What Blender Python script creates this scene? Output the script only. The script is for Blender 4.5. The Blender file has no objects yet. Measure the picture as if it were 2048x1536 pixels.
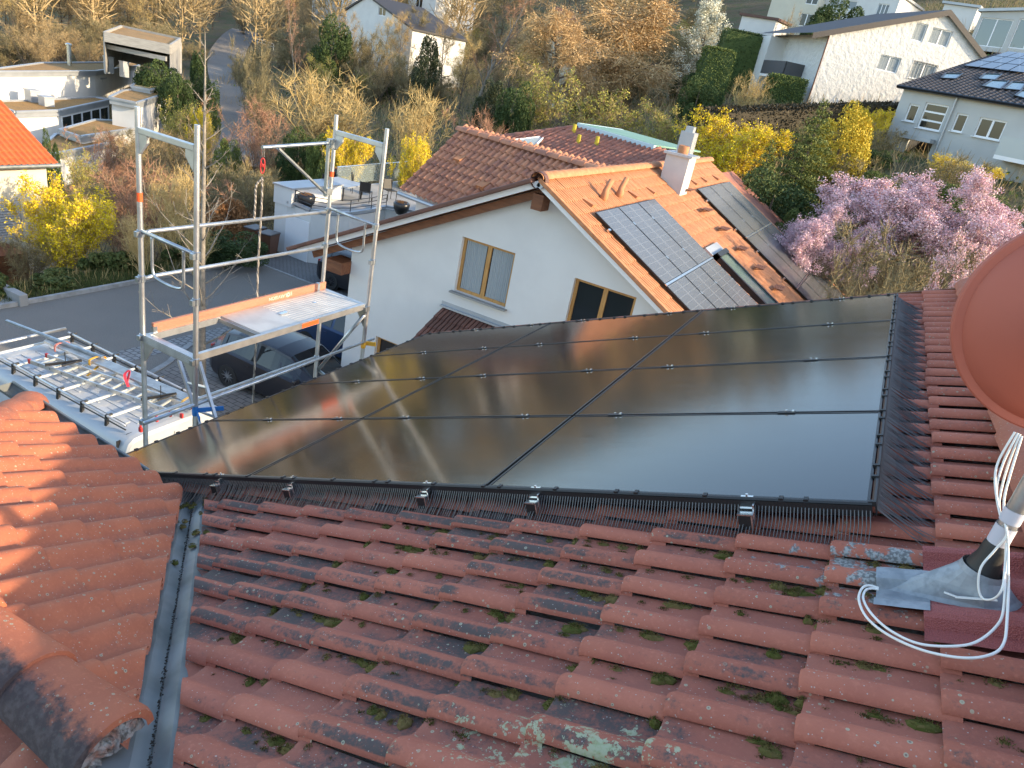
import bpy, bmesh, math, random
import numpy as np
from mathutils import Vector, Matrix

# ------------------------------------------------------------------ camera, light, exposure
SC = bpy.context.scene
COL = SC.collection
FPX = 1443.668                       # focal length in pixels of the 2048 px wide photograph
CM = np.array([[0.86475712, 0.34497916, -0.36494453],
               [0.46683046, -0.28435404, 0.83738409],
               [0.18510661, -0.89450107, -0.40694396]])
cam = bpy.data.cameras.new('camera'); camo = bpy.data.objects.new('camera', cam); COL.objects.link(camo)
cam.sensor_width = 36.0; cam.lens = FPX / 2048 * 36.0; cam.clip_start = 0.05; cam.clip_end = 2000
Rm = Matrix([[CM[i][0], -CM[i][1], -CM[i][2]] for i in range(3)])
camo.matrix_world = Rm.to_4x4(); SC.camera = camo       # eye at the origin, street 9.1 m below

SUN_AZ, SUN_EL = 13.0, 18.7
W = bpy.data.worlds.new("World"); SC.world = W; W.use_nodes = True
wn, wl = W.node_tree.nodes, W.node_tree.links
sky = wn.new('ShaderNodeTexSky'); sky.sky_type = 'NISHITA'; sky.sun_disc = False
sky.sun_elevation = math.radians(SUN_EL); sky.sun_rotation = math.radians(90 - SUN_AZ)
sky.air_density = 1.0; sky.dust_density = 1.0; sky.ozone_density = 1.0
wl.new(sky.outputs[0], wn['Background'].inputs[0]); wn['Background'].inputs[1].default_value = 0.15
sl = bpy.data.lights.new('sun', 'SUN'); slo = bpy.data.objects.new('sun', sl); COL.objects.link(slo)
sl.energy = 2.5; sl.angle = math.radians(0.6); sl.color = (1.0, 0.79, 0.52)
sd = Vector((math.cos(math.radians(SUN_EL)) * math.cos(math.radians(SUN_AZ)),
             math.cos(math.radians(SUN_EL)) * math.sin(math.radians(SUN_AZ)), math.sin(math.radians(SUN_EL))))
slo.rotation_euler = sd.to_track_quat('Z', 'Y').to_euler()
vs = SC.view_settings
vs.view_transform = 'Standard'; vs.look = 'None'; vs.exposure = 1.75; vs.gamma = 1.0; vs.use_curve_mapping = False
SC.cycles.max_bounces = 6; SC.cycles.diffuse_bounces = 3; SC.cycles.glossy_bounces = 3
SC.cycles.transparent_max_bounces = 8; SC.cycles.use_denoising = True
SC.cycles.sample_clamp_indirect = 6.0

rnd = random.Random(7)
nrng = np.random.default_rng(11)

# ------------------------------------------------------------------ authoring helpers (real positions from map distances)
def ray(x, y):
    return CM @ np.array([(x - 1024) / FPX, (y - 768) / FPX, 1.0])
def atd(x, y, d): return ray(x, y) * d
def atz(x, y, z): r = ray(x, y); return r * (z / r[2])
def aty(x, y, v): r = ray(x, y); return r * (v / r[1])
def atx(x, y, v): r = ray(x, y); return r * (v / r[0])
def atp(x, y, P, N):
    r = ray(x, y); return r * (np.dot(P, N) / np.dot(r, N))
Z2 = lambda x, y: (600 + x / 2.926, y / 2.926)
Z3 = lambda x, y: (1348 + x / 2.926, y / 2.926)
Z1 = lambda x, y: (x / 2.926, y / 2.926)
G0 = -9.1

# ------------------------------------------------------------------ mesh helpers
class MB:
    def __init__(s): s.v = []; s.f = []; s.m = []; s.r = []
    def add(s, vs, fs, mi=0, r=None):
        b = len(s.v); s.v += [tuple(map(float, p)) for p in vs]
        r = rnd.random() if r is None else r
        for f in fs: s.f.append([i + b for i in f]); s.m.append(mi); s.r.append(r)
        return s
    def box(s, a, b, mi=0):
        x0, y0, z0 = a; x1, y1, z1 = b
        return s.add([(x0,y0,z0),(x1,y0,z0),(x1,y1,z0),(x0,y1,z0),(x0,y0,z1),(x1,y0,z1),(x1,y1,z1),(x0,y1,z1)],
                     [(0,3,2,1),(4,5,6,7),(0,1,5,4),(1,2,6,5),(2,3,7,6),(3,0,4,7)], mi)
    def obox(s, c, ax, ay, az, mi=0):          # centre and three half vectors
        c, ax, ay, az = map(lambda t: np.array(t, float), (c, ax, ay, az))
        P = [c + sx*ax + sy*ay + sz*az for sz in (-1,1) for sx, sy in ((-1,-1),(1,-1),(1,1),(-1,1))]
        return s.add(P, [(0,3,2,1),(4,5,6,7),(0,1,5,4),(1,2,6,5),(2,3,7,6),(3,0,4,7)], mi)
    def beam(s, p, q, w, h, up=(0,0,1), mi=0):
        p, q = np.array(p, float), np.array(q, float); d = q - p; L = np.linalg.norm(d); d = d / L
        sd_ = np.cross(d, np.array(up, float)); n = np.linalg.norm(sd_)
        if n < 1e-6: sd_ = np.cross(d, (1, 0, 0)); n = np.linalg.norm(sd_)
        sd_ /= n; u = np.cross(sd_, d)
        return s.obox((p + q) / 2, d * L / 2, sd_ * w / 2, u * h / 2, mi)
    def tube(s, pts, r, n=8, mi=0, cap=True):
        pts = [np.array(p, float) for p in pts]; m = len(pts)
        rs = r if hasattr(r, '__len__') else [r] * m
        b = len(s.v); prev = None
        for i, p in enumerate(pts):
            d = pts[min(i+1, m-1)] - pts[max(i-1, 0)]; d = d / (np.linalg.norm(d) + 1e-12)
            if prev is None:
                a = np.cross(d, (0, 0, 1.)) if abs(d[2]) < .9 else np.cross(d, (1., 0, 0))
            else: a = prev - d * np.dot(prev, d)
            a = a / (np.linalg.norm(a) + 1e-12); prev = a; c = np.cross(d, a)
            for k in range(n):
                t = 2 * math.pi * k / n
                s.v.append(tuple(p + rs[i] * (math.cos(t) * a + math.sin(t) * c)))
        rr = rnd.random()
        for i in range(m - 1):
            for k in range(n):
                s.f.append([b+i*n+k, b+i*n+(k+1)%n, b+(i+1)*n+(k+1)%n, b+(i+1)*n+k]); s.m.append(mi); s.r.append(rr)
        if cap:
            s.f.append([b+k for k in range(n)][::-1]); s.m.append(mi); s.r.append(rr)
            s.f.append([b+(m-1)*n+k for k in range(n)]); s.m.append(mi); s.r.append(rr)
        return s
    def prism(s, poly, vec, mi=0):             # closed polygon swept along vec
        poly = [np.array(p, float) for p in poly]; vec = np.array(vec, float); n = len(poly)
        fs = [list(range(n))[::-1], [n + i for i in range(n)]] + [[i, (i+1)%n, n+(i+1)%n, n+i] for i in range(n)]
        return s.add(poly + [p + vec for p in poly], fs, mi)
    def quad(s, a, b, c, d, mi=0, r=None): return s.add([a, b, c, d], [(0,1,2,3)], mi, r)
    def lathe(s, prof, c=(0,0,0), n=16, mi=0, axis=2):
        b = len(s.v); rr = rnd.random()
        for (r, h) in prof:
            for k in range(n):
                t = 2*math.pi*k/n; p = [r*math.cos(t), r*math.sin(t), h]
                if axis == 1: p = [p[0], p[2], p[1]]
                if axis == 0: p = [p[2], p[0], p[1]]
                s.v.append((c[0]+p[0], c[1]+p[1], c[2]+p[2]))
        for i in range(len(prof)-1):
            for k in range(n):
                s.f.append([b+i*n+k, b+i*n+(k+1)%n, b+(i+1)*n+(k+1)%n, b+(i+1)*n+k]); s.m.append(mi); s.r.append(rr)
        return s

LOC = {}
def obj(name, mb, mats, parent=None, smooth=False, local=False, bevel=0.0, auto=None):
    me = bpy.data.meshes.new(name)
    V = mb.v
    if parent is not None and not local:
        o0 = LOC.get(parent.name, (0, 0, 0)); V = [(x-o0[0], y-o0[1], z-o0[2]) for x, y, z in V]
    me.from_pydata(V, [], mb.f)
    if not isinstance(mats, (list, tuple)): mats = [mats]
    for m in mats: me.materials.append(m)
    if len(mats) > 1: me.polygons.foreach_set('material_index', mb.m)
    a = me.attributes.new('rnd', 'FLOAT', 'FACE'); a.data.foreach_set('value', mb.r)
    if smooth: me.polygons.foreach_set('use_smooth', [True] * len(mb.f))
    me.update()
    o = bpy.data.objects.new(name, me); COL.objects.link(o)
    if parent is not None:
        o.parent = parent; LOC[o.name] = LOC.get(parent.name, (0, 0, 0)) if not local else (0, 0, 0)
    if bevel:
        md = o.modifiers.new('bevel', 'BEVEL'); md.width = bevel; md.segments = 2; md.limit_method = 'ANGLE'
    if auto is not None:
        for p in me.polygons: p.use_smooth = True
        bm = bmesh.new(); bm.from_mesh(me)
        for e in bm.edges:
            if len(e.link_faces) == 2 and e.calc_face_angle(0) > math.radians(auto): e.smooth = False
        bm.to_mesh(me); bm.free()
    return o
def tag(o, label, cat, group=None):
    o['label'] = label; o['category'] = cat
    if group: o['group'] = group
    return o
def thing(name, label, cat, loc=(0, 0, 0), rotz=0.0, group=None):
    o = bpy.data.objects.new(name, None); COL.objects.link(o); o.empty_display_size = .2
    o.location = loc; o.rotation_euler = (0, 0, rotz); LOC[o.name] = tuple(map(float, loc))
    return tag(o, label, cat, group)
def struct(name, mb, mats, **k):
    o = obj(name, mb, mats, **k); o['kind'] = 'structure'; return o
def stuff(name, mb, mats, **k):
    o = obj(name, mb, mats, **k); o['kind'] = 'stuff'; return o
def dup(root, loc, rotz=0.0, scale=(1, 1, 1), label=None, group=None, name=None):
    def cp(o, par):
        c = o.copy(); COL.objects.link(c)
        if par is not None: c.parent = par
        for ch in [x for x in KIDS.get(o.name, [])]: cp(ch, c)
        return c
    c = root.copy(); COL.objects.link(c)
    if name: c.name = name
    c.location = loc; c.rotation_euler = (0, 0, rotz); c.scale = scale
    if label: c['label'] = label
    if group: c['group'] = group
    for ch in kids(root): cp_tree(ch, c)
    return c
def kids(o): return [x for x in COL.objects if x.parent == o] if o.name not in KC else KC[o.name]
KC = {}
def cp_tree(o, par):
    c = o.copy(); COL.objects.link(c); c.parent = par
    for ch in kids(o): cp_tree(ch, c)
def freeze(o):                                  # remember an object's children so that copying stays quick
    KC[o.name] = [x for x in COL.objects if x.parent == o]
    for ch in KC[o.name]: freeze(ch)

# ------------------------------------------------------------------ material helpers
def newmat(name):
    m = bpy.data.materials.new(name); m.use_nodes = True
    return m, m.node_tree.nodes, m.node_tree.links, m.node_tree.nodes['Principled BSDF']
class NT:
    def __init__(s, n, l): s.n, s.l = n, l
    def link(s, a, b):
        if isinstance(a, (int, float)): b.default_value = a
        elif isinstance(a, tuple): b.default_value = a if len(a) == 4 or b.type == 'VECTOR' else (*a, 1)
        else: s.l.new(a, b)
    def math(s, op, a, b=0.0, c=None, clamp=False):
        x = s.n.new('ShaderNodeMath'); x.operation = op; x.use_clamp = clamp
        s.link(a, x.inputs[0]); s.link(b, x.inputs[1])
        if c is not None: s.link(c, x.inputs[2])
        return x.outputs[0]
    def step(s, v, lo, hi):
        x = s.n.new('ShaderNodeMapRange'); x.interpolation_type = 'SMOOTHSTEP'
        s.link(v, x.inputs[0]); x.inputs[1].default_value = lo; x.inputs[2].default_value = hi
        return x.outputs[0]
    def mix(s, f, a, b, mode='MIX'):
        x = s.n.new('ShaderNodeMix'); x.data_type = 'RGBA'; x.blend_type = mode
        s.link(f, x.inputs[0]); s.link(a, x.inputs[6]); s.link(b, x.inputs[7]); return x.outputs[2]
    def noise(s, vec, scale, detail=4, rough=.55):
        x = s.n.new('ShaderNodeTexNoise'); s.l.new(vec, x.inputs['Vector'])
        x.inputs['Scale'].default_value = scale; x.inputs['Detail'].default_value = detail
        x.inputs['Roughness'].default_value = rough; return x.outputs[0]
    def voro(s, vec, scale, feat='F1', out='Distance'):
        x = s.n.new('ShaderNodeTexVoronoi'); x.feature = feat; s.l.new(vec, x.inputs['Vector'])
        x.inputs['Scale'].default_value = scale; return x.outputs[out]
    def attr(s, name):
        x = s.n.new('ShaderNodeAttribute'); x.attribute_name = name; return x.outputs['Fac']
    def obj(s): return s.n.new('ShaderNodeTexCoord').outputs['Object']
    def map(s, vec, scale=(1,1,1), loc=(0,0,0), rot=(0,0,0)):
        x = s.n.new('ShaderNodeMapping'); s.l.new(vec, x.inputs[0])
        x.inputs['Scale'].default_value = scale; x.inputs['Location'].default_value = loc
        x.inputs['Rotation'].default_value = rot; return x.outputs[0]
    def sep(s, vec):
        x = s.n.new('ShaderNodeSeparateXYZ'); s.l.new(vec, x.inputs[0]); return x.outputs
    def bump(s, h, strength, dist=.01):
        x = s.n.new('ShaderNodeBump'); s.link(h, x.inputs['Height']); x.inputs['Strength'].default_value = strength
        x.inputs['Distance'].default_value = dist; return x.outputs[0]
def mat(name, col, rough=.7, metal=0.0, var=None, vs_=4.0, bump=0.0, bs=40.0, spec=.5, stretch=(1,1,1),
        rcol=None, fine=None, fs=60.0, coat=0.0, bd=.01):
    m, n, l, b = newmat(name); t = NT(n, l)
    b.inputs['Roughness'].default_value = rough; b.inputs['Metallic'].default_value = metal
    b.inputs['Specular IOR Level'].default_value = spec
    if coat: b.inputs['Coat Weight'].default_value = coat; b.inputs['Coat Roughness'].default_value = .05
    vec = t.map(t.obj(), stretch); c = (*col, 1)
    if rcol is not None: c = t.mix(t.attr('rnd'), c, (*rcol, 1))
    if var is not None: c = t.mix(t.step(t.noise(vec, vs_), .35, .68), c, (*var, 1))
    if fine is not None: c = t.mix(t.step(t.noise(vec, fs, 3), .42, .68), c, (*fine, 1))
    t.link(c, b.inputs['Base Color'])
    if bump: t.link(t.bump(t.noise(vec, bs, 4), bump, bd), b.inputs['Normal'])
    return m

M = {}
M['alu'] = mat('scaffold_aluminium', (.60,.60,.59), .43, .92, var=(.47,.47,.465), vs_=6, bump=.05, bs=80)
M['galv'] = mat('galvanised_steel', (.50,.53,.55), .42, 1.0, var=(.36,.39,.41), vs_=9, bump=.05)
M['steel'] = mat('stainless_steel', (.72,.72,.70), .25, 1.0)
M['zinc'] = mat('weathered_zinc', (.165,.178,.172), .5, .2, var=(.10,.118,.118), vs_=6, fine=(.23,.245,.245), fs=2.6)
M['black'] = mat('black_plastic', (.012,.012,.013), .45)
M['tine'] = mat('grey_black_tines', (.105,.098,.092), .35)
M['blackmetal'] = mat('black_anodised_aluminium', (.03,.032,.036), .32, .6)
M['white_render'] = mat('white_render', (.66,.65,.62), .9, var=(.61,.60,.575), vs_=.8, bump=.12, bs=60)
M['rough_render'] = mat('rough_trowelled_white_render', (.60,.595,.57), .9, var=(.55,.545,.53), vs_=2.0, bump=1.0, bs=3.4, bd=.09)
M['grey_render'] = mat('pale_grey_render', (.50,.50,.475), .9, var=(.45,.45,.43), vs_=.6, bump=.1)
M['cream_render'] = mat('cream_render', (.62,.575,.46), .9, var=(.57,.53,.43), vs_=.7, bump=.15)
M['wood_frame'] = mat('honey_pine', (.50,.27,.085), .45, var=(.40,.20,.06), vs_=4, stretch=(8,8,1))
M['wood_dark'] = mat('brown_stained_timber', (.20,.075,.03), .6, var=(.13,.045,.018), vs_=3, stretch=(1,6,6))
M['plank'] = mat('orange_brown_plank', (.40,.165,.095), .65, var=(.33,.125,.070), vs_=3.0, stretch=(14,1.2,14), fine=(.43,.19,.115), fs=18)
M['glass_dark'] = mat('window_glass', (.018,.022,.025), .04, spec=.5)
M['pvc'] = mat('white_window_frame', (.80,.80,.80), .4)
M['asphalt'] = mat('asphalt', (.178,.158,.132), .9, var=(.15,.134,.113), vs_=.5, fine=(.245,.22,.19), fs=45, bump=.3, bs=60)
M['concrete'] = mat('concrete', (.34,.33,.31), .85, var=(.25,.245,.23), vs_=1.0, bump=.15)
M['stone'] = mat('granite_kerb', (.33,.325,.31), .85, var=(.24,.235,.22), vs_=4.0)
M['dkbrown_tile'] = mat('dark_brown_tile', (.15,.065,.045), .6, rcol=(.10,.045,.032))
M['curtain'] = mat('grey_curtain', (.30,.33,.34), .8)
M['red'] = mat('red_plastic', (.42,.022,.02), .5)
M['orange'] = mat('orange_sticker', (.75,.10,.02), .5)
M['yellow_strap'] = mat('yellow_strap', (.75,.38,.03), .7)
M['red_strap'] = mat('red_strap', (.60,.03,.05), .7)
M['blue_strap'] = mat('blue_strap', (.02,.16,.45), .7)
M['cable'] = mat('white_cable', (.78,.76,.70), .45)
M['rope'] = mat('grey_brown_rope', (.22,.19,.16), .9, var=(.10,.09,.08), vs_=30)
M['lead'] = mat('lead_flashing', (.27,.295,.315), .6, .3, var=(.34,.365,.385), vs_=12, bump=.08, bs=25, fine=(.235,.26,.28), fs=30)
M['vanpaint'] = mat('white_van_paint', (.40,.415,.43), .35, coat=.3, var=(.36,.375,.39), vs_=1.5)
M['tyre'] = mat('tyre_rubber', (.02,.02,.02), .85)
M['rim'] = mat('alloy_rim', (.55,.56,.58), .3, .9)
M['rubber'] = mat('black_rubber_sleeve', (.015,.015,.015), .5)
M['lamp_red'] = mat('red_tail_lamp', (.35,.01,.01), .15)
M['lamp_clear'] = mat('clear_head_lamp', (.6,.62,.65), .1)
M['mortar'] = mat('crumbling_mortar', (.42,.42,.40), .95, var=(.25,.22,.19), vs_=25, bump=.6, bs=40)
M['gravel'] = mat('yellow_gravel', (.55,.44,.24), .95, fine=(.38,.29,.15), fs=14)
M['sedum'] = mat('brown_sedum', (.30,.16,.045), .95, var=(.20,.12,.04), vs_=1.2, fine=(.36,.21,.07), fs=9, bump=.8, bs=12)
M['greymetal'] = mat('grey_sheet_metal', (.42,.44,.46), .45, .4, var=(.36,.38,.40), vs_=1)
M['weathered_wood'] = mat('silvered_wood', (.40,.38,.34), .8, var=(.30,.28,.25), vs_=1.5, stretch=(1,1,12))
M['blind'] = mat('grey_blind', (.45,.46,.47), .6)

# terracotta with weathering: rnd per tile, prof = place across the tile (0 free edge of the roll, 1 end of the pan)
def tile_mat(name, ca, cb, algae=1.0, lichen=1.0, grime=(.082,.070,.065), region=None, spots=1.0):
    m, n, l, b = newmat(name); t = NT(n, l)
    o = t.obj(); x, y, z = t.sep(o)[:3]
    if region is not None: x = t.math('ADD', x, 1.0)
    c = t.mix(t.attr('rnd'), (*ca, 1), (*cb, 1))
    c = t.mix(t.math('MULTIPLY', t.step(t.noise(o, 5), .35, .75), .55), c, (ca[0]*.72, ca[1]*.66, ca[2]*.72, 1))
    c = t.mix(t.math('MULTIPLY', t.step(t.noise(o, 70, 3), .5, .75), .35), c, (ca[0]*1.25, ca[1]*1.35, ca[2]*1.4, 1))
    pr = t.attr('prof')
    roll = t.math('MULTIPLY', t.step(pr, .02, .06), t.math('SUBTRACT', 1.0, t.step(pr, .16, .27)))
    pan = t.math('MULTIPLY', t.step(pr, .38, .6), .8)
    band = t.math('MAXIMUM', roll, pan)
    big = t.step(t.noise(o, 2.3, 3), .36, .62)
    if region is not None:      # weathering grows towards the lower left of the main slope
        big = t.math('MULTIPLY', big, t.math('ADD', t.math('MULTIPLY', t.step(x, .9, -.9), .85), .15))
    k = t.math('ADD', t.math('MULTIPLY', big, .60), t.math('MULTIPLY', band, .30))
    k = t.math('ADD', k, t.math('MULTIPLY', t.math('SUBTRACT', t.noise(o, 13, 3, .6), .5), .9))
    k = t.math('ADD', k, t.math('MULTIPLY', t.math('SUBTRACT', t.noise(o, 60, 5, .75), .5), 1.5))
    k = t.math('ADD', k, t.math('MULTIPLY', t.math('SUBTRACT', t.attr('rnd'), .5), .35))
    am = t.math('MULTIPLY', t.math('MULTIPLY', t.step(k, .46, 1.0), t.step(band, .05, .6)), .95 * algae)
    panm = t.math('MULTIPLY', t.step(pr, .42, .6), t.math('ADD', .25, t.math('MULTIPLY', big, .5)))
    c = t.mix(t.math('MULTIPLY', panm, algae), c, t.mix(t.step(t.noise(o, 9, 5, .65), .35, .65), (.275,.108,.082,1), (.180,.084,.070,1)))
    c = t.mix(am, c, (*grime, 1))
    # pale crust lichens: rings in voronoi cells
    vd = t.voro(o, 38); vr = t.sep(t.voro(o, 38, out='Color'))[0]
    sm = t.math('MULTIPLY', t.math('LESS_THAN', vd, t.math('MULTIPLY', vr, .26)), t.math('GREATER_THAN', vr, .45))
    sm = t.math('MULTIPLY', sm, t.step(t.noise(o, 3.1), .42, .56))
    c = t.mix(t.math('MULTIPLY', sm, .8 * spots), c, t.mix(t.step(t.math('DIVIDE', vd, t.math('MAXIMUM', vr, .1)), .10, .15), (.16,.15,.13,1), (.40,.39,.27,1)))
    vd2 = t.voro(o, 95); vr2 = t.sep(t.voro(o, 95, out='Color'))[1]
    s2 = t.math('MULTIPLY', t.math('LESS_THAN', vd2, .20), t.math('GREATER_THAN', vr2, .80))
    c = t.mix(t.math('MULTIPLY', s2, .7 * spots), c, (.46, .42, .38, 1))
    if region is not None:
        # grey crust round the mast base, green crust in the near rows
        dx = t.math('SUBTRACT', x, .45); dy = t.math('SUBTRACT', y, 2.55)
        dd = t.math('SQRT', t.math('ADD', t.math('MULTIPLY', dx, dx), t.math('MULTIPLY', t.math('MULTIPLY', dy, dy), 2.2)))
        g = t.math('ADD', t.math('SUBTRACT', 1.02, t.math('MULTIPLY', dd, 1.15)), t.math('MULTIPLY', t.math('SUBTRACT', t.noise(o, 13, 6, .7), .5), 2.3))
        gm = t.math('MULTIPLY', t.step(g, .78, .92), lichen)
        c = t.mix(gm, c, t.mix(t.step(t.noise(o, 90, 2), .4, .6), (.34, .345, .33, 1), (.15, .15, .145, 1)))
        ex = t.math('ADD', x, .20); ey = t.math('SUBTRACT', y, 1.36)
        ee = t.math('SQRT', t.math('ADD', t.math('MULTIPLY', t.math('MULTIPLY', ex, ex), .8), t.math('MULTIPLY', t.math('MULTIPLY', ey, ey), 2.0)))
        h = t.math('ADD', t.math('SUBTRACT', 1.06, t.math('MULTIPLY', ee, .95)), t.math('MULTIPLY', t.math('SUBTRACT', t.noise(o, 15, 6, .75), .5), 2.6))
        hm = t.math('MULTIPLY', t.math('MULTIPLY', t.step(h, .98, 1.06), lichen), .85)
        c = t.mix(hm, c, t.mix(t.step(t.noise(o, 60, 2), .4, .6), (.30, .36, .19, 1), (.40, .42, .27, 1)))
    t.link(c, b.inputs['Base Color']); b.inputs['Roughness'].default_value = .78
    b.inputs['Specular IOR Level'].default_value = .3
    hgt = t.math('ADD', t.noise(o, 160, 4), t.math('MULTIPLY', t.noise(o, 30, 4), 1.2))
    t.link(t.bump(hgt, .35, .004), b.inputs['Normal'])
    return m
M['tile_main'] = tile_mat('old_clay_tile', (.46,.152,.094), (.345,.110,.070), region=1)
M['tile_left'] = tile_mat('clean_clay_tile', (.47,.150,.074), (.40,.130,.068), algae=.30, lichen=0, spots=1.0)
M['tile_ridge'] = tile_mat('ridge_clay_tile', (.42,.150,.088), (.36,.130,.080), algae=.5, lichen=0, spots=1.2)
M['tile_nb'] = mat('orange_concrete_tile', (.42,.175,.075), .75, rcol=(.37,.150,.063), fine=(.46,.205,.095), fs=8)
M['tile_wing'] = mat('weathered_red_roll_tile', (.50,.225,.118), .75, rcol=(.40,.165,.09), fine=(.29,.13,.085), fs=3.2)
M['tile_orange'] = mat('new_orange_tile', (.62,.125,.030), .6, rcol=(.55,.105,.026))
M['tile_dark'] = mat('anthracite_tile', (.035,.030,.028), .6, rcol=(.055,.045,.042))
M['tile_red3'] = mat('dark_red_tile', (.40,.16,.10), .75, rcol=(.30,.11,.07), fine=(.22,.10,.07), fs=2.5)
# solar glass
def pv_mat(name, base, rough, cell=None, spec=.5):
    m, n, l, b = newmat(name); t = NT(n, l); o = t.obj()
    c = (*base, 1)
    if cell is not None:
        x, y, z = t.sep(o)[:3]
        fx = t.math('ABSOLUTE', t.math('SUBTRACT', t.math('FRACT', t.math('DIVIDE', x, cell[0])), .5))
        fy = t.math('ABSOLUTE', t.math('SUBTRACT', t.math('FRACT', t.math('DIVIDE', y, cell[1])), .5))
        ln = t.math('MAXIMUM', t.math('GREATER_THAN', fx, .455), t.math('GREATER_THAN', fy, .475))
        c = t.mix(t.math('MULTIPLY', ln, .30), c, (.22, .23, .24, 1))
    t.link(c, b.inputs['Base Color'])
    b.inputs['Roughness'].default_value = rough; b.inputs['Specular IOR Level'].default_value = spec
    if cell is None:
        st = t.map(o, (.9, 55, 1)); t.link(t.bump(t.noise(st, 1.6, 3), .05, .0025), b.inputs['Normal'])
        rr = t.math('ADD', rough - .03, t.math('MULTIPLY', t.noise(t.map(o, (1.5, 6, 1)), 2, 3), .06))
        t.link(rr, b.inputs['Roughness'])
    return m
M['pv_glass'] = pv_mat('black_solar_glass', (.010,.010,.012), .115, spec=1.0)
M['pv_nb'] = pv_mat('blue_grey_solar_glass', (.080,.082,.084), .25, cell=(.165,1.4), spec=.9)
M['pv_far'] = pv_mat('far_solar_glass', (.020,.028,.045), .15, cell=(1.0,1.6), spec=.8)
# bark, twigs, leaves
def leaf(name, a, b_, rough=.7, trans=0.0):
    m, n, l, b = newmat(name); t = NT(n, l)
    t.link(t.mix(t.attr('rnd'), (*a, 1), (*b_, 1)), b.inputs['Base Color'])
    b.inputs['Roughness'].default_value = rough; b.inputs['Specular IOR Level'].default_value = .2
    return m
M['bark'] = mat('grey_bark', (.16,.125,.09), .9, var=(.10,.08,.06), vs_=6, bump=.4, bs=20)
M['bark_pale'] = mat('pale_bark', (.25,.22,.18), .85, var=(.16,.14,.115), vs_=9, bump=.3, bs=20)
M['twig'] = leaf('brown_twigs', (.31,.215,.105), (.45,.335,.17))
M['twig_red'] = leaf('reddish_twigs', (.32,.165,.105), (.44,.25,.15))
M['twig_gold'] = leaf('golden_twigs', (.47,.325,.125), (.58,.44,.20))
M['twig_dark'] = leaf('dark_twigs', (.18,.145,.075), (.28,.23,.115))
M['weep'] = leaf('brown_hanging_twigs', (.45,.285,.13), (.58,.41,.21))
M['green'] = leaf('dark_green_leaves', (.030,.055,.018), (.075,.105,.030))
M['green2'] = leaf('mid_green_leaves', (.07,.10,.025), (.16,.19,.05))
M['ivy'] = leaf('ivy_leaves', (.030,.042,.020), (.075,.085,.040))
M['conif'] = leaf('spruce_needles', (.055,.080,.022), (.20,.21,.055))
M['thuja'] = leaf('golden_thuja', (.36,.29,.035), (.62,.46,.05))
M['forsythia'] = leaf('yellow_blossom', (.66,.48,.012), (.80,.62,.03))
M['olive'] = leaf('olive_young_leaves', (.27,.26,.05), (.40,.36,.08))
M['pink'] = leaf('pale_pink_blossom', (.66,.40,.46), (.86,.65,.66))
M['pink2'] = leaf('rose_blossom', (.72,.40,.42), (.84,.60,.57))
M['whitebl'] = leaf('white_blossom', (.62,.60,.45), (.75,.74,.62))
M['beech'] = leaf('copper_beech_leaves', (.28,.13,.05), (.40,.21,.09))
M['grassb'] = leaf('grass_blades', (.05,.075,.02), (.13,.14,.045))
M['moss'] = leaf('moss_cushion', (.085,.090,.018), (.185,.130,.048), .95)

# ------------------------------------------------------------------ terrain: thin plate through surveyed heights
TP = np.array([(-5,5,-9.1),(-5,14,-9.1),(-12,4,-9.1),(-12,16,-9.1),(-18,8,-9.1),(-18,20,-9.1),(-21,14,-9.1),(-21,22,-9.1),(-21,2,-9.1),
 (-12,25,-8.9),(-27,12,-11.2),(-27,20,-11.2),(-36,20,-13),(-30,28,-10.0),(-36,34,-10.6),(-48,44,-11.2),(-60,56,-10.6),(-75,66,-9.6),(-100,92,-7.5),
 (-58,38,-14.2),(-75,46,-14.5),(-45,28,-13.6),(-73,56,-10.4),(-100,60,-13),(-130,90,-9),(-140,130,-5),(-200,120,-6),
 (-4,30,-7.2),(-14,36,-7.6),(-24,44,-8),(-10,46,-4),(-30,62,-6),(-20,70,-1.5),(-42,84,-4),(-36,104,0),(-20,100,5),
 (1,24,-5.6),(4,18,-5.4),(8,24,-4.2),(2,32,-4.2),(6,36,-3.0),(-3,38,-4.0),(-4,46,-1.0),(-1,48,-1.4),(4,48,-1.3),(-8,58,.4),(-2,62,1.4),(8,62,3.0),
 (-14,62,0.2),(-8,80,5),(4,80,8),(16,80,9),(20,50,2),(20,25,-3.5),(40,30,-2),(80,60,2),(-4,110,14),(20,120,19),(50,120,22),(-40,140,12),(-100,150,6),(-60,240,36),(40,240,50),(-180,220,26),(6,8,-8.2),(6,-8,-8.8),(-20,-20,-9.3),(40,0,-6)], float)
def _tps(P):
    n = len(P); d = np.hypot(P[:,None,0]-P[None,:,0], P[:,None,1]-P[None,:,1]); K = np.where(d > 0, d*d*np.log(np.maximum(d,1e-9)), 0)
    A = np.zeros((n+3, n+3)); A[:n,:n] = K + np.eye(n)*20.0; A[:n,n] = 1; A[:n,n+1:] = P[:,:2]; A[n,:n] = 1; A[n+1:,:n] = P[:,:2].T
    return np.linalg.solve(A, np.r_[P[:,2], 0, 0, 0])
TC = _tps(TP)
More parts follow.
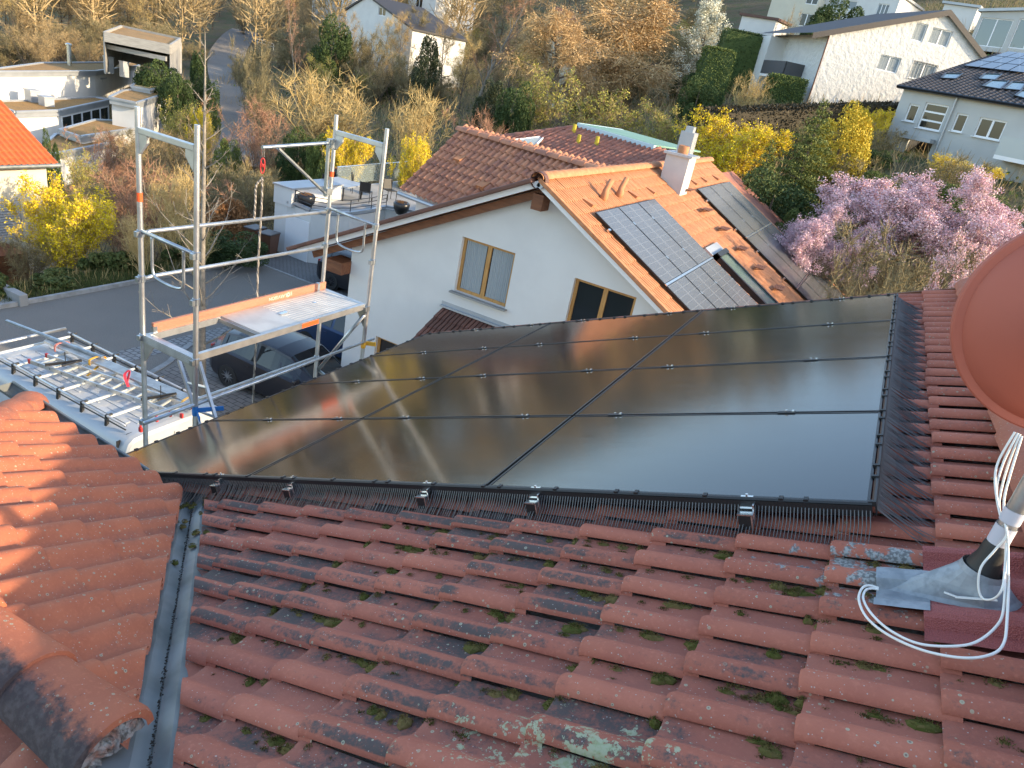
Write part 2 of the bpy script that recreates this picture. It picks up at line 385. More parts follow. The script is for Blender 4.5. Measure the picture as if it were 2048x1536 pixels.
def _gridz(x, y):
    x = np.asarray(x, float); y = np.asarray(y, float)
    d = np.hypot(x[...,None]-TP[:,0], y[...,None]-TP[:,1]); K = np.where(d > 0, d*d*np.log(np.maximum(d,1e-9)), 0)
    z = K @ TC[:len(TP)] + TC[len(TP)] + TC[len(TP)+1]*x + TC[len(TP)+2]*y
    # level ground of the street and forecourt
    w = np.clip(1 - np.maximum(np.maximum(np.abs(x+13.2)-8.4, np.abs(y-10.5)-11.5), 0)/2.5, 0, 1)
    w = w*w*(3-2*w)
    return z*(1-w) + G0*w
def ground(x, y): return float(_gridz(np.array(x), np.array(y)))

soil_m, _n, _l, _b = newmat('garden_soil_and_grass'); _t = NT(_n, _l); _o = _t.obj()
_c = _t.mix(_t.step(_t.noise(_o, .35, 5), .38, .62), (.13,.10,.055,1), (.085,.10,.035,1))
_c = _t.mix(_t.step(_t.noise(_o, 2.2, 5, .65), .45, .7), _c, (.15,.11,.062,1))
_t.link(_c, _b.inputs['Base Color']); _b.inputs['Roughness'].default_value = .95
_t.link(_t.bump(_t.noise(_o, 6, 6, .7), .9, .15), _b.inputs['Normal'])
def terrain():
    xs = np.concatenate([np.linspace(-260,-60,41)[:-1], np.linspace(-60,40,101)[:-1], np.linspace(40,200,25)])
    ys = np.concatenate([np.linspace(-40,0,9)[:-1], np.linspace(0,80,81)[:-1], np.linspace(80,330,51)])
    X, Y = np.meshgrid(xs, ys); Z = _gridz(X, Y)
    nx = len(xs); V = np.stack([X, Y, Z], -1).reshape(-1, 3)
    mb = MB(); mb.v = [tuple(p) for p in V]
    for j in range(len(ys)-1):
        for i in range(nx-1):
            mb.f.append([j*nx+i, j*nx+i+1, (j+1)*nx+i+1, (j+1)*nx+i]); mb.m.append(0); mb.r.append(.5)
    struct('ground', mb, soil_m, smooth=True)
terrain()
def sheet(name, poly, z, m, thick=0.0):
    mb = MB()
    if thick: mb.prism([(x, y, z-thick) for x, y in poly], (0,0,thick))
    else: mb.add([(x, y, z) for x, y in poly], [list(range(len(poly)))])
    return struct(name, mb, m)
# paver and cobble materials
def paver_mat(name, a, b_, sx, sy, joint=(.05,.047,.042)):
    m, n, l, b = newmat(name); t = NT(n, l); o = t.obj()
    br = n.new('ShaderNodeTexBrick'); l.new(o, br.inputs['Vector'])
    br.inputs['Color1'].default_value = (*a,1); br.inputs['Color2'].default_value = (*b_,1); br.inputs['Mortar'].default_value = (*joint,1)
    br.inputs['Scale'].default_value = 1.0; br.inputs['Mortar Size'].default_value = .012
    br.inputs['Brick Width'].default_value = sx; br.inputs['Row Height'].default_value = sy
    t.link(t.mix(t.math('MULTIPLY', t.step(t.noise(o, 3, 4), .4, .7), .5), br.outputs[0], (a[0]*.7,a[1]*.7,a[2]*.7,1)), b.inputs['Base Color'])
    b.inputs['Roughness'].default_value = .9
    t.link(t.bump(t.math('SUBTRACT', 1.0, br.outputs[1]), .6, .01), b.inputs['Normal']); return m
M['paver'] = paver_mat('brown_grey_pavers', (.215,.19,.168), (.18,.16,.142), .26, .17)
M['cobble'] = paver_mat('granite_cobbles', (.30,.29,.275), (.23,.225,.215), .19, .17, (.045,.043,.04))
M['paver_grey'] = paver_mat('grey_pavers', (.20,.195,.185), (.17,.165,.16), .2, .1)
e = .012
sheet('road', [(-20.7,-14),(-20.7,20.3),(-16.3,20.3),(-15.6,16.5),(-15.3,13.3),(-14.95,11.8),(-14.8,10.6),(-15.2,-14)], G0+e, M['asphalt'])
sheet('cobble_strip', [(-16.75,7.0),(-16.05,7.0),(-15.75,14.9),(-16.35,15.0),(-16.45,13.0),(-16.62,11.0)], G0+e+.006, M['cobble'])
sheet('forecourt', [(-15.2,-14),(-14.8,10.6),(-14.95,11.8),(-15.3,13.3),(-15.6,16.5),(-16.3,20.3),(-9,20.3),(-9,13.3),(-4.5,13.3),(-4.5,-14)], G0+e, M['paver'])
sheet('driveway', [(-21.2,20.38),(-14,20.38),(-14,22.6),(-21.2,22.6)], G0+e, M['paver_grey'])
def kerb(name, pts, w, h):
    mb = MB()
    for p, q in zip(pts[:-1], pts[1:]): mb.beam((*p, G0+h/2), (*q, G0+h/2), w, h)
    return struct(name, mb, M['stone'])
kerb('kerb', [(-20.76,-14),(-20.76,6),(-20.72,12),(-20.74,20.2)], .12, .14)
kerb('kerb_edging', [(-21.0,20.33),(-16.3,20.33)], .10, .035)
kerb('paving_edge', [(-14.86,10.5),(-14.98,11.3),(-15.25,12.1),(-15.6,12.7),(-15.9,13.4)], .16, .04)
kerb('paving_edge_stone', [(-15.62,14.2),(-15.72,14.9),(-16.1,16.2)], .22, .04)
# far street curving into the valley and its footway
def ribbon(name, pts, w, m, lift):
    pts = [np.array(p, float) for p in pts]; mb = MB(); L = []; R = []
    fine = []
    for i in range(len(pts)-1):
        p0 = pts[max(i-1,0)]; p1 = pts[i]; p2 = pts[i+1]; p3 = pts[min(i+2,len(pts)-1)]
        for k in range(8):
            u = k/8; fine.append(.5*((2*p1)+(-p0+p2)*u+(2*p0-5*p1+4*p2-p3)*u*u+(-p0+3*p1-3*p2+p3)*u**3))
    fine.append(pts[-1])
    for i, p in enumerate(fine):
        d = fine[min(i+1,len(fine)-1)] - fine[max(i-1,0)]; d /= np.linalg.norm(d); nn = np.array([-d[1], d[0]])
        for t, S in ((w/2, L), (-w/2, R)):
            q = p + nn*t; S.append((q[0], q[1], 0))
        z = max(ground(*(p+nn*w*.5)), ground(*(p-nn*w*.5)), ground(*p)) + lift
        L[-1] = (*L[-1][:2], z); R[-1] = (*R[-1][:2], z)
    n = len(fine); mb.add(L+R, [(i, i+1, n+i+1, n+i) for i in range(n-1)])
    return struct(name, mb, m, smooth=True)
def on_ground(x, y, lo=20, hi=260):          # where a sight line meets the terrain
    r = ray(x, y); a = lo
    for _ in range(400):
        p = r*a
        if p[2] < ground(p[0], p[1]): break
        a *= 1.012
    return r*a
st = [on_ground(*q) for q in (Z1(1330,1010), Z1(1335,860), Z1(1365,700), Z1(1375,560), Z1(1335,440), Z1(1330,340), Z1(1385,245), Z1(1440,200))]
ST = [(p[0], p[1]) for p in st]
ribbon('street', ST, 5.0, M['asphalt'], .10)

# ------------------------------------------------------------------ our own house: frame of the main roof slope
TH = math.radians(23.1223); CT, ST_, TT = math.cos(TH), math.sin(TH), math.tan(TH)
NM = np.array([-ST_, 0, CT])
def main(s, y, h):                      # s up the slope, y along the ridge, h above the tile pans
    return np.array([s*CT, y, -1.268 + (s*CT - .338)*TT]) + NM*(h - .175)
PITCH = math.radians(24.6218)
def left(x, v, h):                      # cross gable: v up from its eave at y = 2.93
    n = np.array([0, math.sin(PITCH), math.cos(PITCH)])
    y = 2.93 - v*math.cos(PITCH)
    return np.array([x, y, -2.96 - (y - 2.71)*math.tan(PITCH)]) + n*h
PROF = np.array([(.004,.015),(.0,.018),(.0015,.027),(.008,.037),(.019,.046),(.036,.051),(.054,.051),(.072,.043),(.090,.030),(.106,.017),(.122,.008),(.142,.002),(.168,.001),(.190,.002),(.207,.003)])
def tile_field(fn, us, vs, W=.1976, L=.342, lap=.05, prof=PROF, lift=.030, thick=.012, jit=1.3, rng=nrng, hs=1.0):
    """many tiles on one slope: fn(u, v, h) gives points, us the free edge of each column, vs the lower edge of each course"""
    rowsv = np.array([0.0, 0.0, .012, .5*L, L+lap]); rowh = np.array([-thick, -.004, 0, 0, 0])
    npf = len(prof); V = []; F = []; R = []; PR = []; b = 0
    for v0 in vs:
        for u0 in us:
            r = rng.random(); du, dv, dh, sk = rng.normal(0, .0014)*jit, rng.normal(0, .0042)*jit, rng.normal(0, .0014)*jit, rng.normal(0, .007)*jit
            for a, (rv, rh) in enumerate(zip(rowsv, rowh)):
                for (pu, ph) in prof:
                    hh = ph*hs*(1 - .06*(a == 1)) + rh + lift*(1 - rv/(L+lap)) + dh
                    V.append(fn(u0 + pu + du + sk*rv, v0 + rv + dv + sk*pu*.5, max(hh, -.03))); PR.append(pu/W)
            for a in range(4):
                for k in range(npf-1):
                    i = b + a*npf + k; F.append((i, i+1, i+1+npf, i+npf)); R.append(r)
            b += 5*npf
    return np.array(V), F, R, PR
def tile_obj(name, V, F, R, PR, m, parent, flip=False, cuts=()):
    me = bpy.data.meshes.new(name); o0 = LOC[parent.name]
    me.from_pydata((V - np.array(o0)).tolist(), [], [f[::-1] for f in F] if flip else F)
    a = me.attributes.new('rnd', 'FLOAT', 'FACE'); a.data.foreach_set('value', R)
    a = me.attributes.new('prof', 'FLOAT', 'POINT'); a.data.foreach_set('value', PR)
    me.materials.append(m); me.polygons.foreach_set('use_smooth', [True]*len(F)); me.update()
    if cuts or True:
        bm = bmesh.new(); bm.from_mesh(me)
        for co, no in cuts:
            co = Vector(co) - Vector(o0)
            bmesh.ops.bisect_plane(bm, geom=bm.verts[:]+bm.edges[:]+bm.faces[:], plane_co=co, plane_no=Vector(no), clear_outer=True)
        for ed in bm.edges:
            if len(ed.link_faces) == 2 and ed.calc_face_angle(0) > math.radians(55): ed.smooth = False
        bm.to_mesh(me); bm.free()
    o = bpy.data.objects.new(name, me); COL.objects.link(o); o.parent = parent; LOC[o.name] = o0
    return o
HOUSE = thing('own_house', 'house under the camera with old mossy red clay tile roof and zinc valley', 'house', (1.0, 0, G0))
# valley line in plan and its normals
VA = np.array([-3.20, 2.71, 0]); VB = np.array([-1.41, 1.04, 0]); vd = (VB-VA)/np.linalg.norm(VB-VA); vn = np.array([-vd[1], vd[0], 0])
if vn[1] < 0: vn = -vn                  # points to the main-slope side
ROW0 = 3.262; WY = .1976
rowsA = [ROW0 + WY*k - .05 for k in range(-2, 24)]
rowsB = [ROW0 + WY*k - .05 for k in range(-16, -2)]
vcour = [.569 - .342*k for k in range(-1, 17)]
fm = lambda u, v, h: main(v, u, h)
V, F, R, PR = tile_field(fm, rowsA, vcour + [-5.16])
tile_obj('main_roof', V, F, R, PR, M['tile_main'], HOUSE, flip=True, cuts=[((.93,0,0),(1,0,0))])
V, F, R, PR = tile_field(fm, rowsB, [v for v in vcour if v > -4.3])
tile_obj('main_roof', V, F, R, PR, M['tile_main'], HOUSE, flip=True, cuts=[(VA + vn*.07, -vn), ((.93,0,0),(1,0,0))])
# slope behind the ridge
RX = .93
def back(s, y, h):
    p = main(RX/CT, y, h); d = s
    return np.array([RX + d*CT, y, main(RX/CT, y, 0)[2] - d*ST_]) + np.array([ST_, 0, CT])*h
V, F, R, PR = tile_field(lambda u, v, h: back(6.4 - v, u, h), [7.6 - WY*k for k in range(0, 42)], [.1 + .342*k for k in range(18)], prof=PROF*np.array([-1,1]))
tile_obj('rear_roof', V, F, R, PR, M['tile_main'], HOUSE, flip=False)
# ridge caps, each a tapered half round
def caps(name, pts_fn, n, step, r, m, parent, overlap=.05, flat=.85):
    Vv = []; Ff = []; Rr = []; Pp = []; b = 0; K = 11
    for i in range(n):
        rr = nrng.random(); o, d, up = pts_fn(i*step); sdv = np.cross(d, up)
        for (t, rad) in ((-.004, r*.80), (0, r*.985), (.03, r*1.03), (.06, r), (step+overlap, r*.86)):
            for k in range(K):
                a = math.pi*k/(K-1)
                Vv.append(o + d*t + sdv*math.cos(a)*rad + up*(math.sin(a)*rad*flat)); Pp.append(.3 if k < 6 else .9)
        for a_ in range(4):
            for k in range(K-1):
                q = b + a_*K + k; Ff.append((q, q+1, q+1+K, q+K)); Rr.append(rr)
        b += 5*K
    return tile_obj(name, np.array(Vv), Ff, Rr, Pp, m, parent)
zr = main(RX/CT, 0, 0)[2]
caps('ridge_caps', lambda t: (np.array([RX, 7.86-t, zr+.015]), np.array([0,-1.,0]), np.array([0,0,1.])), 25, .37, .135, M['tile_ridge'], HOUSE)
mb = MB(); mb.box((RX-.05,-8.9,zr-.2),(RX+.05,7.7,zr+.085)); obj('ridge_light_block', mb, M['wood_dark'], HOUSE)  # unseen box added under the caps to stop sun leaking through the ridge
# cross gable on the left
RYLC = 1.0
hipA = np.array([-5.10, 2.83, 0]); hipB = np.array([-3.22, 1.00, 0]); hd = (hipB-hipA)/np.linalg.norm(hipB-hipA); hn = np.array([-hd[1], hd[0], 0])
if hn[0] > 0: hn = -hn
V, F, R, PR = tile_field(left, [-3.385 - .215*k for k in range(-9, 10)], [.26 + .34*k for k in range(0, 6)], L=.34, W=.215, prof=PROF*np.array([1.09,1.0]), hs=1.12)
tile_obj('gable_roof', V, F, R, PR, M['tile_left'], HOUSE, flip=False, cuts=[(VA - vn*.065, vn), (hipA, hn), ((0,RYLC,0), (0,-1,0))])
RYL = 1.0; zrl = left(0, (2.93-RYL)/math.cos(PITCH), 0)[2]
def leftback(x, v, h):
    p = left(x, (2.93-RYL)/math.cos(PITCH), 0)
    return np.array([x, RYL - v*math.cos(PITCH), p[2] - v*math.sin(PITCH)]) + np.array([0, -math.sin(PITCH), math.cos(PITCH)])*h
V, F, R, PR = tile_field(lambda u, v, h: leftback(u, 1.93 - v, h - .02), [-4.9 + .2085*k for k in range(0, 20)], [.36*k - .36 for k in range(6)], L=.36, W=.2085)
vn2 = np.array([vn[0], -vn[1], 0]); VB2 = np.array([-1.40, RYL, 0])
tile_obj('gable_roof', V, F, R, PR, M['tile_ridge'], HOUSE, flip=True, cuts=[(VB2 - vn2*.06, vn2)])
def ridge_dark(name):
    m = M['tile_left'].copy(); m.name = name; n, l = m.node_tree.nodes, m.node_tree.links; t = NT(n, l); b = n['Principled BSDF']
    src = b.inputs['Base Color'].links[0].from_socket; o = t.obj(); x, y, z = t.sep(o)[:3]
    k = t.math('ADD', t.math('MULTIPLY', t.math('SUBTRACT', .955, y), 9.0), t.math('MULTIPLY', t.math('SUBTRACT', t.noise(o, 24, 6, .7), .5), 1.6))
    k = t.math('ADD', k, t.math('MULTIPLY', t.math('SUBTRACT', t.noise(o, 5, 2), .5), 1.0))
    t.link(t.mix(t.math('MULTIPLY', t.step(k, -.1, .5), .93), src, t.mix(t.step(t.noise(o, 40, 4), .4, .7), (.035,.034,.036,1), (.075,.068,.066,1))), b.inputs['Base Color']); return m
M['ridge_dark'] = ridge_dark('ridge_tile_with_dark_algae')
caps('gable_ridge_caps', lambda t: (np.array([-1.50-t, RYL-.02, zrl+.01]), np.array([-1.,0,0]), np.array([0,0,1.])), 5, .39, .145, M['ridge_dark'], HOUSE)
hz = np.array([*(hipA[:2]), left(hipA[0], 0, 0)[2]]); hz2 = np.array([*(hipB[:2]), zrl]); hdir = (hz2-hz)/np.linalg.norm(hz2-hz); hup = np.cross(hdir, np.cross((0,0,1.), hdir)); hup /= np.linalg.norm(hup)
if hup[2] < 0: hup = -hup
caps('hip_caps', lambda t: (hz + hdir*(t-.02) + hup*.015, hdir, hup), 7, .38, .125, M['tile_left'], HOUSE)
mb = MB(); mb.add([hz+np.array([-.05,-.05,-.05]), hz2+np.array([-.05,-.05,-.05]), (-5.3,-.9,hz[2]-.05)], [(0,1,2)]); obj('hip_roof', mb, M['tile_left'], HOUSE)
# mortar bed under the open ridge end and small tile shards
mb = MB(); nr_, na_ = 7, 22; b0 = len(mb.v)
for i in range(nr_+1):
    for k in range(na_+1):
        a = math.pi*k/na_; rr_ = .118*i/nr_; mb.v.append((-1.502 - .012*(i/nr_)**2 + nrng.normal(0,.005), RYL-.02+math.cos(a)*rr_, zrl+.0+math.sin(a)*rr_*.84))
for i in range(nr_):
    for k in range(na_): q = i*(na_+1)+k; mb.f.append([q,q+1,q+na_+2,q+na_+1]); mb.m.append(0); mb.r.append(rnd.random())
obj('mortar_bed', mb, mat('mortar_with_lichen', (.33,.33,.31), .95, var=(.26,.10,.055), vs_=16, bump=.9, bs=60, fine=(.10,.085,.07), fs=38), HOUSE)
# valley trough with dirt seam
mb = MB(); nv = 24; P = []
for i in range(nv+1):
    t = -.30 + (2.95+.45)*i/nv; q = VA + vd*t
    for off, dz in ((-.15,.0),(-.055,.002),(-.004,-.012),(.004,-.012),(.055,.002),(.15,.0)):
        xy = q + vn*off
        lo_ = -.010 if abs(off) < .1 else -.045
        zz = main(xy[0]/CT, xy[1], lo_)[2] if off > 0 else left(xy[0], (2.93-xy[1])/math.cos(PITCH), lo_)[2]
        P.append((xy[0], xy[1], zz + dz + nrng.normal(0,.0012)))
for i in range(nv):
    for k in range(5): mb.add([P[i*6+k], P[i*6+k+1], P[(i+1)*6+k+1], P[(i+1)*6+k]], [(0,1,2,3)], r=.5)
me_val = obj('valley_gutter', mb, M['zinc'], HOUSE)
mb = MB()
for i in range(900):
    t = nrng.uniform(-.05, 2.9); q = VA + vd*t + vn*nrng.normal(0, .0018 + .004*math.sin(t*7)**8)
    zz = main(q[0]/CT, q[1], .0)[2] + .002; s_ = abs(nrng.normal(0, .0017)) + .0012
    mb.lathe([(s_*.3,-s_*.4),(s_,0),(s_*.3,s_*.6)], (q[0], q[1], zz), 5)
o = stuff('leaf_dirt', mb, mat('dark_leaf_dirt', (.035,.028,.022), .95)); 
# house body: walls under the slopes
mb = MB()
zw = main(-4.75, 0, -.06)[2]
body = [(-4.35,G0),(6.2,G0),(6.2,back(5.6,0,-.1)[2]),(RX,zr-.12),(-4.35,main(-4.35/CT,0,-.10)[2])]
mb.prism([(x, -9.0, z) for x, z in body], (0, 16.55, 0)); obj('wall', mb, M['white_render'], HOUSE)
mb = MB(); mb.prism([(-4.7, 2.4, left(0,.6,-.12)[2]),(-4.7,-.4,left(0,.6,-.12)[2]),(-4.7,-.4,G0),(-4.7,2.4,G0)], (3.0,0,0)); obj('gable_wall', mb, M['white_render'], HOUSE)
# gutters: half round trough with bead
def gutter(name, p, q, r, m, parent, rot=0.0, n=9, bead_side=1):
    p, q = np.array(p,float), np.array(q,float); d = (q-p)/np.linalg.norm(q-p); u = np.array([0,0,1.]); s_ = np.cross(d,u)
    mb = MB(); P = []
    for base in (p, q):
        for k in range(n):
            a = math.pi + math.pi*k/(n-1); P.append(base + s_*math.cos(a)*r + u*math.sin(a)*r)
    mb.add(P, [(k, k+1, n+k+1, n+k) for k in range(n-1)] + [tuple(range(n)), tuple(range(n, 2*n))])
    P2 = [x*1 for x in P]
    mb.tube([p + s_*r*bead_side, q + s_*r*bead_side], .011, 8)
    for t in np.arange(.25, np.linalg.norm(q-p), .75):
        c = p + d*t
        mb.beam(c - s_*r*1.05 + u*.004, c + s_*r*1.05 + u*.004, .025, .004)
    return obj(name, mb, m, parent, smooth=False)
eg = main(-5.16, 0, -.0)
gutter('gutter', (eg[0]-.045, 3.1, eg[2]-.035), (eg[0]-.045, 7.72, eg[2]-.035), .075, M['zinc'], HOUSE, bead_side=-1)
gz = left(0, 0, 0)[2]
gutter('gable_gutter', (-5.35, 2.80, -2.955), (-3.50, 2.80, -3.075), .062, M['zinc'], HOUSE, bead_side=-1)
mb = MB()
a0 = np.array([-3.50, 2.862, -3.075])
mb.tube([a0+(-.5,0,.02), a0, a0+(.06,-.005,-.012), a0+(.105,-.035,-.03), a0+(.12,-.09,-.045), a0+(.10,-.15,-.05)], [.011,.013,.017,.019,.019,.017], 8)
obj('gutter_outlet', mb, M['zinc'], HOUSE, smooth=True)
mb = MB(); mb.beam(main(-5.12,3.1,-.05), main(-5.12,7.75,-.05), .03, .12); mb.beam(main(-5.1,7.86,-.01), main(1.0,7.86,-.01), .03, .16, up=NM); obj('fascia', mb, M['wood_dark'], HOUSE)

# ------------------------------------------------------------------ moss cushions, twigs and litter on the roof
def moss_cushion(mb, c, a, b_, h, ax, ay, nz):
    seg, rings = 9, 4; base = len(mb.v); ph = [nrng.uniform(.75, 1.25) for _ in range(seg)]
    for j in range(rings+1):
        t = j/rings*math.pi/2
        for k in range(seg):
            an = 2*math.pi*k/seg; q = ph[k]*nrng.uniform(.9, 1.1)
            mb.v.append(tuple(c + ax*a*q*math.cos(an)*math.cos(t) + ay*b_*q*math.sin(an)*math.cos(t) + nz*(h*math.sin(t)*nrng.uniform(.85,1.1) - .004)))
    rr_ = nrng.random()
    for j in range(rings):
        for k in range(seg):
            mb.f.append([base+j*seg+k, base+j*seg+(k+1)%seg, base+(j+1)*seg+(k+1)%seg, base+(j+1)*seg+k]); mb.m.append(0); mb.r.append(float(np.clip(rr_+nrng.normal(0,.2),0,1)))
    for _ in range(int(70 + 9000*a*b_*4)):
        an = nrng.uniform(0, 2*math.pi); t = math.acos(nrng.uniform(0,1)); 
        p = c + ax*a*math.cos(an)*math.cos(t) + ay*b_*math.sin(an)*math.cos(t) + nz*h*math.sin(t)
        d = (ax*math.cos(an)*math.cos(t) + ay*math.sin(an)*math.cos(t) + nz*(.3+math.sin(t))) + nrng.normal(0,.35,3); d /= np.linalg.norm(d); s_ = np.cross(d, nrng.normal(0,1,3)); s_ /= np.linalg.norm(s_)
        l = nrng.uniform(.004,.009); w = .0016
        mb.add([p-s_*w, p+s_*w, p+d*l], [(0,1,2)], 0, float(np.clip(rr_+nrng.normal(0,.3),0,1)))
mb = MB(); AX = np.array([CT,0,ST_]); AY = np.array([0,1.,0])
crest = [ROW0 + WY*k - .05 for k in range(-12, 1)]
for i in range(420):
    s = nrng.uniform(-1.9, .55) if i < 380 else nrng.uniform(.3, .7)
    row = crest[int(nrng.integers(0, len(crest)))]
    if s < -.5 and row > 2.7 - .1: pass
    y = row - abs(nrng.normal(0.006, .016))
    if row > 2.72: continue
    q = main(s, y, 0)
    if np.dot(q - VA, vn) < .16: continue
    a = nrng.uniform(.016,.046)*(1.5 if nrng.random() < .2 else 1); b_ = nrng.uniform(.013,.028)
    moss_cushion(mb, main(s, y, .006), a, b_, nrng.uniform(.013,.028), AX, AY, NM)
    if nrng.random() < .35: moss_cushion(mb, main(s+nrng.uniform(-.07,.07), y-nrng.uniform(.01,.05), .006), a*.6, b_*.7, .012, AX, AY, NM)
for k in range(18):                     # cushions washed into the valley head
    t = nrng.uniform(.02,.45) if k < 13 else nrng.uniform(.5,1.3); q = VA + vd*t + vn*nrng.uniform(-.09,.12)
    moss_cushion(mb, np.array([q[0], q[1], main(q[0]/CT,q[1],.0)[2]+.004]), nrng.uniform(.012,.03), nrng.uniform(.01,.022), .013, AX, AY, NM)
stuff('moss', mb, M['moss'])

# ------------------------------------------------------------------ the black solar array on our slope: 4 rows x 3 columns
PW, PH = 5.19/3, 4.4187/4
S0, Y0 = -4.8216, 2.809
rown = ['nearest row', 'second row', 'third row', 'farthest row']; coln = ['eave end', 'middle', 'ridge end']
for j in range(4):
    for i in range(3):
        s0, y0 = S0 + i*PW, Y0 + j*PH; g = .008
        lab = 'black solar panel at the %s of the %s' % (coln[i], rown[j])
        if (i, j) == (2, 0): lab = 'black solar panel of the nearest row at the ridge end, reflecting blue sky'
        t = thing('solar_panel', lab, 'solar panel', main(s0+PW/2, y0+PH/2, .175), 0, 'black solar panels on our roof')
        fr = MB(); a, b_, c, d = s0+g, s0+PW-g, y0+g, y0+PH-g; lip = .011
        def bar(s1, s2, y1, y2):
            P = [main(s_, y_, h) for h in (.140, .175) for s_, y_ in ((s1,y1),(s2,y1),(s2,y2),(s1,y2))]
            fr.add(P, [(0,3,2,1),(4,5,6,7),(0,1,5,4),(1,2,6,5),(2,3,7,6),(3,0,4,7)])
        bar(a, b_, c, c+lip); bar(a, b_, d-lip, d); bar(a, a+lip, c+lip, d-lip); bar(b_-lip, b_, c+lip, d-lip)
        obj('frame', fr, M['blackmetal'], t)
        gl = MB(); gl.v = []
        # glass in its own slope-aligned frame so that the brushed sheen follows the panel
        me = bpy.data.meshes.new('glass'); hw, hh = (b_-a)/2 - lip, (d-c)/2 - lip
        me.from_pydata([(-hw,-hh,0),(hw,-hh,0),(hw,hh,0),(-hw,hh,0)], [], [(0,1,2,3)]); me.materials.append(M['pv_glass'])
        o = bpy.data.objects.new('glass', me); COL.objects.link(o); o.parent = t; o.rotation_euler = (0, -TH, 0); o.location = tuple(-NM*.0025)
# rails below the panels with bright end blocks, and mid clamps in the joints
clampS = [-3.34, -2.70, -1.725, -1.08, -.095, .19]
rail_lab = ['closest to the eave', 'second from the eave', 'third from the eave', 'fourth from the eave', 'fifth from the eave', 'closest to the ridge']
for i, s in enumerate([-4.1] + clampS[:5]):
    t = thing('mounting_rail', 'grey mounting rail with open end under the solar panels, %s' % rail_lab[i], 'mounting rail', main(s, Y0, .1), 0, 'mounting rails under the black panels')
    mb = MB(); mb.beam(main(s, Y0-.03, .112), main(s, Y0+4.42, .112), .04, .05, up=NM); obj('rail', mb, M['blackmetal'], t)
    mb = MB(); mb.beam(main(s, Y0-.075, .098), main(s, Y0-.028, .098), .050, .062, up=NM); obj('end_cap', mb, M['black'], t)
    mb = MB(); mb.beam(main(s, Y0-.078, .132), main(s, Y0-.02, .132), .058, .006, up=NM); mb.beam(main(s+.028, Y0-.078, .10), main(s+.028, Y0-.02, .10), .006, .062, up=NM); obj('end_sleeve', mb, M['steel'], t)
    mb = MB(); mb.beam(main(s+.032, Y0-.05, .122), main(s+.032, Y0+.004, .122), .006, .085, up=NM); mb.beam(main(s, Y0-.035, .146), main(s, Y0-.001, .146), .05, .008, up=NM)
    mb.beam(main(s, Y0-.008, .1775), main(s, Y0+.012, .1775), .05, .004, up=NM); mb.tube([main(s, Y0+.003, .178), main(s, Y0+.003, .190)], .006, 8); obj('end_clamp', mb, M['steel'], t)
cl = thing('module_clamp', 'small black clamp with bright bolt in a joint between black solar panels', 'clamp', (0,0,0), 0, 'module clamps')
mb = MB(); mb.beam((-.045,0,.0015), (.045,0,.0015), .030, .005); obj('clamp_plate', mb, M['black'], cl, local=True)
mb = MB(); mb.tube([(0,0,.002),(0,0,.014)], .0075, 8); mb.beam((.034,-.008,.006),(.034,.012,.006),.012,.010); obj('bolt', mb, M['steel'], cl, local=True)
freeze(cl); first = True
for j in range(1, 5):
    for s in [-4.1] + clampS[:5]:
        y = Y0 + j*PH - (.006 if j == 4 else 0)
        if first: c = cl; c.location = main(s, y, .175); first = False
        else: c = dup(cl, main(s, y, .175))
        c.rotation_euler = (0, -TH, 0)
# comb guards
def comb(name, edge, n, outward, label, reach, sweep, every, droop=0):
    t = thing(name, label, 'bird guard', edge(0), 0); mb = MB()
    mb.tube([edge(k/30)+NM*.004 for k in range(31)], .009, 6)
    P = [edge(0), edge(1)]
    mb.beam(edge(0)-NM*.022+outward*.006, edge(1)-NM*.022+outward*.006, .006, .045, up=NM); obj('guard_rail', mb, M['black'], t)
    mb = MB()
    for k in range(n):
        u = (k+.5)/n; p = edge(u) + outward*.008 - NM*.02; l = reach*nrng.uniform(.85,1.12)
        q = p + outward*(l*.30) - NM*.045; q2 = p + outward*(l*.72) - NM*.088 + sweep*.5*nrng.uniform(.8,1.2); q3 = p + outward*l - NM*(.112+nrng.uniform(-.012,.006)) + sweep*nrng.uniform(.7,1.3)
        mb.tube([p, q, q2, q3], [.0026,.0022,.0018,.0012], 4, cap=False)
    obj('tines', mb, M['tine'], t)
    for k in every:
        p = edge(k); obj('clip', MB().obox(p + NM*.006 - outward*.006, np.cross(outward, NM)*.009, outward*.014, NM*.010), M['black'], t)
    return t
comb('comb_guard', lambda u: main(S0 + .02 + u*(3*PW-.02), Y0-.006, .168), 380, np.array([0,-1.,0]), 'black comb guard with straight tines along the near edge of the solar array', .13, AX*-.012, [ (i+.3*(i%3))/22 for i in range(22)])
comb('comb_guard', lambda u: main(S0 + 3*PW + .006, Y0 + u*4*PH, .168), 340, AX, 'black comb guard with long swept tines along the ridge side of the array', .17, np.array([0,-.075,0]), [(i+.35*(i%2))/24 for i in range(24)])
mb = MB()
for e_, w_ in (((lambda u: main(S0-.004, Y0+u*4*PH, .17)), 26), ((lambda u: main(S0+u*3*PW, Y0+4*PH+.004, .172)), 34)):
    mb.tube([e_(0), e_(1)], .005, 6)
    for k in range(w_):
        p = e_((k+.2+.5*rnd.random())/w_); mb.obox(p+NM*.004, AX*.012, AY*.012, NM*.008)
tag(obj('edge_trim', mb, M['black']), 'thin black clip strip along the far and eave edges of the solar array', 'trim strip')

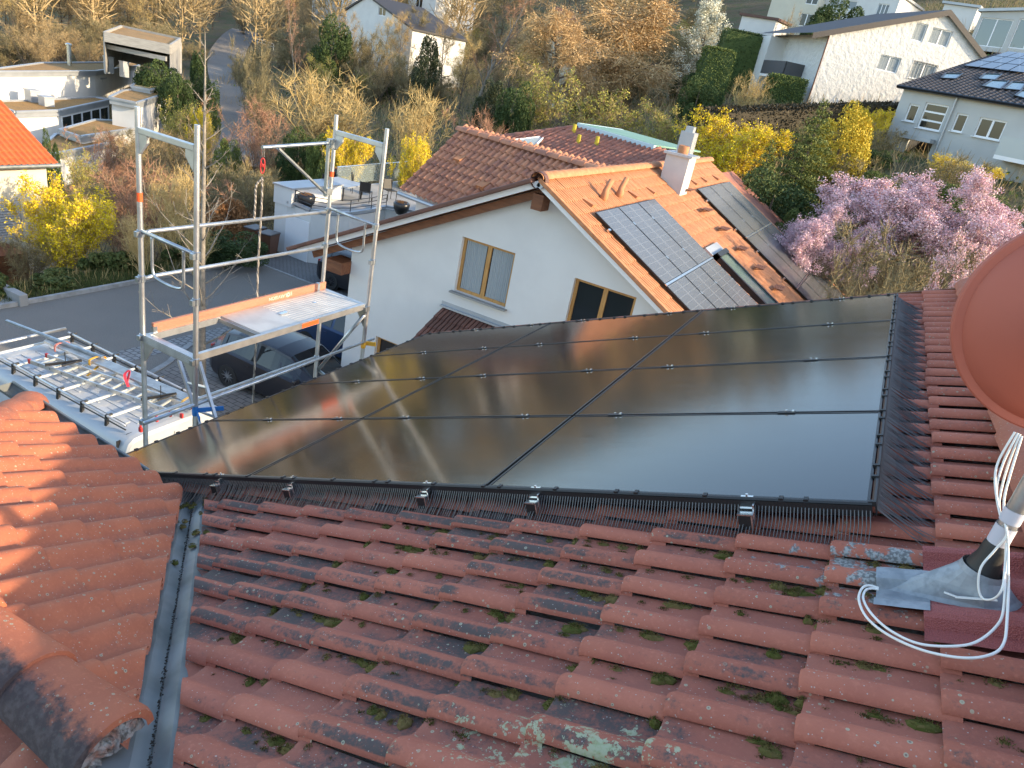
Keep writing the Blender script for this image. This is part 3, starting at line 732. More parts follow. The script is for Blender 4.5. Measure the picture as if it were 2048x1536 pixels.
# ------------------------------------------------------------------ dish, mast, lead collar, cables
MX, MY = .655, 2.44
t = thing('satellite_dish', 'large terracotta coloured satellite dish seen from behind at the right edge', 'satellite dish', (.62, 2.80, -.46))
c0 = np.array([.667, 2.803, -.442]); RD = .358
dn = np.array([.10, -.985, .05]); dn /= np.linalg.norm(dn)        # back of the dish looks to the camera
du = np.cross((0,0,1.), dn); du /= np.linalg.norm(du); dw = np.cross(dn, du)
mb = MB(); prof = [(RD, -.030), (RD, .002), (RD*.985, .006), (RD*.915, .006), (RD*.905, .012), (RD*.80, .040), (RD*.6, .072), (RD*.4, .094), (RD*.2, .107), (.002, .111)]
n = 72; b0 = 0
for (r, h) in prof:
    for k in range(n):
        a = 2*math.pi*k/n; mb.v.append(tuple(c0 + du*r*math.cos(a) + dw*r*1.0*math.sin(a) + dn*h))
for i in range(len(prof)-1):
    for k in range(n):
        mb.f.append([i*n+k, i*n+(k+1)%n, (i+1)*n+(k+1)%n, (i+1)*n+k]); mb.m.append(0); mb.r.append(.5)
fr0 = len(mb.v)
for (r, h) in ((RD, -.030), (RD*.985,-.034), (RD*.92,-.030), (RD*.6,.050), (.002,.095)):
    for k in range(n):
        a = 2*math.pi*k/n; mb.v.append(tuple(c0 + du*r*math.cos(a) + dw*r*math.sin(a) + dn*h))
for i in range(4):
    for k in range(n):
        mb.f.append([fr0+i*n+(k+1)%n, fr0+i*n+k, fr0+(i+1)*n+k, fr0+(i+1)*n+(k+1)%n]); mb.m.append(0); mb.r.append(.5)
obj('reflector', mb, mat('terracotta_paint', (.41,.108,.066), .65, var=(.39,.101,.061), vs_=3, bump=.03, bs=300), t, auto=35)
mb = MB(); arm0 = c0 - dw*RD*.97 + dn*.02 + du*-.05
mb.beam(c0-dw*RD*.93-dn*.035, c0-dw*RD*.70-dn*.46, .035, .025); obj('lnb_arm', mb, M['galv'], t)
mb = MB(); q = c0-dw*RD*.70-dn*.46; mb.tube([q, q+dw*.10+dn*.05], .03, 12); obj('lnb', mb, M['cable'], t)
mb = MB(); bk = c0+dn*.10
mb.beam(bk, np.array([MX+.02, MY+.03, -.46]), .10, .14); obj('bracket', mb, M['galv'], t)
t = thing('antenna_mast', 'grey antenna mast standing in a lead collar on the ridge side of the roof', 'mast', main(MX/CT, MY, 0))
mb = MB(); zb = main(MX/CT, MY, 0)[2]
mb.tube([(MX, MY, zb-.1), (MX, MY, zb+1.1)], .027, 20); obj('pole', mb, M['galv'], t, auto=40)
mb = MB(); mb.lathe([(.030,.285),(.0305,.22)], (MX,MY,zb), 20); mb.lathe([(.0295,.345),(.0295,.30)], (MX,MY,zb), 20); obj('tape_band', mb, mat('pale_adhesive_tape', (.52,.51,.55), .5), t, smooth=True)
mb = MB(); mb.lathe([(.029,.225),(.034,.21),(.037,.17),(.052,.12),(.060,.09),(.062,.05)], (MX,MY,zb), 20); obj('rubber_sleeve', mb, M['rubber'], t, smooth=True)
# lead cone: skewed funnel whose tail runs down the slope, and the dressed lead sheet
mb = MB(); n = 28; ringB = []; ringT = []
ps, py = MX/CT, MY
for k in range(n):
    a = 2*math.pi*k/n; ca, sa = math.cos(a), math.sin(a)
    rb = .095 + (.17*max(0, -ca)**3)
    ringB.append(main(ps - .02 + ca*rb*1.0, py - .005 + sa*.085*(1-.25*max(0,-ca)), .050)); ringT.append(np.array([MX + ca*.066, MY + sa*.066, zb + .105 + ca*.0]))
mid = [(b_*.5 + t_*.5) for b_, t_ in zip(ringB, ringT)]
for A, B in ((ringB, mid), (mid, ringT)):
    for k in range(n): mb.add([A[k], A[(k+1)%n], B[(k+1)%n], B[k]], [(0,1,2,3)], r=.5)
for k in range(n):
    o1, o2 = ringT[k], ringT[(k+1)%n]; cc = np.array([MX,MY,zb+.105]); up_ = np.array([0,0,.02])
    mb.add([o1, o2, o2+(cc-o2)*.08+up_, o1+(cc-o1)*.08+up_], [(0,1,2,3)], r=.5)
    f1, f2 = ringB[k], ringB[(k+1)%n]; cb = main(ps-.02, py, .050)
    mb.add([f1, f2, f2+(f2-cb)*.14-NM*.012, f1+(f1-cb)*.14-NM*.012], [(0,1,2,3)], r=.5)
obj('lead_collar', mb, M['lead'], t, auto=50)
def drape(s1, s2, y1, y2, h, ns=6, ny=26):
    mb = MB(); P = []
    for i in range(ns+1):
        for k in range(ny+1):
            s = s1+(s2-s1)*i/ns; y = y1+(y2-y1)*k/ny
            u = (y - (ROW0-.05)) % WY
            ph = np.interp(u, PROF[:,0], PROF[:,1]*1.0); P.append(main(s, y, ph*1.0 + h + nrng.normal(0,.0006)))
    for i in range(ns):
        for k in range(ny): q = i*(ny+1)+k; mb.add([P[q], P[q+1], P[q+ny+2], P[q+ny+1]], [(0,1,2,3)], r=.5)
    return mb
obj('lead_apron', drape(.392, .548, 2.245, 2.545, .040), M['lead'], t, smooth=True)
def mesh_red():
    m, n, l, b = newmat('embossed_red_flashing'); t_ = NT(n, l); o = t_.obj()
    w1 = t_.voro(t_.map(o, (1,1,1)), 230); t_.link(t_.mix(t_.step(w1, .2, .6), (.37,.095,.082,1), (.29,.070,.060,1)), b.inputs['Base Color'])
    b.inputs['Roughness'].default_value = .6; t_.link(t_.bump(w1, .8, .004), b.inputs['Normal']); return m
M['redmesh'] = mesh_red()
obj('red_flashing', drape(.530, .86, 2.14, 2.66, .036, 10, 40), M['redmesh'], t, smooth=True)
mb = MB(); c = np.array([MX-.05, MY-.09, zb+.035]); mb.beam(c, c+(.10,.0,.045), .004, .018, up=(0,-1,.4)); mb.beam(c+(.01,.005,.0), c+(-.03,.01,-.005), .004, .018, up=(0,-1,.4)); obj('cable_tie', mb, M['cable'], t)
def spline(pts, k=10):
    pts = [np.array(p, float) for p in pts]; out = []
    for i in range(len(pts)-1):
        p0 = pts[max(i-1,0)]; p1 = pts[i]; p2 = pts[i+1]; p3 = pts[min(i+2,len(pts)-1)]
        for j in range(k):
            u = j/k; out.append(.5*((2*p1)+(-p0+p2)*u+(2*p0-5*p1+4*p2-p3)*u*u+(-p0+3*p1-3*p2+p3)*u**3))
    return out + [pts[-1]]
def onroof(x, y, h): return atp(x, y, main(0,0,h), NM)
dm = MY/ray(2000,1000)[1]
def atm(x, y, off=-.04):  return aty(x, y, MY + off)
cab = [[(2036,866,.16),(2005,930,.12),(1993,985,.06),(2003,1040,.0),(2013,1070,-.035),(1990,1100,-.04),(1962,1135,-.06),(1957,1175,-.08),(1967,1198,-.1),(1990,1196,-.12),(2005,1175,-.12),(2010,1130,-.06),(2012,1085,-.035)],
       [(2040,868,.16),(2013,940,.12),(1998,1010,.05),(2012,1055,-.03),(2016,1100,-.04),(2016,1150,-.08)],
       [(2030,864,.16),(1998,920,.13),(1990,960,.08),(1996,1010,.03),(2006,1052,-.02)],
       [(2044,872,.16),(2020,950,.10),(2008,1000,.05),(2010,1045,-.02)]]
for i, c in enumerate(cab):
    pts = spline([atm(x, y, o) for x, y, o in c])
    mb = MB(); mb.tube(pts, .0036, 7)
    tag(obj('antenna_cable', mb, M['cable'], smooth=True), ['white coax cable hanging from the dish and looped tight round the mast foot', 'white coax cable from the dish dropping straight down the mast', 'white coax cable hanging farthest left from the dish', 'white coax cable from the dish nearest the right picture edge'][i], 'cable')
loops = [[(2012,1110,-.03),(2010,1160,-.08),(2008,1210,.07),(1998,1246,.055),(1960,1280,.05),(1915,1292,.048),(1840,1288,.045),(1782,1262,.045),(1745,1230,.048),(1727,1200,.05),(1730,1182,.05),(1742,1177,.045),(1757,1179,.04)],
         [(2014,1112,-.03),(2017,1165,-.08),(2014,1240,.07),(2008,1285,.055),(1985,1308,.05),(1930,1316,.05),(1850,1302,.046),(1780,1272,.045),(1735,1237,.048),(1718,1202,.055),(1722,1180,.055),(1735,1171,.05),(1757,1176,.04)]]
for i, c in enumerate(loops):
    P = [atm(x, y, o) if k < 2 else onroof(x, y, o + .042) for k, (x, y, o) in enumerate(c)]
    mb = MB(); mb.tube(spline(P), .0040, 8)
    tag(obj('antenna_cable', mb, M['cable'], smooth=True), ['white cable loop on the tiles, the tighter inner one', 'white cable loop on the tiles, the wider outer one'][i], 'cable')

# ------------------------------------------------------------------ house walls and windows, generic
UP = np.array([0,0,1.])
def wall_face(mb, B, u, n, L, zb, top, wins=(), breaks=(), depth=.16, mi=0):
    """outer face of a wall from B along u; top(t) is its height line; wins (u0,u1,z0,z1) are true openings with reveals"""
    B, u, n = (np.array(q, float) for q in (B, u, n)); ts = sorted(set([0.0, L] + [w for W_ in wins for w in W_[:2]] + list(breaks)))
    Pt = lambda t, z, o=0: (*(B[:2] + u[:2]*t - n[:2]*o), z)
    for a, b_ in zip(ts[:-1], ts[1:]):
        m_ = (a+b_)/2; ws = sorted([w for w in wins if w[0] < m_ < w[1]], key=lambda w: w[2]); z = zb
        for w in ws:
            mb.add([Pt(a,z), Pt(b_,z), Pt(b_,w[2]), Pt(a,w[2])], [(0,1,2,3)], mi); z = w[3]
        mb.add([Pt(a,z), Pt(b_,z), Pt(b_,top(b_)), Pt(a,top(a))], [(0,1,2,3)], mi)
    for (a,b_,z0,z1) in wins:
        for P, Q in (((a,z0),(b_,z0)),((b_,z0),(b_,z1)),((b_,z1),(a,z1)),((a,z1),(a,z0))):
            mb.add([Pt(*P), Pt(*Q), Pt(*Q,depth), Pt(*P,depth)], [(0,1,2,3)], mi)
def window(parent, B, u, n, w, fm, panes=2, rec=.10, curtain=None, sill=None, bars=0, fw=.07, glass=None, name='window'):
    B, u, n = (np.array(q, float) for q in (B, u, n)); a, b_, z0, z1 = w
    P = lambda t, z, o: np.array([*(B[:2] + u[:2]*t + n[:2]*o), z])
    mb = MB()
    def fb(t0,t1,y0,y1,o0=-.06,o1=0): mb.obox((P(t0,y0,-rec+o0)+P(t1,y1,-rec+o1))/2, u*(t1-t0)/2, n*(o1-o0)/2, UP*(y1-y0)/2)
    fb(a,b_,z0,z0+fw); fb(a,b_,z1-fw,z1); fb(a,a+fw,z0+fw,z1-fw); fb(b_-fw,b_,z0+fw,z1-fw)
    for k in range(1,panes):
        c = a+(b_-a)*k/panes; fb(c-fw*.7,c+fw*.7,z0+fw,z1-fw)
    for k in range(1,bars+1):
        c = z0+(z1-z0)*k/(bars+1); fb(a+fw,b_-fw,c-fw*.6,c+fw*.6)
    f = obj(name, mb, fm, parent)
    g = MB(); g.add([P(a+fw*.5,z0+fw*.5,-rec-.035),P(b_-fw*.5,z0+fw*.5,-rec-.035),P(b_-fw*.5,z1-fw*.5,-rec-.035),P(a+fw*.5,z1-fw*.5,-rec-.035)],[(0,1,2,3)])
    obj('pane', g, glass or M['glass_dark'], f)
    if curtain is not None:
        c = MB(); nn = 60; L_ = b_-a
        for p in range(panes):
            t0, t1 = a+L_*p/panes+fw*1.1, a+L_*(p+1)/panes-fw*1.1; Q = []
            for k in range(nn+1):
                t = t0+(t1-t0)*k/nn; o_ = -rec-.024+.007*math.sin(k*1.1)+.004*math.sin(k*.37)
                Q += [P(t,z0+fw,o_), P(t,z1-fw,o_)]
            for k in range(nn): c.add([Q[2*k],Q[2*k+2],Q[2*k+3],Q[2*k+1]],[(0,1,2,3)])
        obj('curtain', c, curtain, f)
    if sill is not None:
        s_ = MB(); s_.obox(P((a+b_)/2, z0-.02, .03), u*((b_-a)/2+.06), n*.10, UP*.018); obj('sill', s_, sill, f)
    return f

# ------------------------------------------------------------------ neighbour house with honey coloured windows
NB = thing('neighbour_house', 'white gabled house with orange concrete tiles and honey coloured window frames', 'house', (-6, 18, G0))
XR, ZR = -6.12, -2.085; SR, SL = math.radians(29.0), math.radians(27.1); YV, YF, YW = 13.3, 27.5, 13.78
def nbr(v, y, h):     # right slope, v down from the ridge
    return np.array([XR + v*math.cos(SR), y, ZR - v*math.sin(SR)]) + np.array([math.sin(SR),0,math.cos(SR)])*h
def nbl(v, y, h):
    return np.array([XR - v*math.cos(SL), y, ZR - v*math.sin(SL)]) + np.array([-math.sin(SL),0,math.cos(SL)])*h
PF = np.array([(0,-.022),(.010,-.022),(.017,.020),(.035,.027),(.075,.027),(.093,.020),(.100,-.022),(.112,-.022),(.119,.020),(.137,.027),(.178,.027),(.196,.020),(.203,-.022),(.212,-.022)])
nt = int((YF-YV)/.21)
V, F, R, PR = tile_field(lambda u, v, h: nbr(6.9-v, u, h), [YV+.02+.21*k for k in range(nt)], [.345*k for k in range(20)], W=.21, L=.345, prof=PF, lift=.020, thick=.014)
tile_obj('roof', V, F, R, PR, M['tile_nb'], NB, flip=True)
mb = MB(); mb.add([nbl(-.02,YV,.03),nbl(6.85,YV,.03),nbl(6.85,YF,.03),nbl(-.02,YF,.03)],[(0,1,2,3)]); obj('roof', mb, M['tile_wing'], NB)
caps('ridge_caps', lambda t: (np.array([XR, YF-t, ZR+.03]), np.array([0,-1.,0]), UP), int((YF-YV)/.40)+1, .395, .145, M['tile_nb'], NB)
# verges
mb = MB()
for k in range(20):
    v = .1+.345*k; mb.obox(nbl(v+.19, YV+.02, .02), (nbl(1,0,0)-nbl(0,0,0))*.185, (0,.15,0), np.array([-math.sin(SL),0,math.cos(SL)])*.045)
mb.lathe([(.17,-.02),(.17,.16),(.02,.17)], (XR,YV-.02,ZR-.02), 14, axis=1)
obj('verge_tiles', mb, M['dkbrown_tile'], NB, bevel=.02)
mb = MB()
for k in range(20): mb.obox(nbr(.345*k+.20, YV+.0, .015), (nbr(1,0,0)-nbr(0,0,0))*.18, (0,.05,0), np.array([math.sin(SR),0,math.cos(SR)])*.045)
obj('verge_tiles', mb, M['tile_nb'], NB, bevel=.015)
mb = MB()
mb.beam(nbl(.02,YV+.06,-.075), nbl(6.85,YV+.06,-.075), .05, .12, up=(-math.sin(SL),0,math.cos(SL)))
mb.beam(nbr(.02,YV+.06,-.075), nbr(6.9,YV+.06,-.075), .05, .12, up=(math.sin(SR),0,math.cos(SR)))
obj('barge_board', mb, M['pvc'], NB)
mb = MB()
mb.add([nbl(0,YV+.1,-.14),nbl(6.8,YV+.1,-.14),nbl(6.8,YW+.1,-.14),nbl(0,YW+.1,-.14)],[(0,1,2,3)])
mb.add([nbr(0,YV+.1,-.14),nbr(6.8,YV+.1,-.14),nbr(6.8,YW+.1,-.14),nbr(0,YW+.1,-.14)],[(0,1,2,3)])
mb.beam(nbl(.1,YW-.16,-.25), nbl(6.6,YW-.16,-.25), .12, .16, up=(-math.sin(SL),0,math.cos(SL)))
obj('soffit', mb, M['wood_dark'], NB)
obj('purlin_end', MB().box((XR-.12,YV+.12,ZR-.62),(XR+.12,YW+.2,ZR-.30)), M['wood_dark'], NB); obj('purlin_end', MB().box((-11.35,YV+.12,-5.52),(-10.85,YW+.2,-5.22)), M['wood_dark'], NB)
XL = aty(700,545,YW)[0]; XRW = -.2
def nbtop(t):
    x = XL + t; return (ZR - (XR-x)*math.tan(SL) if x < XR else ZR - (x-XR)*math.tan(SR)) - .17
def rect(tl, tr, bl, br, Y):
    p = [aty(*q, Y) for q in (tl,tr,bl,br)]; return ((p[0][0]+p[2][0])/2-XL, (p[1][0]+p[3][0])/2-XL, (p[2][2]+p[3][2])/2, (p[0][2]+p[1][2])/2)
w1 = rect((926,470),(1032,510),(908,580),(1008,617),YW); w2 = rect((1150,553),(1272,597),(1126,660),(1246,700),YW); w2 = (w2[0], w2[1], w2[3]-2.05, w2[3])
w3 = (aty(752,672,YW)[0]-XL, aty(752,672,YW)[0]-XL+1.3, -7.9, aty(760,675,YW)[2])
mb = MB(); wall_face(mb, (XL,YW,0), (1,0,0), (0,-1,0), XRW-XL, G0-.3, nbtop, [w1,w2,w3], [XR-XL])
mb.add([(XL,YW,G0-.3),(XL,27.2,G0-.3),(XL,27.2,nbtop(0)),(XL,YW,nbtop(0))],[(0,3,2,1)])
mb.add([(XRW,YW,G0-.3),(XRW,27.2,G0-.3),(XRW,27.2,nbtop(XRW-XL)),(XRW,YW,nbtop(XRW-XL))],[(0,1,2,3)])
mb.add([(XL,27.2,G0-.3),(XRW,27.2,G0-.3),(XRW,27.2,nbtop(XRW-XL)),(XR,27.2,ZR-.2),(XL,27.2,nbtop(0))],[(4,3,2,1,0)])
obj('wall', mb, M['white_render'], NB)
wb = dict(B=(XL,YW,0), u=(1,0,0), n=(0,-1,0))
window(NB, w=w1, fm=M['wood_frame'], panes=2, curtain=M['curtain'], sill=M['concrete'], **wb)
window(NB, w=w2, fm=M['wood_frame'], panes=2, **wb)
window(NB, w=w3, fm=M['wood_frame'], panes=2, sill=M['concrete'], **wb)
# lean-to canopy below the window: brown tiles and zinc flashing
fa, fb_ = aty(886,610,YW), aty(1012,656,YW); yl, xc0, xc1, zc = YW-1.3, fa[0], fb_[0]+1.6, (fa[2]+fb_[2])/2
sc_ = math.atan2(.62, 1.3)
V, F, R, PR = tile_field(lambda u, v, h: np.array([u, YW-1.32+v*math.cos(sc_), zc-.66+v*math.sin(sc_)])+np.array([0,-math.sin(sc_),math.cos(sc_)])*h, [xc0+.02+.21*k for k in range(int((xc1-xc0)/.21))], [.345*k for k in range(4)], W=.21, L=.345, prof=PF)
tile_obj('canopy_roof', V, F, R, PR, M['dkbrown_tile'], NB)
mb = MB(); mb.beam((xc0-.03,YW-.05,zc+.0),(xc1,YW-.05,zc+.0),.10,.04); mb.beam((xc0-.03,YW-.01,zc+.05),(xc1,YW-.01,zc+.05),.02,.10); obj('canopy_flashing', mb, M['greymetal'], NB)
# chimney, vents, roof steps, skylight
mb = MB(); c0_ = aty(1348,380,20.8); cx, ct = -5.42, float(aty(1352,308,20.8)[2])
mb.prism([(cx-.33,20.4,-2.9),(cx+.33,20.4,-2.9),(cx+.33,21.15,-2.9),(cx-.33,21.15,-2.9)],(0,0,ct+2.9)); ch = obj('chimney', mb, mat('grey_white_chimney_render',(.50,.49,.47),.9,var=(.43,.42,.41),vs_=1.5,bump=.2), NB)
mb = MB(); mb.box((cx-.40,20.33,ct),(cx+.40,21.22,ct+.06)); obj('chimney_cap', mb, M['greymetal'], ch); obj('chimney_flashing', MB().beam((cx-.36,20.78,-2.52),(cx+.37,20.78,-2.72),.86,.03), M['greymetal'], ch)
mb = MB(); mb.lathe([(.15,ct+.06),(.16,ct+.12),(.15,ct+.26),(.11,ct+.27),(.10,ct+.1)], (cx,20.78,0), 12); obj('chimney_pot', mb, M['tile_nb'], ch, smooth=True)
mb = MB(); mb.box((-6.6,24.4,-3),(-6.15,24.9,-1.15)); mb.box((-6.5,24.5,-1.15),(-6.25,24.8,-.98)); obj('chimney', mb, M['greymetal'], NB)
def on_slope(x, y): return atp(x, y, nbr(0,0,.02), np.array([math.sin(SR),0,math.cos(SR)]))
Z6 = lambda x, y: (1000 + x/2.926, 300 + y/2.926)
NR = np.array([math.sin(SR),0,math.cos(SR)]); DR = np.array([math.cos(SR),0,-math.sin(SR)])
for q in (Z6(600,290), Z6(692,272)):
    mb = MB(); p = on_slope(*q); mb.tube([p-NR*.05, p+NR*.10-DR*.02, p+NR*.13-DR*.06+np.array([0,.04,.05]), p+UP*.36+NR*.05+np.array([0,.22,0])], [.10,.085,.065,.062], 10); obj('vent_pipe', mb, M['tile_nb'], NB, smooth=True)
for q in (Z6(515,310), Z6(775,262), Z6(880,240), Z6(1130,190), Z6(1190,175), Z6(1258,163)):
    mb = MB(); p = on_slope(*q); mb.add([p-DR*.15-(0,.11,0)+NR*.02, p-DR*.15+(0,.11,0)+NR*.02, p+DR*.14+(0,.10,0)+NR*.085, p+DR*.14-(0,.10,0)+NR*.085, p+DR*.15+(0,.10,0), p+DR*.15-(0,.10,0)], [(0,1,2,3),(3,2,4,5),(0,3,5),(1,4,2)])
    obj('vent_tile', mb, M['tile_nb'], NB)
for q in (Z6(1085,255), Z6(1190,372), Z6(1292,482), Z6(1396,597), Z6(1500,708), Z6(1608,828)):
    mb = MB(); p = on_slope(*q)
    for k in range(5): c = p + NR*.16 + np.array([0,0,0]) + np.array([(k-2)*.055,0,0]); mb.beam(c-(0,.28,0), c+(0,.28,0), .035, .02)
    for s_ in (-.2,.2): mb.beam(p+(0,s_,0)-DR*.12, p+(0,s_,0)+NR*.15+np.array([.12,0,0]), .02,.02); mb.beam(p+(0,s_,0)+NR*.15-np.array([.12,0,0]), p+(0,s_,0)+NR*.15+np.array([.12,0,0]), .02,.02)
    obj('roof_step', mb, M['wood_dark'], NB)
mb = MB(); ss = nbr(4.25,19.0,0)
def sb(v0,v1,y0,y1,h0,h1,mb): 
    P = [nbr(v,y,h) for h in (h0,h1) for v,y in ((v0,y0),(v1,y0),(v1,y1),(v0,y1))]; mb.add(P,[(0,1,2,3),(4,7,6,5),(0,4,5,1),(1,5,6,2),(2,6,7,3),(3,7,4,0)])
sy0, sy1, sv0, sv1 = 18.35, 19.35, 3.15, 5.2
sb(sv0,sv1,sy0,sy0+.10,.02,.17,mb); sb(sv0,sv1,sy1-.10,sy1,.02,.17,mb); sb(sv0,sv0+.14,sy0,sy1,.02,.20,mb); sb(sv1-.12,sv1,sy0,sy1,.02,.15,mb)
sk_ = obj('skylight', mb, M['blackmetal'], NB)
mb = MB(); mb.add([nbr(sv0+.14,sy0+.1,.14),nbr(sv1-.12,sy0+.1,.14),nbr(sv1-.12,sy1-.1,.14),nbr(sv0+.14,sy1-.1,.14)],[(0,1,2,3)]); obj('pane', mb, mat('greenish_glass',(.10,.15,.13),.12,spec=.8), sk_)
mb = MB(); sb(sv0-.28,sv0-.02,sy0-.1,sy1+.15,.03,.10,mb); obj('skylight_flashing', mb, M['greymetal'], sk_); mb = MB(); sb(sv1+.0,sv1+.3,sy0-.05,sy1+.05,.02,.05,mb); obj('skylight_flashing', mb, M['greymetal'], sk_)
# annex behind with darker tiles, glass canopy
mb = MB(); mb.add([nbr(.3,YF+.05,-.35),nbr(5.3,YF+.05,-.35),nbr(5.3,YF+4.4,-.42),nbr(.3,YF+4.4,-.42)],[(0,1,2,3)])
an = obj('annex_roof', mb, M['tile_red3'], NB)
mb = MB(); p = [on_slope(*Z6(1480,375)), on_slope(*Z6(1650,440)), on_slope(*Z6(1600,510)), on_slope(*Z6(1460,400))]
yc = 29.0; q = [aty(*Z6(1485,370),yc+2), aty(*Z6(1655,440),yc+2), aty(*Z6(1600,505),yc), aty(*Z6(1450,385),yc)]
mb.prism(q, (0,0,-.06)); obj('glass_canopy', mb, mat('pale_blue_roof_sheet',(.42,.55,.60),.25,spec=.8), NB)
# solar modules of the neighbour
def nbpanels(label, group, y0, y1, ny, v0, lens):
    v = v0
    for r_, ln in enumerate(lens):
        for k in range(ny):
            a, b_ = y0+(y1-y0)*k/ny+.012, y0+(y1-y0)*(k+1)/ny-.012
            t = thing('roof_solar_panel', label[r_]%(['nearest','middle','farthest'][k]), 'solar panel', nbr(v,a,.12), 0, group)
            fr = MB(); sb(v,v+ln-.02,a,b_,.085,.12,fr); obj('frame', fr, M['blackmetal'], t)
            me = bpy.data.meshes.new('glass'); hl, hw = (ln-.02)/2-.02, (b_-a)/2-.018
            me.from_pydata([(-hl,-hw,0),(hl,-hw,0),(hl,hw,0),(-hl,hw,0)],[],[(0,1,2,3)]); me.materials.append(M['pv_nb'])
            o = bpy.data.objects.new('glass', me); COL.objects.link(o); o.parent = t; o.rotation_euler = (0, SR, 0)
            c = nbr(v+(ln-.02)/2,(a+b_)/2,.124); o.location = tuple(c - np.array(LOC[t.name]))
            if k > 0:
                mc = MB()
                for f_ in (.25,.75): mc.obox(nbr(v+ln*f_, a-.012, .128), DR*.04, (0,.02,0), NR*.008)
                obj('bright_clamp', mc, M['steel'], t)
        mbx = MB(); v += ln+.03
    return v
va = 1.13; 
nbpanels(['blue grey solar panel in the top row of the near array on the orange roof, %s of three','blue grey solar panel in the low row of the near array on the orange roof, %s of three'],
         'blue grey solar panels on the neighbour roof', 14.02, 18.0, 3, va, [2.05,2.05])
nbpanels(['grey solar panel in the top row of the far array on the orange roof, %s of three','grey solar panel in the second row of the far array on the orange roof, %s of three','grey solar panel in the lowest row of the far array on the orange roof, %s of three'],
         'grey solar panels on the neighbour roof', 22.25, 26.7, 3, va, [2.05,2.05,1.5])
mb = MB()
for (v,a,b_) in ((va+2.055,14.02,18.0),(va+2.055,22.25,26.7),(va+4.135,22.25,26.7)): mb.beam(nbr(v,a,.125),nbr(v,b_,.125),.05,.02,up=NR)
for v in (1.6,3.9,5.0): mb.beam(nbr(v,13.9,.085),nbr(v,18.05,.085),.05,.05,up=NR)
for v in (1.6,2.8,3.7,4.8): mb.beam(nbr(v,22.1,.085),nbr(v,26.75,.085),.05,.05,up=NR)
obj('panel_rails', mb, M['steel'], NB)
# wing of the house with big roll tiles
wa = atz(920,262,-2.3); wbp = atz(*Z2(1740,1000),-2.3); rd_ = (wbp-wa)/np.linalg.norm(wbp-wa); wc = atp(800,380,wa,rd_)
sdn = wc-wa; Lw = np.linalg.norm(sdn); sdn = sdn/Lw; wn_ = np.cross(rd_, -sdn); wn_ *= np.sign(wn_[2]); LR = np.linalg.norm(wbp-wa)+.9
PFW = np.array([(0,.015),(.002,.035),(.014,.062),(.036,.078),(.062,.078),(.086,.058),(.104,.022),(.116,.003),(.16,0),(.215,.0)])
V, F, R, PR = tile_field(lambda u, v, h: wa + rd_*u + sdn*(Lw+.02-v) + wn_*h, [.02+.205*k for k in range(int(LR/.205))], [.30*k for k in range(int(Lw/.30)+1)], W=.205, L=.30, prof=PFW, lift=.052, thick=.02)
tile_obj('wing_roof', V, F, R, PR, M['tile_wing'], NB, flip=False)
caps('wing_ridge_caps', lambda t: (wa + rd_*(LR-t) + wn_*.03, -rd_, UP), int(LR/.42)+1, .42, .15, M['tile_wing'], NB)
mb = MB(); bk_ = sdn*np.array([-1,-1,1.]); bkn = wa + (-(sdn - 2*sdn*np.array([0,0,1.])))*0
hz_ = sdn.copy(); hz_[2] = 0; hz_ /= np.linalg.norm(hz_)
back_low = wa - hz_*2.2 + np.array([0,0,-1.4])
mb.add([wa, wa+rd_*LR, back_low+rd_*LR, back_low],[(0,1,2,3)]); obj('wing_roof', mb, M['tile_wing'], NB)
mb = MB(); iw = wa + rd_*.35; z_e = wc[2]
e1 = wc + rd_*.35 - hz_*.35; e2 = e1 + rd_*(LR-.4); e3 = back_low + rd_*.35 + hz_*.3
mb.add([(*e1[:2],G0),(*e2[:2],G0),(*e2[:2],z_e-.0),(*e1[:2],z_e-.0)],[(0,1,2,3)])
mb.add([(*e3[:2],G0),(*e1[:2],G0),(*e1[:2],z_e),(*iw[:2],wa[2]-.15),(*e3[:2],back_low[2]-.1)],[(0,1,2,3,4)]); obj('wing_wall', mb, M['white_render'], NB)
mb = MB(); mb.tube([wc+sdn*.06+np.array([0,0,-.05]), wc+rd_*3+sdn*.06+np.array([0,0,-.07])], .06, 8); obj('wing_gutter', mb, M['greymetal'], NB)
for u_, v_ in ((.95,1.9),(2.35,1.25)):
    mb = MB(); p = wa + rd_*u_ + sdn*(Lw-v_+.2) + wn_*.03
    mb.add([p-sdn*.2-rd_*.14+wn_*.03, p-sdn*.2+rd_*.14+wn_*.03, p+sdn*.15+rd_*.12+wn_*.14, p+sdn*.15-rd_*.12+wn_*.14, p+sdn*.16+rd_*.12, p+sdn*.16-rd_*.12],[(0,1,2,3),(3,2,4,5),(0,3,5),(1,4,2)]); obj('vent_tile', mb, M['tile_nb'], NB)

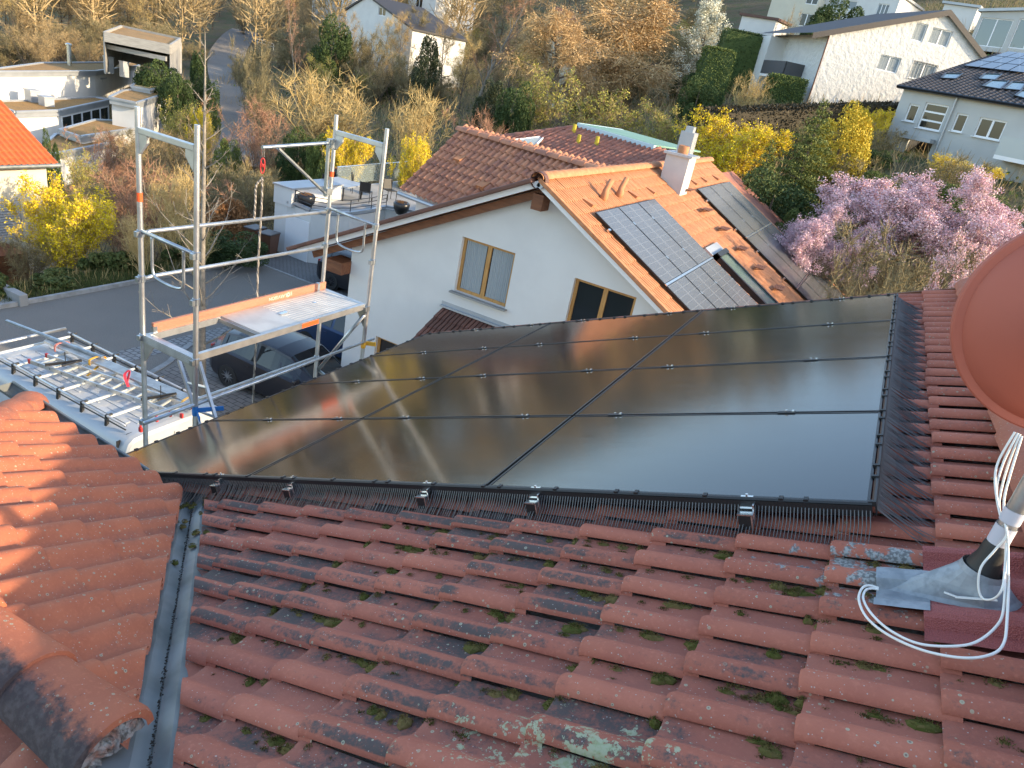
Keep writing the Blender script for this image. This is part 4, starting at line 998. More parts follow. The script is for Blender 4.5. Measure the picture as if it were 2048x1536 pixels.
# third roof behind with green flat roof
TB = thing('rear_house', 'house behind the orange roof with dark red tiles and green flat roof', 'house', (-9, 27, ground(-9,27)))
t1 = atz(*Z2(1625,748),-2.0); t2 = atz(*Z2(2048,872),-2.0); u3 = (t2-t1); L3 = np.linalg.norm(u3); u3 /= L3; d3 = np.array([-u3[1],u3[0],0.]); d3 = d3*(-1 if d3[1] > 0 else 1)
sp3 = math.radians(24); s3 = d3*math.cos(sp3)-UP*math.sin(sp3); n3 = d3*math.sin(sp3)+UP*math.cos(sp3)
V, F, R, PR = tile_field(lambda u, v, h: t1 + u3*u + s3*(6.3-v) + n3*h, [-.0+.24*k for k in range(int((L3+1.5)/.24))], [.34*k for k in range(19)], W=.24, L=.34, prof=PFW*np.array([1.15,1.0]), lift=.03, thick=.03)
hl = atp(*Z2(1135,812), t1, n3)
tile_obj('roof', V, F, R, PR, M['tile_red3'], TB, flip=False, cuts=[(hl+np.array([-.9,0,0]), (-1,0,0))])
mb = MB(); mb.add([t1+n3*.01, hl+n3*.01, hl-n3*3, t1-n3*3],[(0,1,2,3)])
V, F, R, PR = tile_field(lambda u, v, h: t1 + (hl-t1)*(u/np.linalg.norm(hl-t1)) + np.array([0,0,0]) + s3*(v) + n3*h if False else t1 + s3*(6.3-v) - u3*(u) + n3*h, [.24*k for k in range(14)], [.34*k for k in range(19)], W=.24, L=.34, prof=PFW*np.array([1.15,1.0]), lift=.03, thick=.03)
cutn = np.cross((hl-t1), n3); cutn = cutn if np.dot(cutn, -u3) > 0 else -cutn
tile_obj('roof', V, F, R, PR, M['tile_red3'], TB, flip=True, cuts=[(t1, cutn), (hl+np.array([-.05,0,0]), (-1,0,0)), (hl, s3)])
caps('hip_caps', lambda t: (hl + (t1-hl)/np.linalg.norm(t1-hl)*t + n3*.03, (t1-hl)/np.linalg.norm(t1-hl), n3), int(np.linalg.norm(t1-hl)/.4), .4, .12, M['tile_red3'], TB)
mb = MB(); g0 = t1+UP*.12-d3*.05; mb.prism([g0, g0+u3*(L3+.2), g0+u3*(L3+.2)-d3*2.4, g0-d3*2.4],(0,0,.05)); obj('flat_roof', mb, mat('green_roof_sheet',(.16,.30,.23),.7,var=(.20,.34,.27),vs_=.6), TB)
mb = MB(); mb.prism([g0+d3*.12-UP*.16, g0+u3*(L3+.2)+d3*.12-UP*.16, g0+u3*(L3+.2)-UP*.16, g0-UP*.16],(0,0,.20)); mb.prism([g0-u3*.12-UP*.16, g0-UP*.16, g0-d3*2.4-UP*.16, g0-d3*2.4-u3*.12-UP*.16],(0,0,.22)); obj('flat_roof_edge', mb, mat('pale_blue_edge',(.40,.52,.58),.5), TB)
for u_,v_ in ((-.25,.2),(.55,1.9),(1.15,1.2)):
    p = t1+u3*(.6+u_*1.2)+s3*(.4+v_*.35); obj('vent_pipe', MB().tube([p, p+UP*.33],[.09,.07],8), M['thuja'], TB)
mb = MB(); bb = [t1+u3*-3-d3*4.5, t1+u3*(L3+1)-d3*4.5, t1+u3*(L3+1)+d3*4.6, t1+u3*-1+d3*4.6]
mb.prism([(q[0],q[1],G0+1) for q in bb],(0,0,2.4)); obj('wall', mb, M['cream_render'], TB)
p = [atp(*Z2(*q), hl-n3*.3, UP) for q in ((1195,822),(1430,795),(1345,878))]
mb = MB(); q = [atz(*Z2(*c),-2.55) for c in ((1200,825),(1432,797),(1350,880))]; mb.prism(q,(0,0,-.08)); obj('skylight', mb, mat('milky_skylight',(.40,.50,.50),.2,spec=.8), TB)
mb = MB(); mb.tube(q+[q[0]],.035,6); obj('skylight_frame', mb, M['pvc'], TB)

# ------------------------------------------------------------------ scaffold tower at the eave
XI, XO, YN, YFR = -5.07, -5.79, 4.31, 6.83
SCF = thing('scaffold', 'aluminium scaffold tower with orange toe board standing at the eave', 'scaffold', (-5.43, 5.57, G0))
for x, y in ((XO,YN),(XI,YN),(XO,YFR),(XI,YFR)):
    mb = MB(); mb.tube([(x,y,G0+.05),(x,y,-1.16),(x,y,-.975)], .0245, 14); pz = obj('post', mb, M['alu'], SCF, auto=40)
    for z in (-2.07,-2.50,-3.09,-4.02):
        mb = MB(); mb.lathe([(.026,z-.035),(.033,z-.03),(.033,z+.03),(.026,z+.035)], (x,y,0), 12); mb.box((x-.02,y-.055,z-.03),(x+.02,y-.02,z+.02)); obj('coupler', mb, M['galv'], pz)
    if (x,y) in ((XO,YN),(XO,YFR)):
        mb = MB(); mb.lathe([(.0255,-1.78),(.0255,-1.70)] if y == YN else [(.0255,-1.67),(.0255,-1.61)], (x,y,0), 14); obj('orange_sticker', mb, M['orange'], pz)
    mb = MB(); mb.box((x-.075,y-.075,G0+.0),(x+.075,y+.075,G0+.02)); mb.tube([(x,y,G0),(x,y,G0+.3)],.017,8); obj('base_plate', mb, M['galv'], pz)
for y in (YN, YFR):
    mb = MB(); mb.box((XO+.02,y-.022,-1.19),(XI-.02,y+.022,-1.135)); tb = obj('top_bar', mb, M['alu'], SCF, bevel=.006)
    for x, s in ((XO,1),(XI,-1)): obj('gusset', MB().prism([(x+s*.025,y-.012,-1.19),(x+s*.125,y-.012,-1.19),(x+s*.125,y-.012,-1.25),(x+s*.03,y-.012,-1.36)],(0,.024,0)), M['alu'], tb)
    mb = MB(); mb.tube([(XO,y,-2.045),(XI,y,-2.065)], .018, 10)
    mb.tube(spline([(XO+.15,y,-2.06),(XO+.15,y,-2.25),(XO+.155,y,-2.38),(XO+.20,y,-2.435),(XO+.36,y,-2.455),(XO+.52,y,-2.44),(XO+.56,y,-2.38),(XO+.56,y,-2.25),(XO+.56,y,-2.065)],6), .014, 8)
    obj('end_guard', mb, M['galv'], SCF, smooth=True)
    mb = MB(); mb.box((XO+.02,y-.025,-3.14),(XI-.02,y+.025,-3.055)); 
    for k in range(4): mb.box((XO+.03,y-.028,-3.128+.018*k),(XI-.03,y+.028,-3.120+.018*k))
    for x, s in ((XO,1),(XI,-1)): mb.prism([(x+s*.025,y-.012,-3.14),(x+s*.16,y-.012,-3.14),(x+s*.03,y-.012,-3.34)],(0,.024,0))
    obj('transom', mb, M['alu'], SCF)
for z in (-2.075,-2.51,-4.0):
    mb = MB(); mb.tube([(XO,YN+.03,z),(XO,YN+.10,z+.012),(XO,YFR-.05,z-.01)], .0185 if z > -3 else .021, 10)
    obj('guard_rail', mb, M['alu'], SCF, smooth=True)
mb = MB(); mb.tube([(XI,YN-.55,-3.545),(XI,YFR+.2,-3.545)], .019, 10); obj('eave_tube', mb, M['galv'], SCF, smooth=True)
mb = MB(); mb.tube([(XI,YFR-.05,-3.17),(XO,YFR+.03,-4.22)], .022, 10); mb.tube([(XO,YFR+.03,-4.2),(XI,YFR,-4.35)], .02, 10); obj('diagonal_brace', mb, M['galv'], SCF, smooth=True)
# platform with open hatch, ribbed deck
mb = MB()
mb.box((XI-.055,YN+.03,-3.105),(XI-.015,YFR-.03,-3.035)); mb.box((XO+.015,YN+.03,-3.13),(XO+.055,YFR-.03,-3.06))
mb.box((XO+.055,YN+.03,-3.12),(XI-.055,YN+.07,-3.07)); mb.box((XO+.055,5.17,-3.12),(XI-.055,5.20,-3.075))
PLT = obj('platform_frame', mb, M['alu'], SCF)
mb = MB(); mb.box((XO+.055,5.20,-3.075),(XI-.055,YFR-.03,-3.055))
for k in range(13): x = XO+.08+k*.0465; mb.box((x,5.75,-3.0552),(x+.014,YFR-.04,-3.0530))
obj('deck', mb, mat('worn_aluminium_deck',(.60,.58,.54),.5,.55,var=(.50,.48,.45),vs_=4), PLT)
mb = MB(); mb.obox((-5.42,5.78,-3.045),(.02,0,0),(0,.05,0),(0,0,.008)); mb.tube([(-5.45,5.83,-3.045),(-5.40,5.83,-3.04)],.012,8); mb.lathe([(.001,-3.0505),(.022,-3.0495)],(-5.48,6.35,0),10); obj('deck_latch', mb, M['steel'], PLT)
mb = MB(); mb.box((XI-.0148,5.72,-3.098),(XI-.012,5.98,-3.048)); obj('orange_sticker', mb, M['orange'], PLT)
mb = MB(); mb.box((XO+.005,YN+.09,-3.09),(XO+.035,YFR+.02,-2.965)); TBD = obj('toe_board', mb, M['plank'], SCF)
obj('end_fitting', MB().box((XO+.0,YFR-.13,-3.092),(XO+.039,YFR-.09,-2.962)), M['galv'], TBD); obj('end_fitting', MB().box((XO+.0,YN+.085,-3.092),(XO+.039,YN+.13,-3.0)), M['galv'], TBD)
def lettering(s, loc, size, sx=1.0):
    c = bpy.data.curves.new('lettering', 'FONT'); c.body = s; c.size = size; c.extrude = .0008; c.align_x = 'LEFT'
    tmp = bpy.data.objects.new('tmp', c); COL.objects.link(tmp); bpy.context.view_layer.update()
    me = bpy.data.meshes.new_from_object(tmp.evaluated_get(bpy.context.evaluated_depsgraph_get())); bpy.data.objects.remove(tmp)
    # text runs towards the camera side (-y), its top points down: it was painted on upside down
    l0 = np.array(loc) - np.array(LOC[TBD.name])
    for v in me.vertices: v.co = (l0[0]+v.co.z, l0[1]-v.co.x*sx, l0[2]-v.co.y)
    me.materials.clear(); me.materials.append(M['lettering'])
    o = bpy.data.objects.new('lettering', me); COL.objects.link(o); o.parent = TBD; return o
M['lettering'] = mat('white_stencil_paint', (.70,.62,.52), .8, var=(.62,.45,.34), vs_=30)
lettering('S', (XO+.0365, 6.262, -2.986), .058)
lettering('LARVISION', (XO+.0365, 6.172, -2.992), .058, .98)
mb = MB()
for k in range(10):
    a = 2*math.pi*k/10; c = np.array([XO+.0366, 6.200, -3.010]); d = np.array([0,math.cos(a),math.sin(a)]); s_ = np.array([0,-math.sin(a),math.cos(a)])
    mb.add([c+d*.022-s_*.005, c+d*.022+s_*.005, c+d*.040], [(0,1,2)])
    mb.add([c+d*.012-s_*.004, c+d*.012+s_*.004, c+d*.019+s_*.006, c+d*.019-s_*.006], [(0,1,2,3)])
obj('sun_emblem', mb, M['lettering'], TBD)
mb = MB()
for q in (Z4_ for Z4_ in ()): pass
Zq = lambda x, y: (x/3.413, 450+y/3.413)
A0, A1 = aty(*Zq(1220,920), YN+.25), aty(*Zq(1310,1200), YN+.1); B0, B1 = aty(*Zq(1362,940), YN+.25), aty(*Zq(1452,1250), YN+.1)
mb.beam(A0, A1+(A1-A0)*1.6, .025, .05); mb.beam(B0, B1+(B1-B0)*1.6, .025, .05)
for f_ in (.55,1.2,1.8,2.4): mb.tube([A0+(A1-A0)*f_, B0+(B1-B0)*f_], .014, 8)
obj('ladder', mb, M['alu'], SCF)
# davit arm for the rope hoist
mb = MB(); mb.tube([(XO,5.73,-1.325),(XO,YFR-.12,-1.285)], .019, 10); mb.beam((XO,5.95,-1.335),(XO,YFR-.09,-1.86),.02,.045,up=(1,0,0)); mb.beam((XO,YFR-.10,-1.24),(XO,YFR-.08,-1.90),.03,.035,up=(1,0,0))
mb.box((XO-.03,YFR-.09,-1.34),(XO+.03,YFR,-1.24)); mb.box((XO-.03,YFR-.09,-1.88),(XO+.03,YFR,-1.80)); obj('davit_arm', mb, M['galv'], SCF)
mb = MB(); mb.tube([(XO-.015,5.74,-1.33),(XO-.015,5.75,-1.42)],.006,6); mb.tube([(XO+.015,5.74,-1.33),(XO+.015,5.75,-1.42)],.006,6); obj('shackle', mb, M['steel'], SCF)
HK = thing('rope_hook', 'red lifting hook hanging from the davit arm of the scaffold', 'hook', (XO,5.745,-1.42))
mb = MB(); mb.tube(spline([(XO,5.745,-1.43),(XO-.012,5.732,-1.46),(XO-.012,5.732,-1.56),(XO,5.745,-1.59),(XO+.012,5.758,-1.55),(XO+.012,5.758,-1.46),(XO,5.745,-1.43)],5),.0065,8); mb.tube([(XO-.012,5.732,-1.47),(XO+.012,5.758,-1.54)],.006,6); mb.tube([(XO-.012,5.732,-1.53),(XO+.012,5.758,-1.49)],.006,6); obj('hook', mb, M['red'], HK, smooth=True)
def rope(path, r, n=9):
    pts = spline(path, 24); mb = MB()
    for ph in range(3):
        P = [];
        for i, p in enumerate(pts): a = i*.9 + ph*2.094; P.append(p + np.array([math.cos(a)*r*.55, math.sin(a)*r*.55, 0]))
        mb.tube(P, r*.62, 5, mi=ph % 2, cap=False)
    return mb
M['rope_light'] = mat('pale_rope_strand', (.42,.37,.31), .9)
rp = rope([(XO,5.745,-1.62),(XO+.005,5.75,-1.9),(XO-.01,5.752,-2.6),(XO+.01,5.75,-3.3),(XO-.005,5.76,-4.1),(XO+.005,5.75,-5.2),(XO,5.75,-6.6),(XO,5.75,-9.0)], .011)
tag(obj('rope', rp, [M['rope'],M['rope_light']]), 'twisted grey rope hanging from the red hook in front of the scaffold', 'rope')
rp = rope([(XO+.01,5.75,-1.64),(XO-.03,5.70,-1.72),(XO-.02,5.685,-1.9),(XO+.0,5.66,-2.08)], .011)
tag(obj('rope', rp, [M['rope'],M['rope_light']]), 'short loose rope end dangling beside the red hook', 'rope')
mb = MB(); 
for y, c_, r_ in ((YN-.02,'blue_strap',.026),):
    mb.lathe([(.027,-3.66),(.030,-3.62),(.027,-3.56)],(XI,YN,0),12)
    mb.beam((XI+.02,YN+.0,-3.6),(XI+.20,YN+.16,-3.56),.01,.045); mb.beam((XI+.02,YN,-3.62),(XI+.18,YN-.1,-3.60),.01,.04)
tag(obj('tie_strap', mb, M['blue_strap']), 'blue strap tying the near scaffold post to the eave', 'strap')
mb = MB(); mb.beam((XI-.05,YFR+.02,-3.57),(XI+.14,YFR+.06,-3.54),.02,.05); mb.lathe([(.028,-3.62),(.032,-3.58),(.028,-3.54)],(XI,YFR,0),10)
tag(obj('tie_strap', mb, M['yellow_strap']), 'yellow strap tying the far scaffold post to the gutter', 'strap')

# ------------------------------------------------------------------ van with roof rack
ZV = -6.60; VX0, VX1, VY0, VY1 = -13.25, -9.12, 6.33, 8.33
VAN = thing('parked_van', 'white high roof van with loaded roof rack parked below the eave', 'van', ((VX0+VX1)/2, (VY0+VY1)/2, G0), 0)
mb = MB(); ym = (VY0+VY1)/2
def vsec(x, top, inset=0.0, zb=G0+.35):
    w = (VY1-VY0)/2 - inset
    return [(x,ym-w,zb),(x,ym-w-.02,zb+.7),(x,ym-w+.03,top-.75),(x,ym-w+.11,top-.22),(x,ym-w+.17,top-.07),(x,ym-w+.27,top),(x,ym-w+.55,top+.025),(x,ym+w-.55,top+.025),(x,ym+w-.27,top),(x,ym+w-.17,top-.07),(x,ym+w-.11,top-.22),(x,ym+w-.03,top-.75),(x,ym+w+.02,zb+.7),(x,ym+w,zb)]
secs = [vsec(VX1+.0,ZV-.06,.02), vsec(VX1-.035,ZV-.012,.004), vsec(VX1-.12,ZV), vsec(VX0+.5,ZV), vsec(VX0+.12,ZV-.02), vsec(VX0-.05,ZV-.10,.03), vsec(VX0-.45,ZV-.75,.06), vsec(VX0-.80,ZV-1.22,.10), vsec(VX0-1.4,ZV-1.42,.16), vsec(VX0-1.62,ZV-1.75,.25)]
for A, B in zip(secs[:-1], secs[1:]):
    b = len(mb.v); mb.add(A+B, [(k, k+1, 14+k+1, 14+k) for k in range(13)])
mb.add(secs[0], [tuple(range(14))]); mb.add(secs[-1], [tuple(range(14))[::-1]])
bm_ = obj('body', mb, M['vanpaint'], VAN, auto=35)
mb = MB()
for k in range(5):
    y = ym-.52+.26*k
    mb.box((VX0+.45,y-.045,ZV+.02),(VX1-.45,y+.045,ZV+.040))
for k in range(7):
    x = VX0+.55+k*.5; mb.box((x,ym-.44,ZV+.021),(x+.26,ym-.40,ZV+.036)); mb.box((x+.05,ym+.34,ZV+.021),(x+.3,ym+.38,ZV+.036))
obj('roof_rib', mb, M['vanpaint'], VAN, bevel=.012)
mb = MB(); mb.box((VX1-.21,VY0+.09,ZV-1.9),(VX1-.20,VY0+.16,ZV-.06)); mb.beam((VX1-.20,VY0+.262,ZV+.004),(VX1-.20,VY1-.262,ZV+.028),.008,.006); mb.box((VX1-.03,ym-.006,ZV-2.0),(VX1+.003,ym+.006,ZV-.14)); obj('door_seam', mb, M['black'], VAN)
mb = MB(); sg = [secs[5], secs[6]]
mb.add([sg[0][6],sg[0][7],sg[1][7],sg[1][6]],[(0,1,2,3)]); P = [np.array(q)+np.array([-.02,0,.02]) for q in (sg[0][5],sg[0][8],secs[7][8],secs[7][5])]; mb.add(P,[(0,1,2,3)]); obj('windscreen', mb, M['glass_dark'], VAN)
for x in (VX1-.95, VX0-.6):
    for y in (VY0+.1, VY1-.1):
        mb = MB(); mb.lathe([(.12,-.11),(.33,-.11),(.345,-.05),(.345,.05),(.33,.11),(.12,.11)], (x,y,G0+.345), 20, axis=1); w_ = obj('wheel', mb, M['tyre'], VAN)
        mb = MB(); mb.lathe([(.01,-.1),(.21,-.112),(.21,.112),(.01,.1)], (x,y,G0+.345), 16, axis=1); obj('rim', mb, M['rim'], w_)
RK = thing('roof_rack', 'black footed roof rack with silver rails on the white van', 'roof rack', ((VX0+VX1)/2, ym, ZV))
zk = ZV+.15; ry0, ry1 = VY0+.27, VY1-.27
for y in (ry0, ry1):
    mb = MB(); mb.tube([(VX0+.25,y,zk),(VX1-.22,y,zk)], .021, 10); obj('side_rail', mb, M['alu'], RK, smooth=True)
    mb = MB(); mb.tube([(VX0+.25,y+.0,zk-.075),(VX1-.22,y,zk-.075)], .012, 8); mb.tube([(VX0+.25,y-.03,zk-.04),(VX1-.22,y-.03,zk-.04)], .007, 6); obj('lower_rail', mb, M['black'], RK)
xs = [VX0+.35+.62*k for k in range(6)]
for x in xs:
    for y in (ry0, ry1):
        mb = MB(); mb.prism([(x-.022,y-.04,ZV-.04),(x+.036,y-.04,ZV-.04),(x+.026,y-.025,zk+.022),(x-.015,y-.025,zk+.022)],(0,.055,0)); mb.box((x-.02,y-.015,zk-.016),(x+.02,y+.10,zk+.014)); obj('foot', mb, M['black'], RK, bevel=.008)
    mb = MB(); mb.box((x-.018,ry0,zk-.055),(x+.018,ry1,zk-.025)); obj('cross_bar', mb, mat('cream_coated_bar',(.66,.64,.56),.5), RK)
mb = MB(); mb.tube([(VX0+.05,VY0+.2,zk),(VX0+.05,VY1-.2,zk)],.03,10); obj('wind_deflector', mb, M['alu'], RK, smooth=True)
# ladder lying on the rack
zl = ZV+.20
LA0, LA1 = atz(*Zq(208,932), zl), atz(*Zq(1235,1300), zl); LB0 = atz(*Zq(325,893), zl); LB1 = LB0 + (LA1-LA0)*.98
LD = thing('ladder', 'aluminium ladder with red end caps lying on the roof rack of the van', 'ladder', tuple(LA0))
for A, B in ((LA0,LA1),(LB0,LB1)):
    mb = MB(); mb.beam(A,B,.028,.075); st_ = obj('stile', mb, M['alu'], LD)
    mb = MB()
    for f_ in (-.006, 1.004): mb.beam(A+(B-A)*f_-(B-A)*.008, A+(B-A)*f_+(B-A)*.008, .034,.08)
    obj('end_cap', mb, M['red'], st_)
    mb = MB()
    for k in range(12): c = A+(B-A)*(.06+.08*k)+np.array([0,-.016,.0]); mb.lathe([(.001,-.003),(.014,0),(.001,.003)], tuple(c), 8, axis=1)
    obj('rivet', mb, M['black'], st_)
for k in range(12):
    f_ = .06+.08*k; mb = MB(); mb.beam(LA0+(LA1-LA0)*f_, LB0+(LB1-LB0)*f_, .03,.03); obj('rung', mb, mat('worn_rung',(.70,.68,.60),.45,.6) if k == 0 else bpy.data.materials['worn_rung'], LD)
# bundle of mounting profiles
pa, pb = atz(*Zq(290,788), zl+.03), atz(*Zq(1410,1268), zl+.03); dpr = (pb-pa)/np.linalg.norm(pb-pa); side = np.cross(dpr, UP)
for k in range(5):
    mb = MB(); q0, q1 = pa+side*(.0-.047*k)+dpr*rnd.uniform(-.06,.1), pb+side*(-.047*k)+dpr*rnd.uniform(-.1,.1)
    mb.beam(q0,q1,.040,.040); mb.beam(q0+UP*.022,q1+UP*.022,.012,.006)
    tag(obj('mounting_profile', mb, M['alu']), 'aluminium profile in the strapped bundle on the van rack, %s from the kerb' % ['first','second','third','fourth','fifth'][4-k], 'profile', 'aluminium profiles on the van')
mb = MB(); q0, q1 = atz(*Zq(45,655),zl+.09), atz(*Zq(700,905),zl+.09); mb.beam(q0,q1,.06,.04); mb.beam(q0+UP*.024,q1+UP*.024,.02,.008)
tag(obj('mounting_profile', mb, M['galv']), 'long profile sticking out far over the front of the van', 'profile', 'aluminium profiles on the van')
def strap(pts, m, label):
    mb = MB(); P = spline(pts, 6); w = .022
    for p, q in zip(P[:-1], P[1:]): mb.beam(p, q, w*2, .006)
    tag(obj('ratchet_strap', mb, m), label, 'strap')
b1, b2, b3 = pa+(pb-pa)*.10, pa+(pb-pa)*.32, pa+(pb-pa)*.56
strap([b2+side*.05-UP*.06, b2+side*.03+UP*.05, b2-side*.2+UP*.05, b2-side*.26-UP*.05, b2+side*.30-UP*.1+dpr*.25], M['yellow_strap'], 'yellow ratchet strap round the profile bundle on the van')
strap([b3+side*.10-UP*.09, b3+side*.05+UP*.03, b3+side*.02+UP*.16, b3+side*.12+UP*.10, b3+side*.22-UP*.02+dpr*.2], M['red_strap'], 'red strap end arching up from the profile bundle on the van')
strap([b1+side*.06-UP*.08, b1+side*.03+UP*.05, b1-side*.2+UP*.05, b1-side*.25-UP*.05], mat('faded_red_strap',(.62,.20,.14),.7), 'faded red strap round the front of the profile bundle')
b4 = pa+(pb-pa)*.88
strap([b4+side*.10-UP*.08, b4+side*.04+UP*.04, b4-side*.2+UP*.05, b4-side*.26-UP*.03], mat('ochre_strap',(.55,.33,.08),.7), 'ochre strap round the rear of the profile bundle')
for q, lb in ((Zq(1160,1295),'red clamp block on the near cross bar of the rack, right one'),(Zq(1068,1330),'red clamp block on the near cross bar of the rack, middle one'),(Zq(960,1400),'red clamp block on the near cross bar of the rack, left one')):
    p = atz(*q, ZV+.14); mb = MB(); mb.box(tuple(p-np.array([.03,.02,.03])),tuple(p+np.array([.03,.02,.05])));  mb.tube([p+UP*.05,p+UP*.09],.02,8); tag(obj('clamp_block', mb, M['red'], bevel=.006), lb, 'clamp', 'red clamp blocks on the van rack')
for f_, lb in ((.16,'black folding ladder clamp at the front of the van rack'),(.80,'black folding ladder clamp at the rear of the van rack')):
    c = LA0+(LA1-LA0)*f_; mb = MB(); mb.beam(c+np.array([-.15,-.05,.05]), c+np.array([.1,.45,.09]),.02,.05); mb.beam(c+np.array([.1,.45,.09]), c+np.array([.05,.12,.06]),.03,.03); mb.tube([c+np.array([.0,.22,.05]),c+np.array([.0,.22,.28])],.008,6)
    tag(obj('ladder_clamp', mb, M['black']), lb, 'clamp')

# ------------------------------------------------------------------ cars
def make_car(name, label, paint, loc, rotz, L=4.3, Wd=1.8, H=1.47, rim=M['rim'], hatch=True):
    root = thing(name, label, 'car', loc, rotz); k = L/4.3; hw = Wd/1.8; hh = H/1.47
    S = [(-2.10,.55,.66,.62,.66,.80,.58),(-2.06,.70,.80,.90,.72,1.02,.56),(-1.92,.80,.87,.95,.77,1.20,.58),(-1.68,.85,.89,.97,.81,1.37,.60),(-1.25,.87,.90,.96,.84,1.45,.62),
         (-.55,.87,.90,.94,.84,1.49,.63),(.05,.87,.90,.92,.84,1.48,.63),(.50,.87,.90,.91,.83,1.41,.61),(.90,.87,.90,.91,.82,1.20,.64),(1.28,.86,.89,.93,.80,.98,.66),(1.70,.84,.87,.88,.74,.92,.55),(2.02,.74,.80,.76,.66,.80,.45),(2.15,.55,.62,.60,.55,.66,.35)]
    mb = MB(); rings = []
    for (x,a,b_,zb,c,zr_,d) in S:
        x*=k; half = [(a*hw,.20*hh),(b_*hw,.36*hh),(b_*hw,.66*hh if zb>.7 else .5*hh),((b_-.025)*hw,(zb-.03)*hh),(c*hw,zb*hh),(d*hw,(zr_-.035)*hh),((d-.10)*hw,zr_*hh),(0,(zr_+.015)*hh)]
        rings.append([(x,y,z) for y,z in half]+[(x,-y,z) for y,z in half[-2::-1]])
    m = len(rings[0])
    for A, B in zip(rings[:-1], rings[1:]): mb.add(A+B, [(q,q+1,m+q+1,m+q) for q in range(m-1)], r=.5)
    mb.add(rings[0], [tuple(range(m))[::-1]], r=.5); mb.add(rings[-1], [tuple(range(m))], r=.5)
    obj('body', mb, paint, root, local=True, auto=38)
    def ip(i, j, u, s):                       # point on the side of the cabin between belt and roof edge
        i0 = int(i); f_ = i-i0; A = np.array(rings[i0]); B = np.array(rings[min(i0+1,len(rings)-1)])
        lo = A[4]*(1-f_)+B[4]*f_; hi = A[5]*(1-f_)+B[5]*f_; p = lo+(hi-lo)*u; p = p+np.array([0,.008,.003]); p[1]*=s; return p
    for s in (1,-1):
        for a, b_, nm in ((2.75,3.3,'quarter_window'),(3.4,5.05,'rear_window'),(5.2,8.35,'front_window')):
            g = MB(); N_ = 8; top = []; bot = []
            for q in range(N_+1):
                i = a+(b_-a)*q/N_; taper = .90
                if nm == 'quarter_window' and q < 3: taper = .55+.12*q
                if nm == 'front_window' and q > 5: taper = .86-.17*(q-5)
                bot.append(ip(i,0,.07,s)); top.append(ip(i,0,max(taper,.12),s))
            for q in range(N_): g.add([bot[q],bot[q+1],top[q+1],top[q]],[(0,1,2,3) if s<0 else (3,2,1,0)])
            obj(nm, g, M['glass_dark'], root, local=True)
    def across(i, u0, u1, off):
        g = MB(); A = [np.array(rings[q]) for q in i]
        P = []
        for r_ in A: 
            P.append([r_[5]*[1,.93,1], r_[6]*[1,.98,1], r_[7], r_[8], r_[9]*[1,.93,1]])
        for a in range(len(P)-1):
            for q in range(4): g.add([P[a][q]+off,P[a][q+1]+off,P[a+1][q+1]+off,P[a+1][q]+off],[(0,1,2,3)])
        return g
    obj('windscreen', across([7,8,9],0,1,np.array([.012,0,.012])), M['glass_dark'], root, local=True)
    obj('tailgate_window', across([1,2,3],0,1,np.array([-.012,0,.012])), M['glass_dark'], root, local=True)
    for x in (-1.30*k, 1.36*k):
        for s in (1,-1):
            mb = MB(); mb.lathe([(.16,-.10),(.30,-.10),(.318,-.06),(.318,.06),(.30,.10),(.16,.10)], (x,s*.82*hw,.318), 24, axis=1); w_ = obj('wheel', mb, M['tyre'], root, local=True)
            mb = MB(); mb.lathe([(.21,-.09),(.215,.06),(.205,.098),(.19,.09)],(x,s*.82*hw,.318),24,axis=1)
            for q in range(10):
                a = 2*math.pi*q/10; c = np.array([x,s*(.82*hw+.085),.318]); d = np.array([math.cos(a),0,math.sin(a)]); mb.beam(c+d*.03,c+d*.20,.02,.030,up=(0,1,0))
            mb.lathe([(.001,.09*s),(.05,.09*s),(.05,.06*s)],(x,s*.82*hw,.318),12,axis=1); obj('rim', mb, rim, w_, local=True)
            mb = MB(); mb.lathe([(.345,.0),(.375,.012),(.375,.02),(.335,.02),(.10,.016)],(x,s*.885*hw-.012 if s>0 else s*.885*hw-.008,.325),26,axis=1); obj('wheel_arch', mb, M['black'], root, local=True)
    for s in (1,-1):
        mb = MB(); mb.obox((.98*k,s*(.93*hw),.98*hh),(.05,0,0),(0,.10,0),(0,0,.06)); obj('mirror', mb, paint, root, local=True, bevel=.03)
        mb = MB(); mb.obox((-2.03*k,s*.62*hw,.86*hh),(.05,0,0),(0,.14,0),(0,0,.09)); obj('tail_light', mb, M['lamp_red'], root, local=True, bevel=.02)
        mb = MB(); mb.obox((2.00*k,s*.60*hw,.70*hh),(.06,0,0),(0,.14,0),(0,0,.06)); obj('headlight', mb, M['lamp_clear'], root, local=True, bevel=.02)
        for xx in (-.42*k,.42*k):
            mb = MB(); mb.obox((xx-.25,s*.905*hw,.82*hh),(.07,0,0),(0,.012,0),(0,0,.012)); obj('door_handle', mb, paint, root, local=True)
    return root
def paint(name, c): return mat(name, c, .35, .2, coat=.35)
def heading(p, q): return math.atan2(q[1]-p[1], q[0]-p[0])
make_car('parked_car', 'dark grey hatchback parked on the forecourt nearest to the eave', paint('dark_grey_paint',(.022,.022,.028)), (-12.0, 13.2, G0+.012), math.radians(2), L=4.2)
make_car('parked_car', 'dark blue car parked close to the white house corner', paint('dark_blue_paint',(.018,.045,.11)), (-12.35, 16.5, G0+.012), math.radians(2), L=4.4, rim=M['black'], H=1.5)
make_car('parked_car', 'black car half hidden behind the beam end of the white house', paint('black_paint',(.012,.013,.018)), (-15.6, 21.35, G0+.012), math.radians(0), L=4.5, rim=mat('dark_rim',(.10,.10,.11),.3,.8), H=1.45)

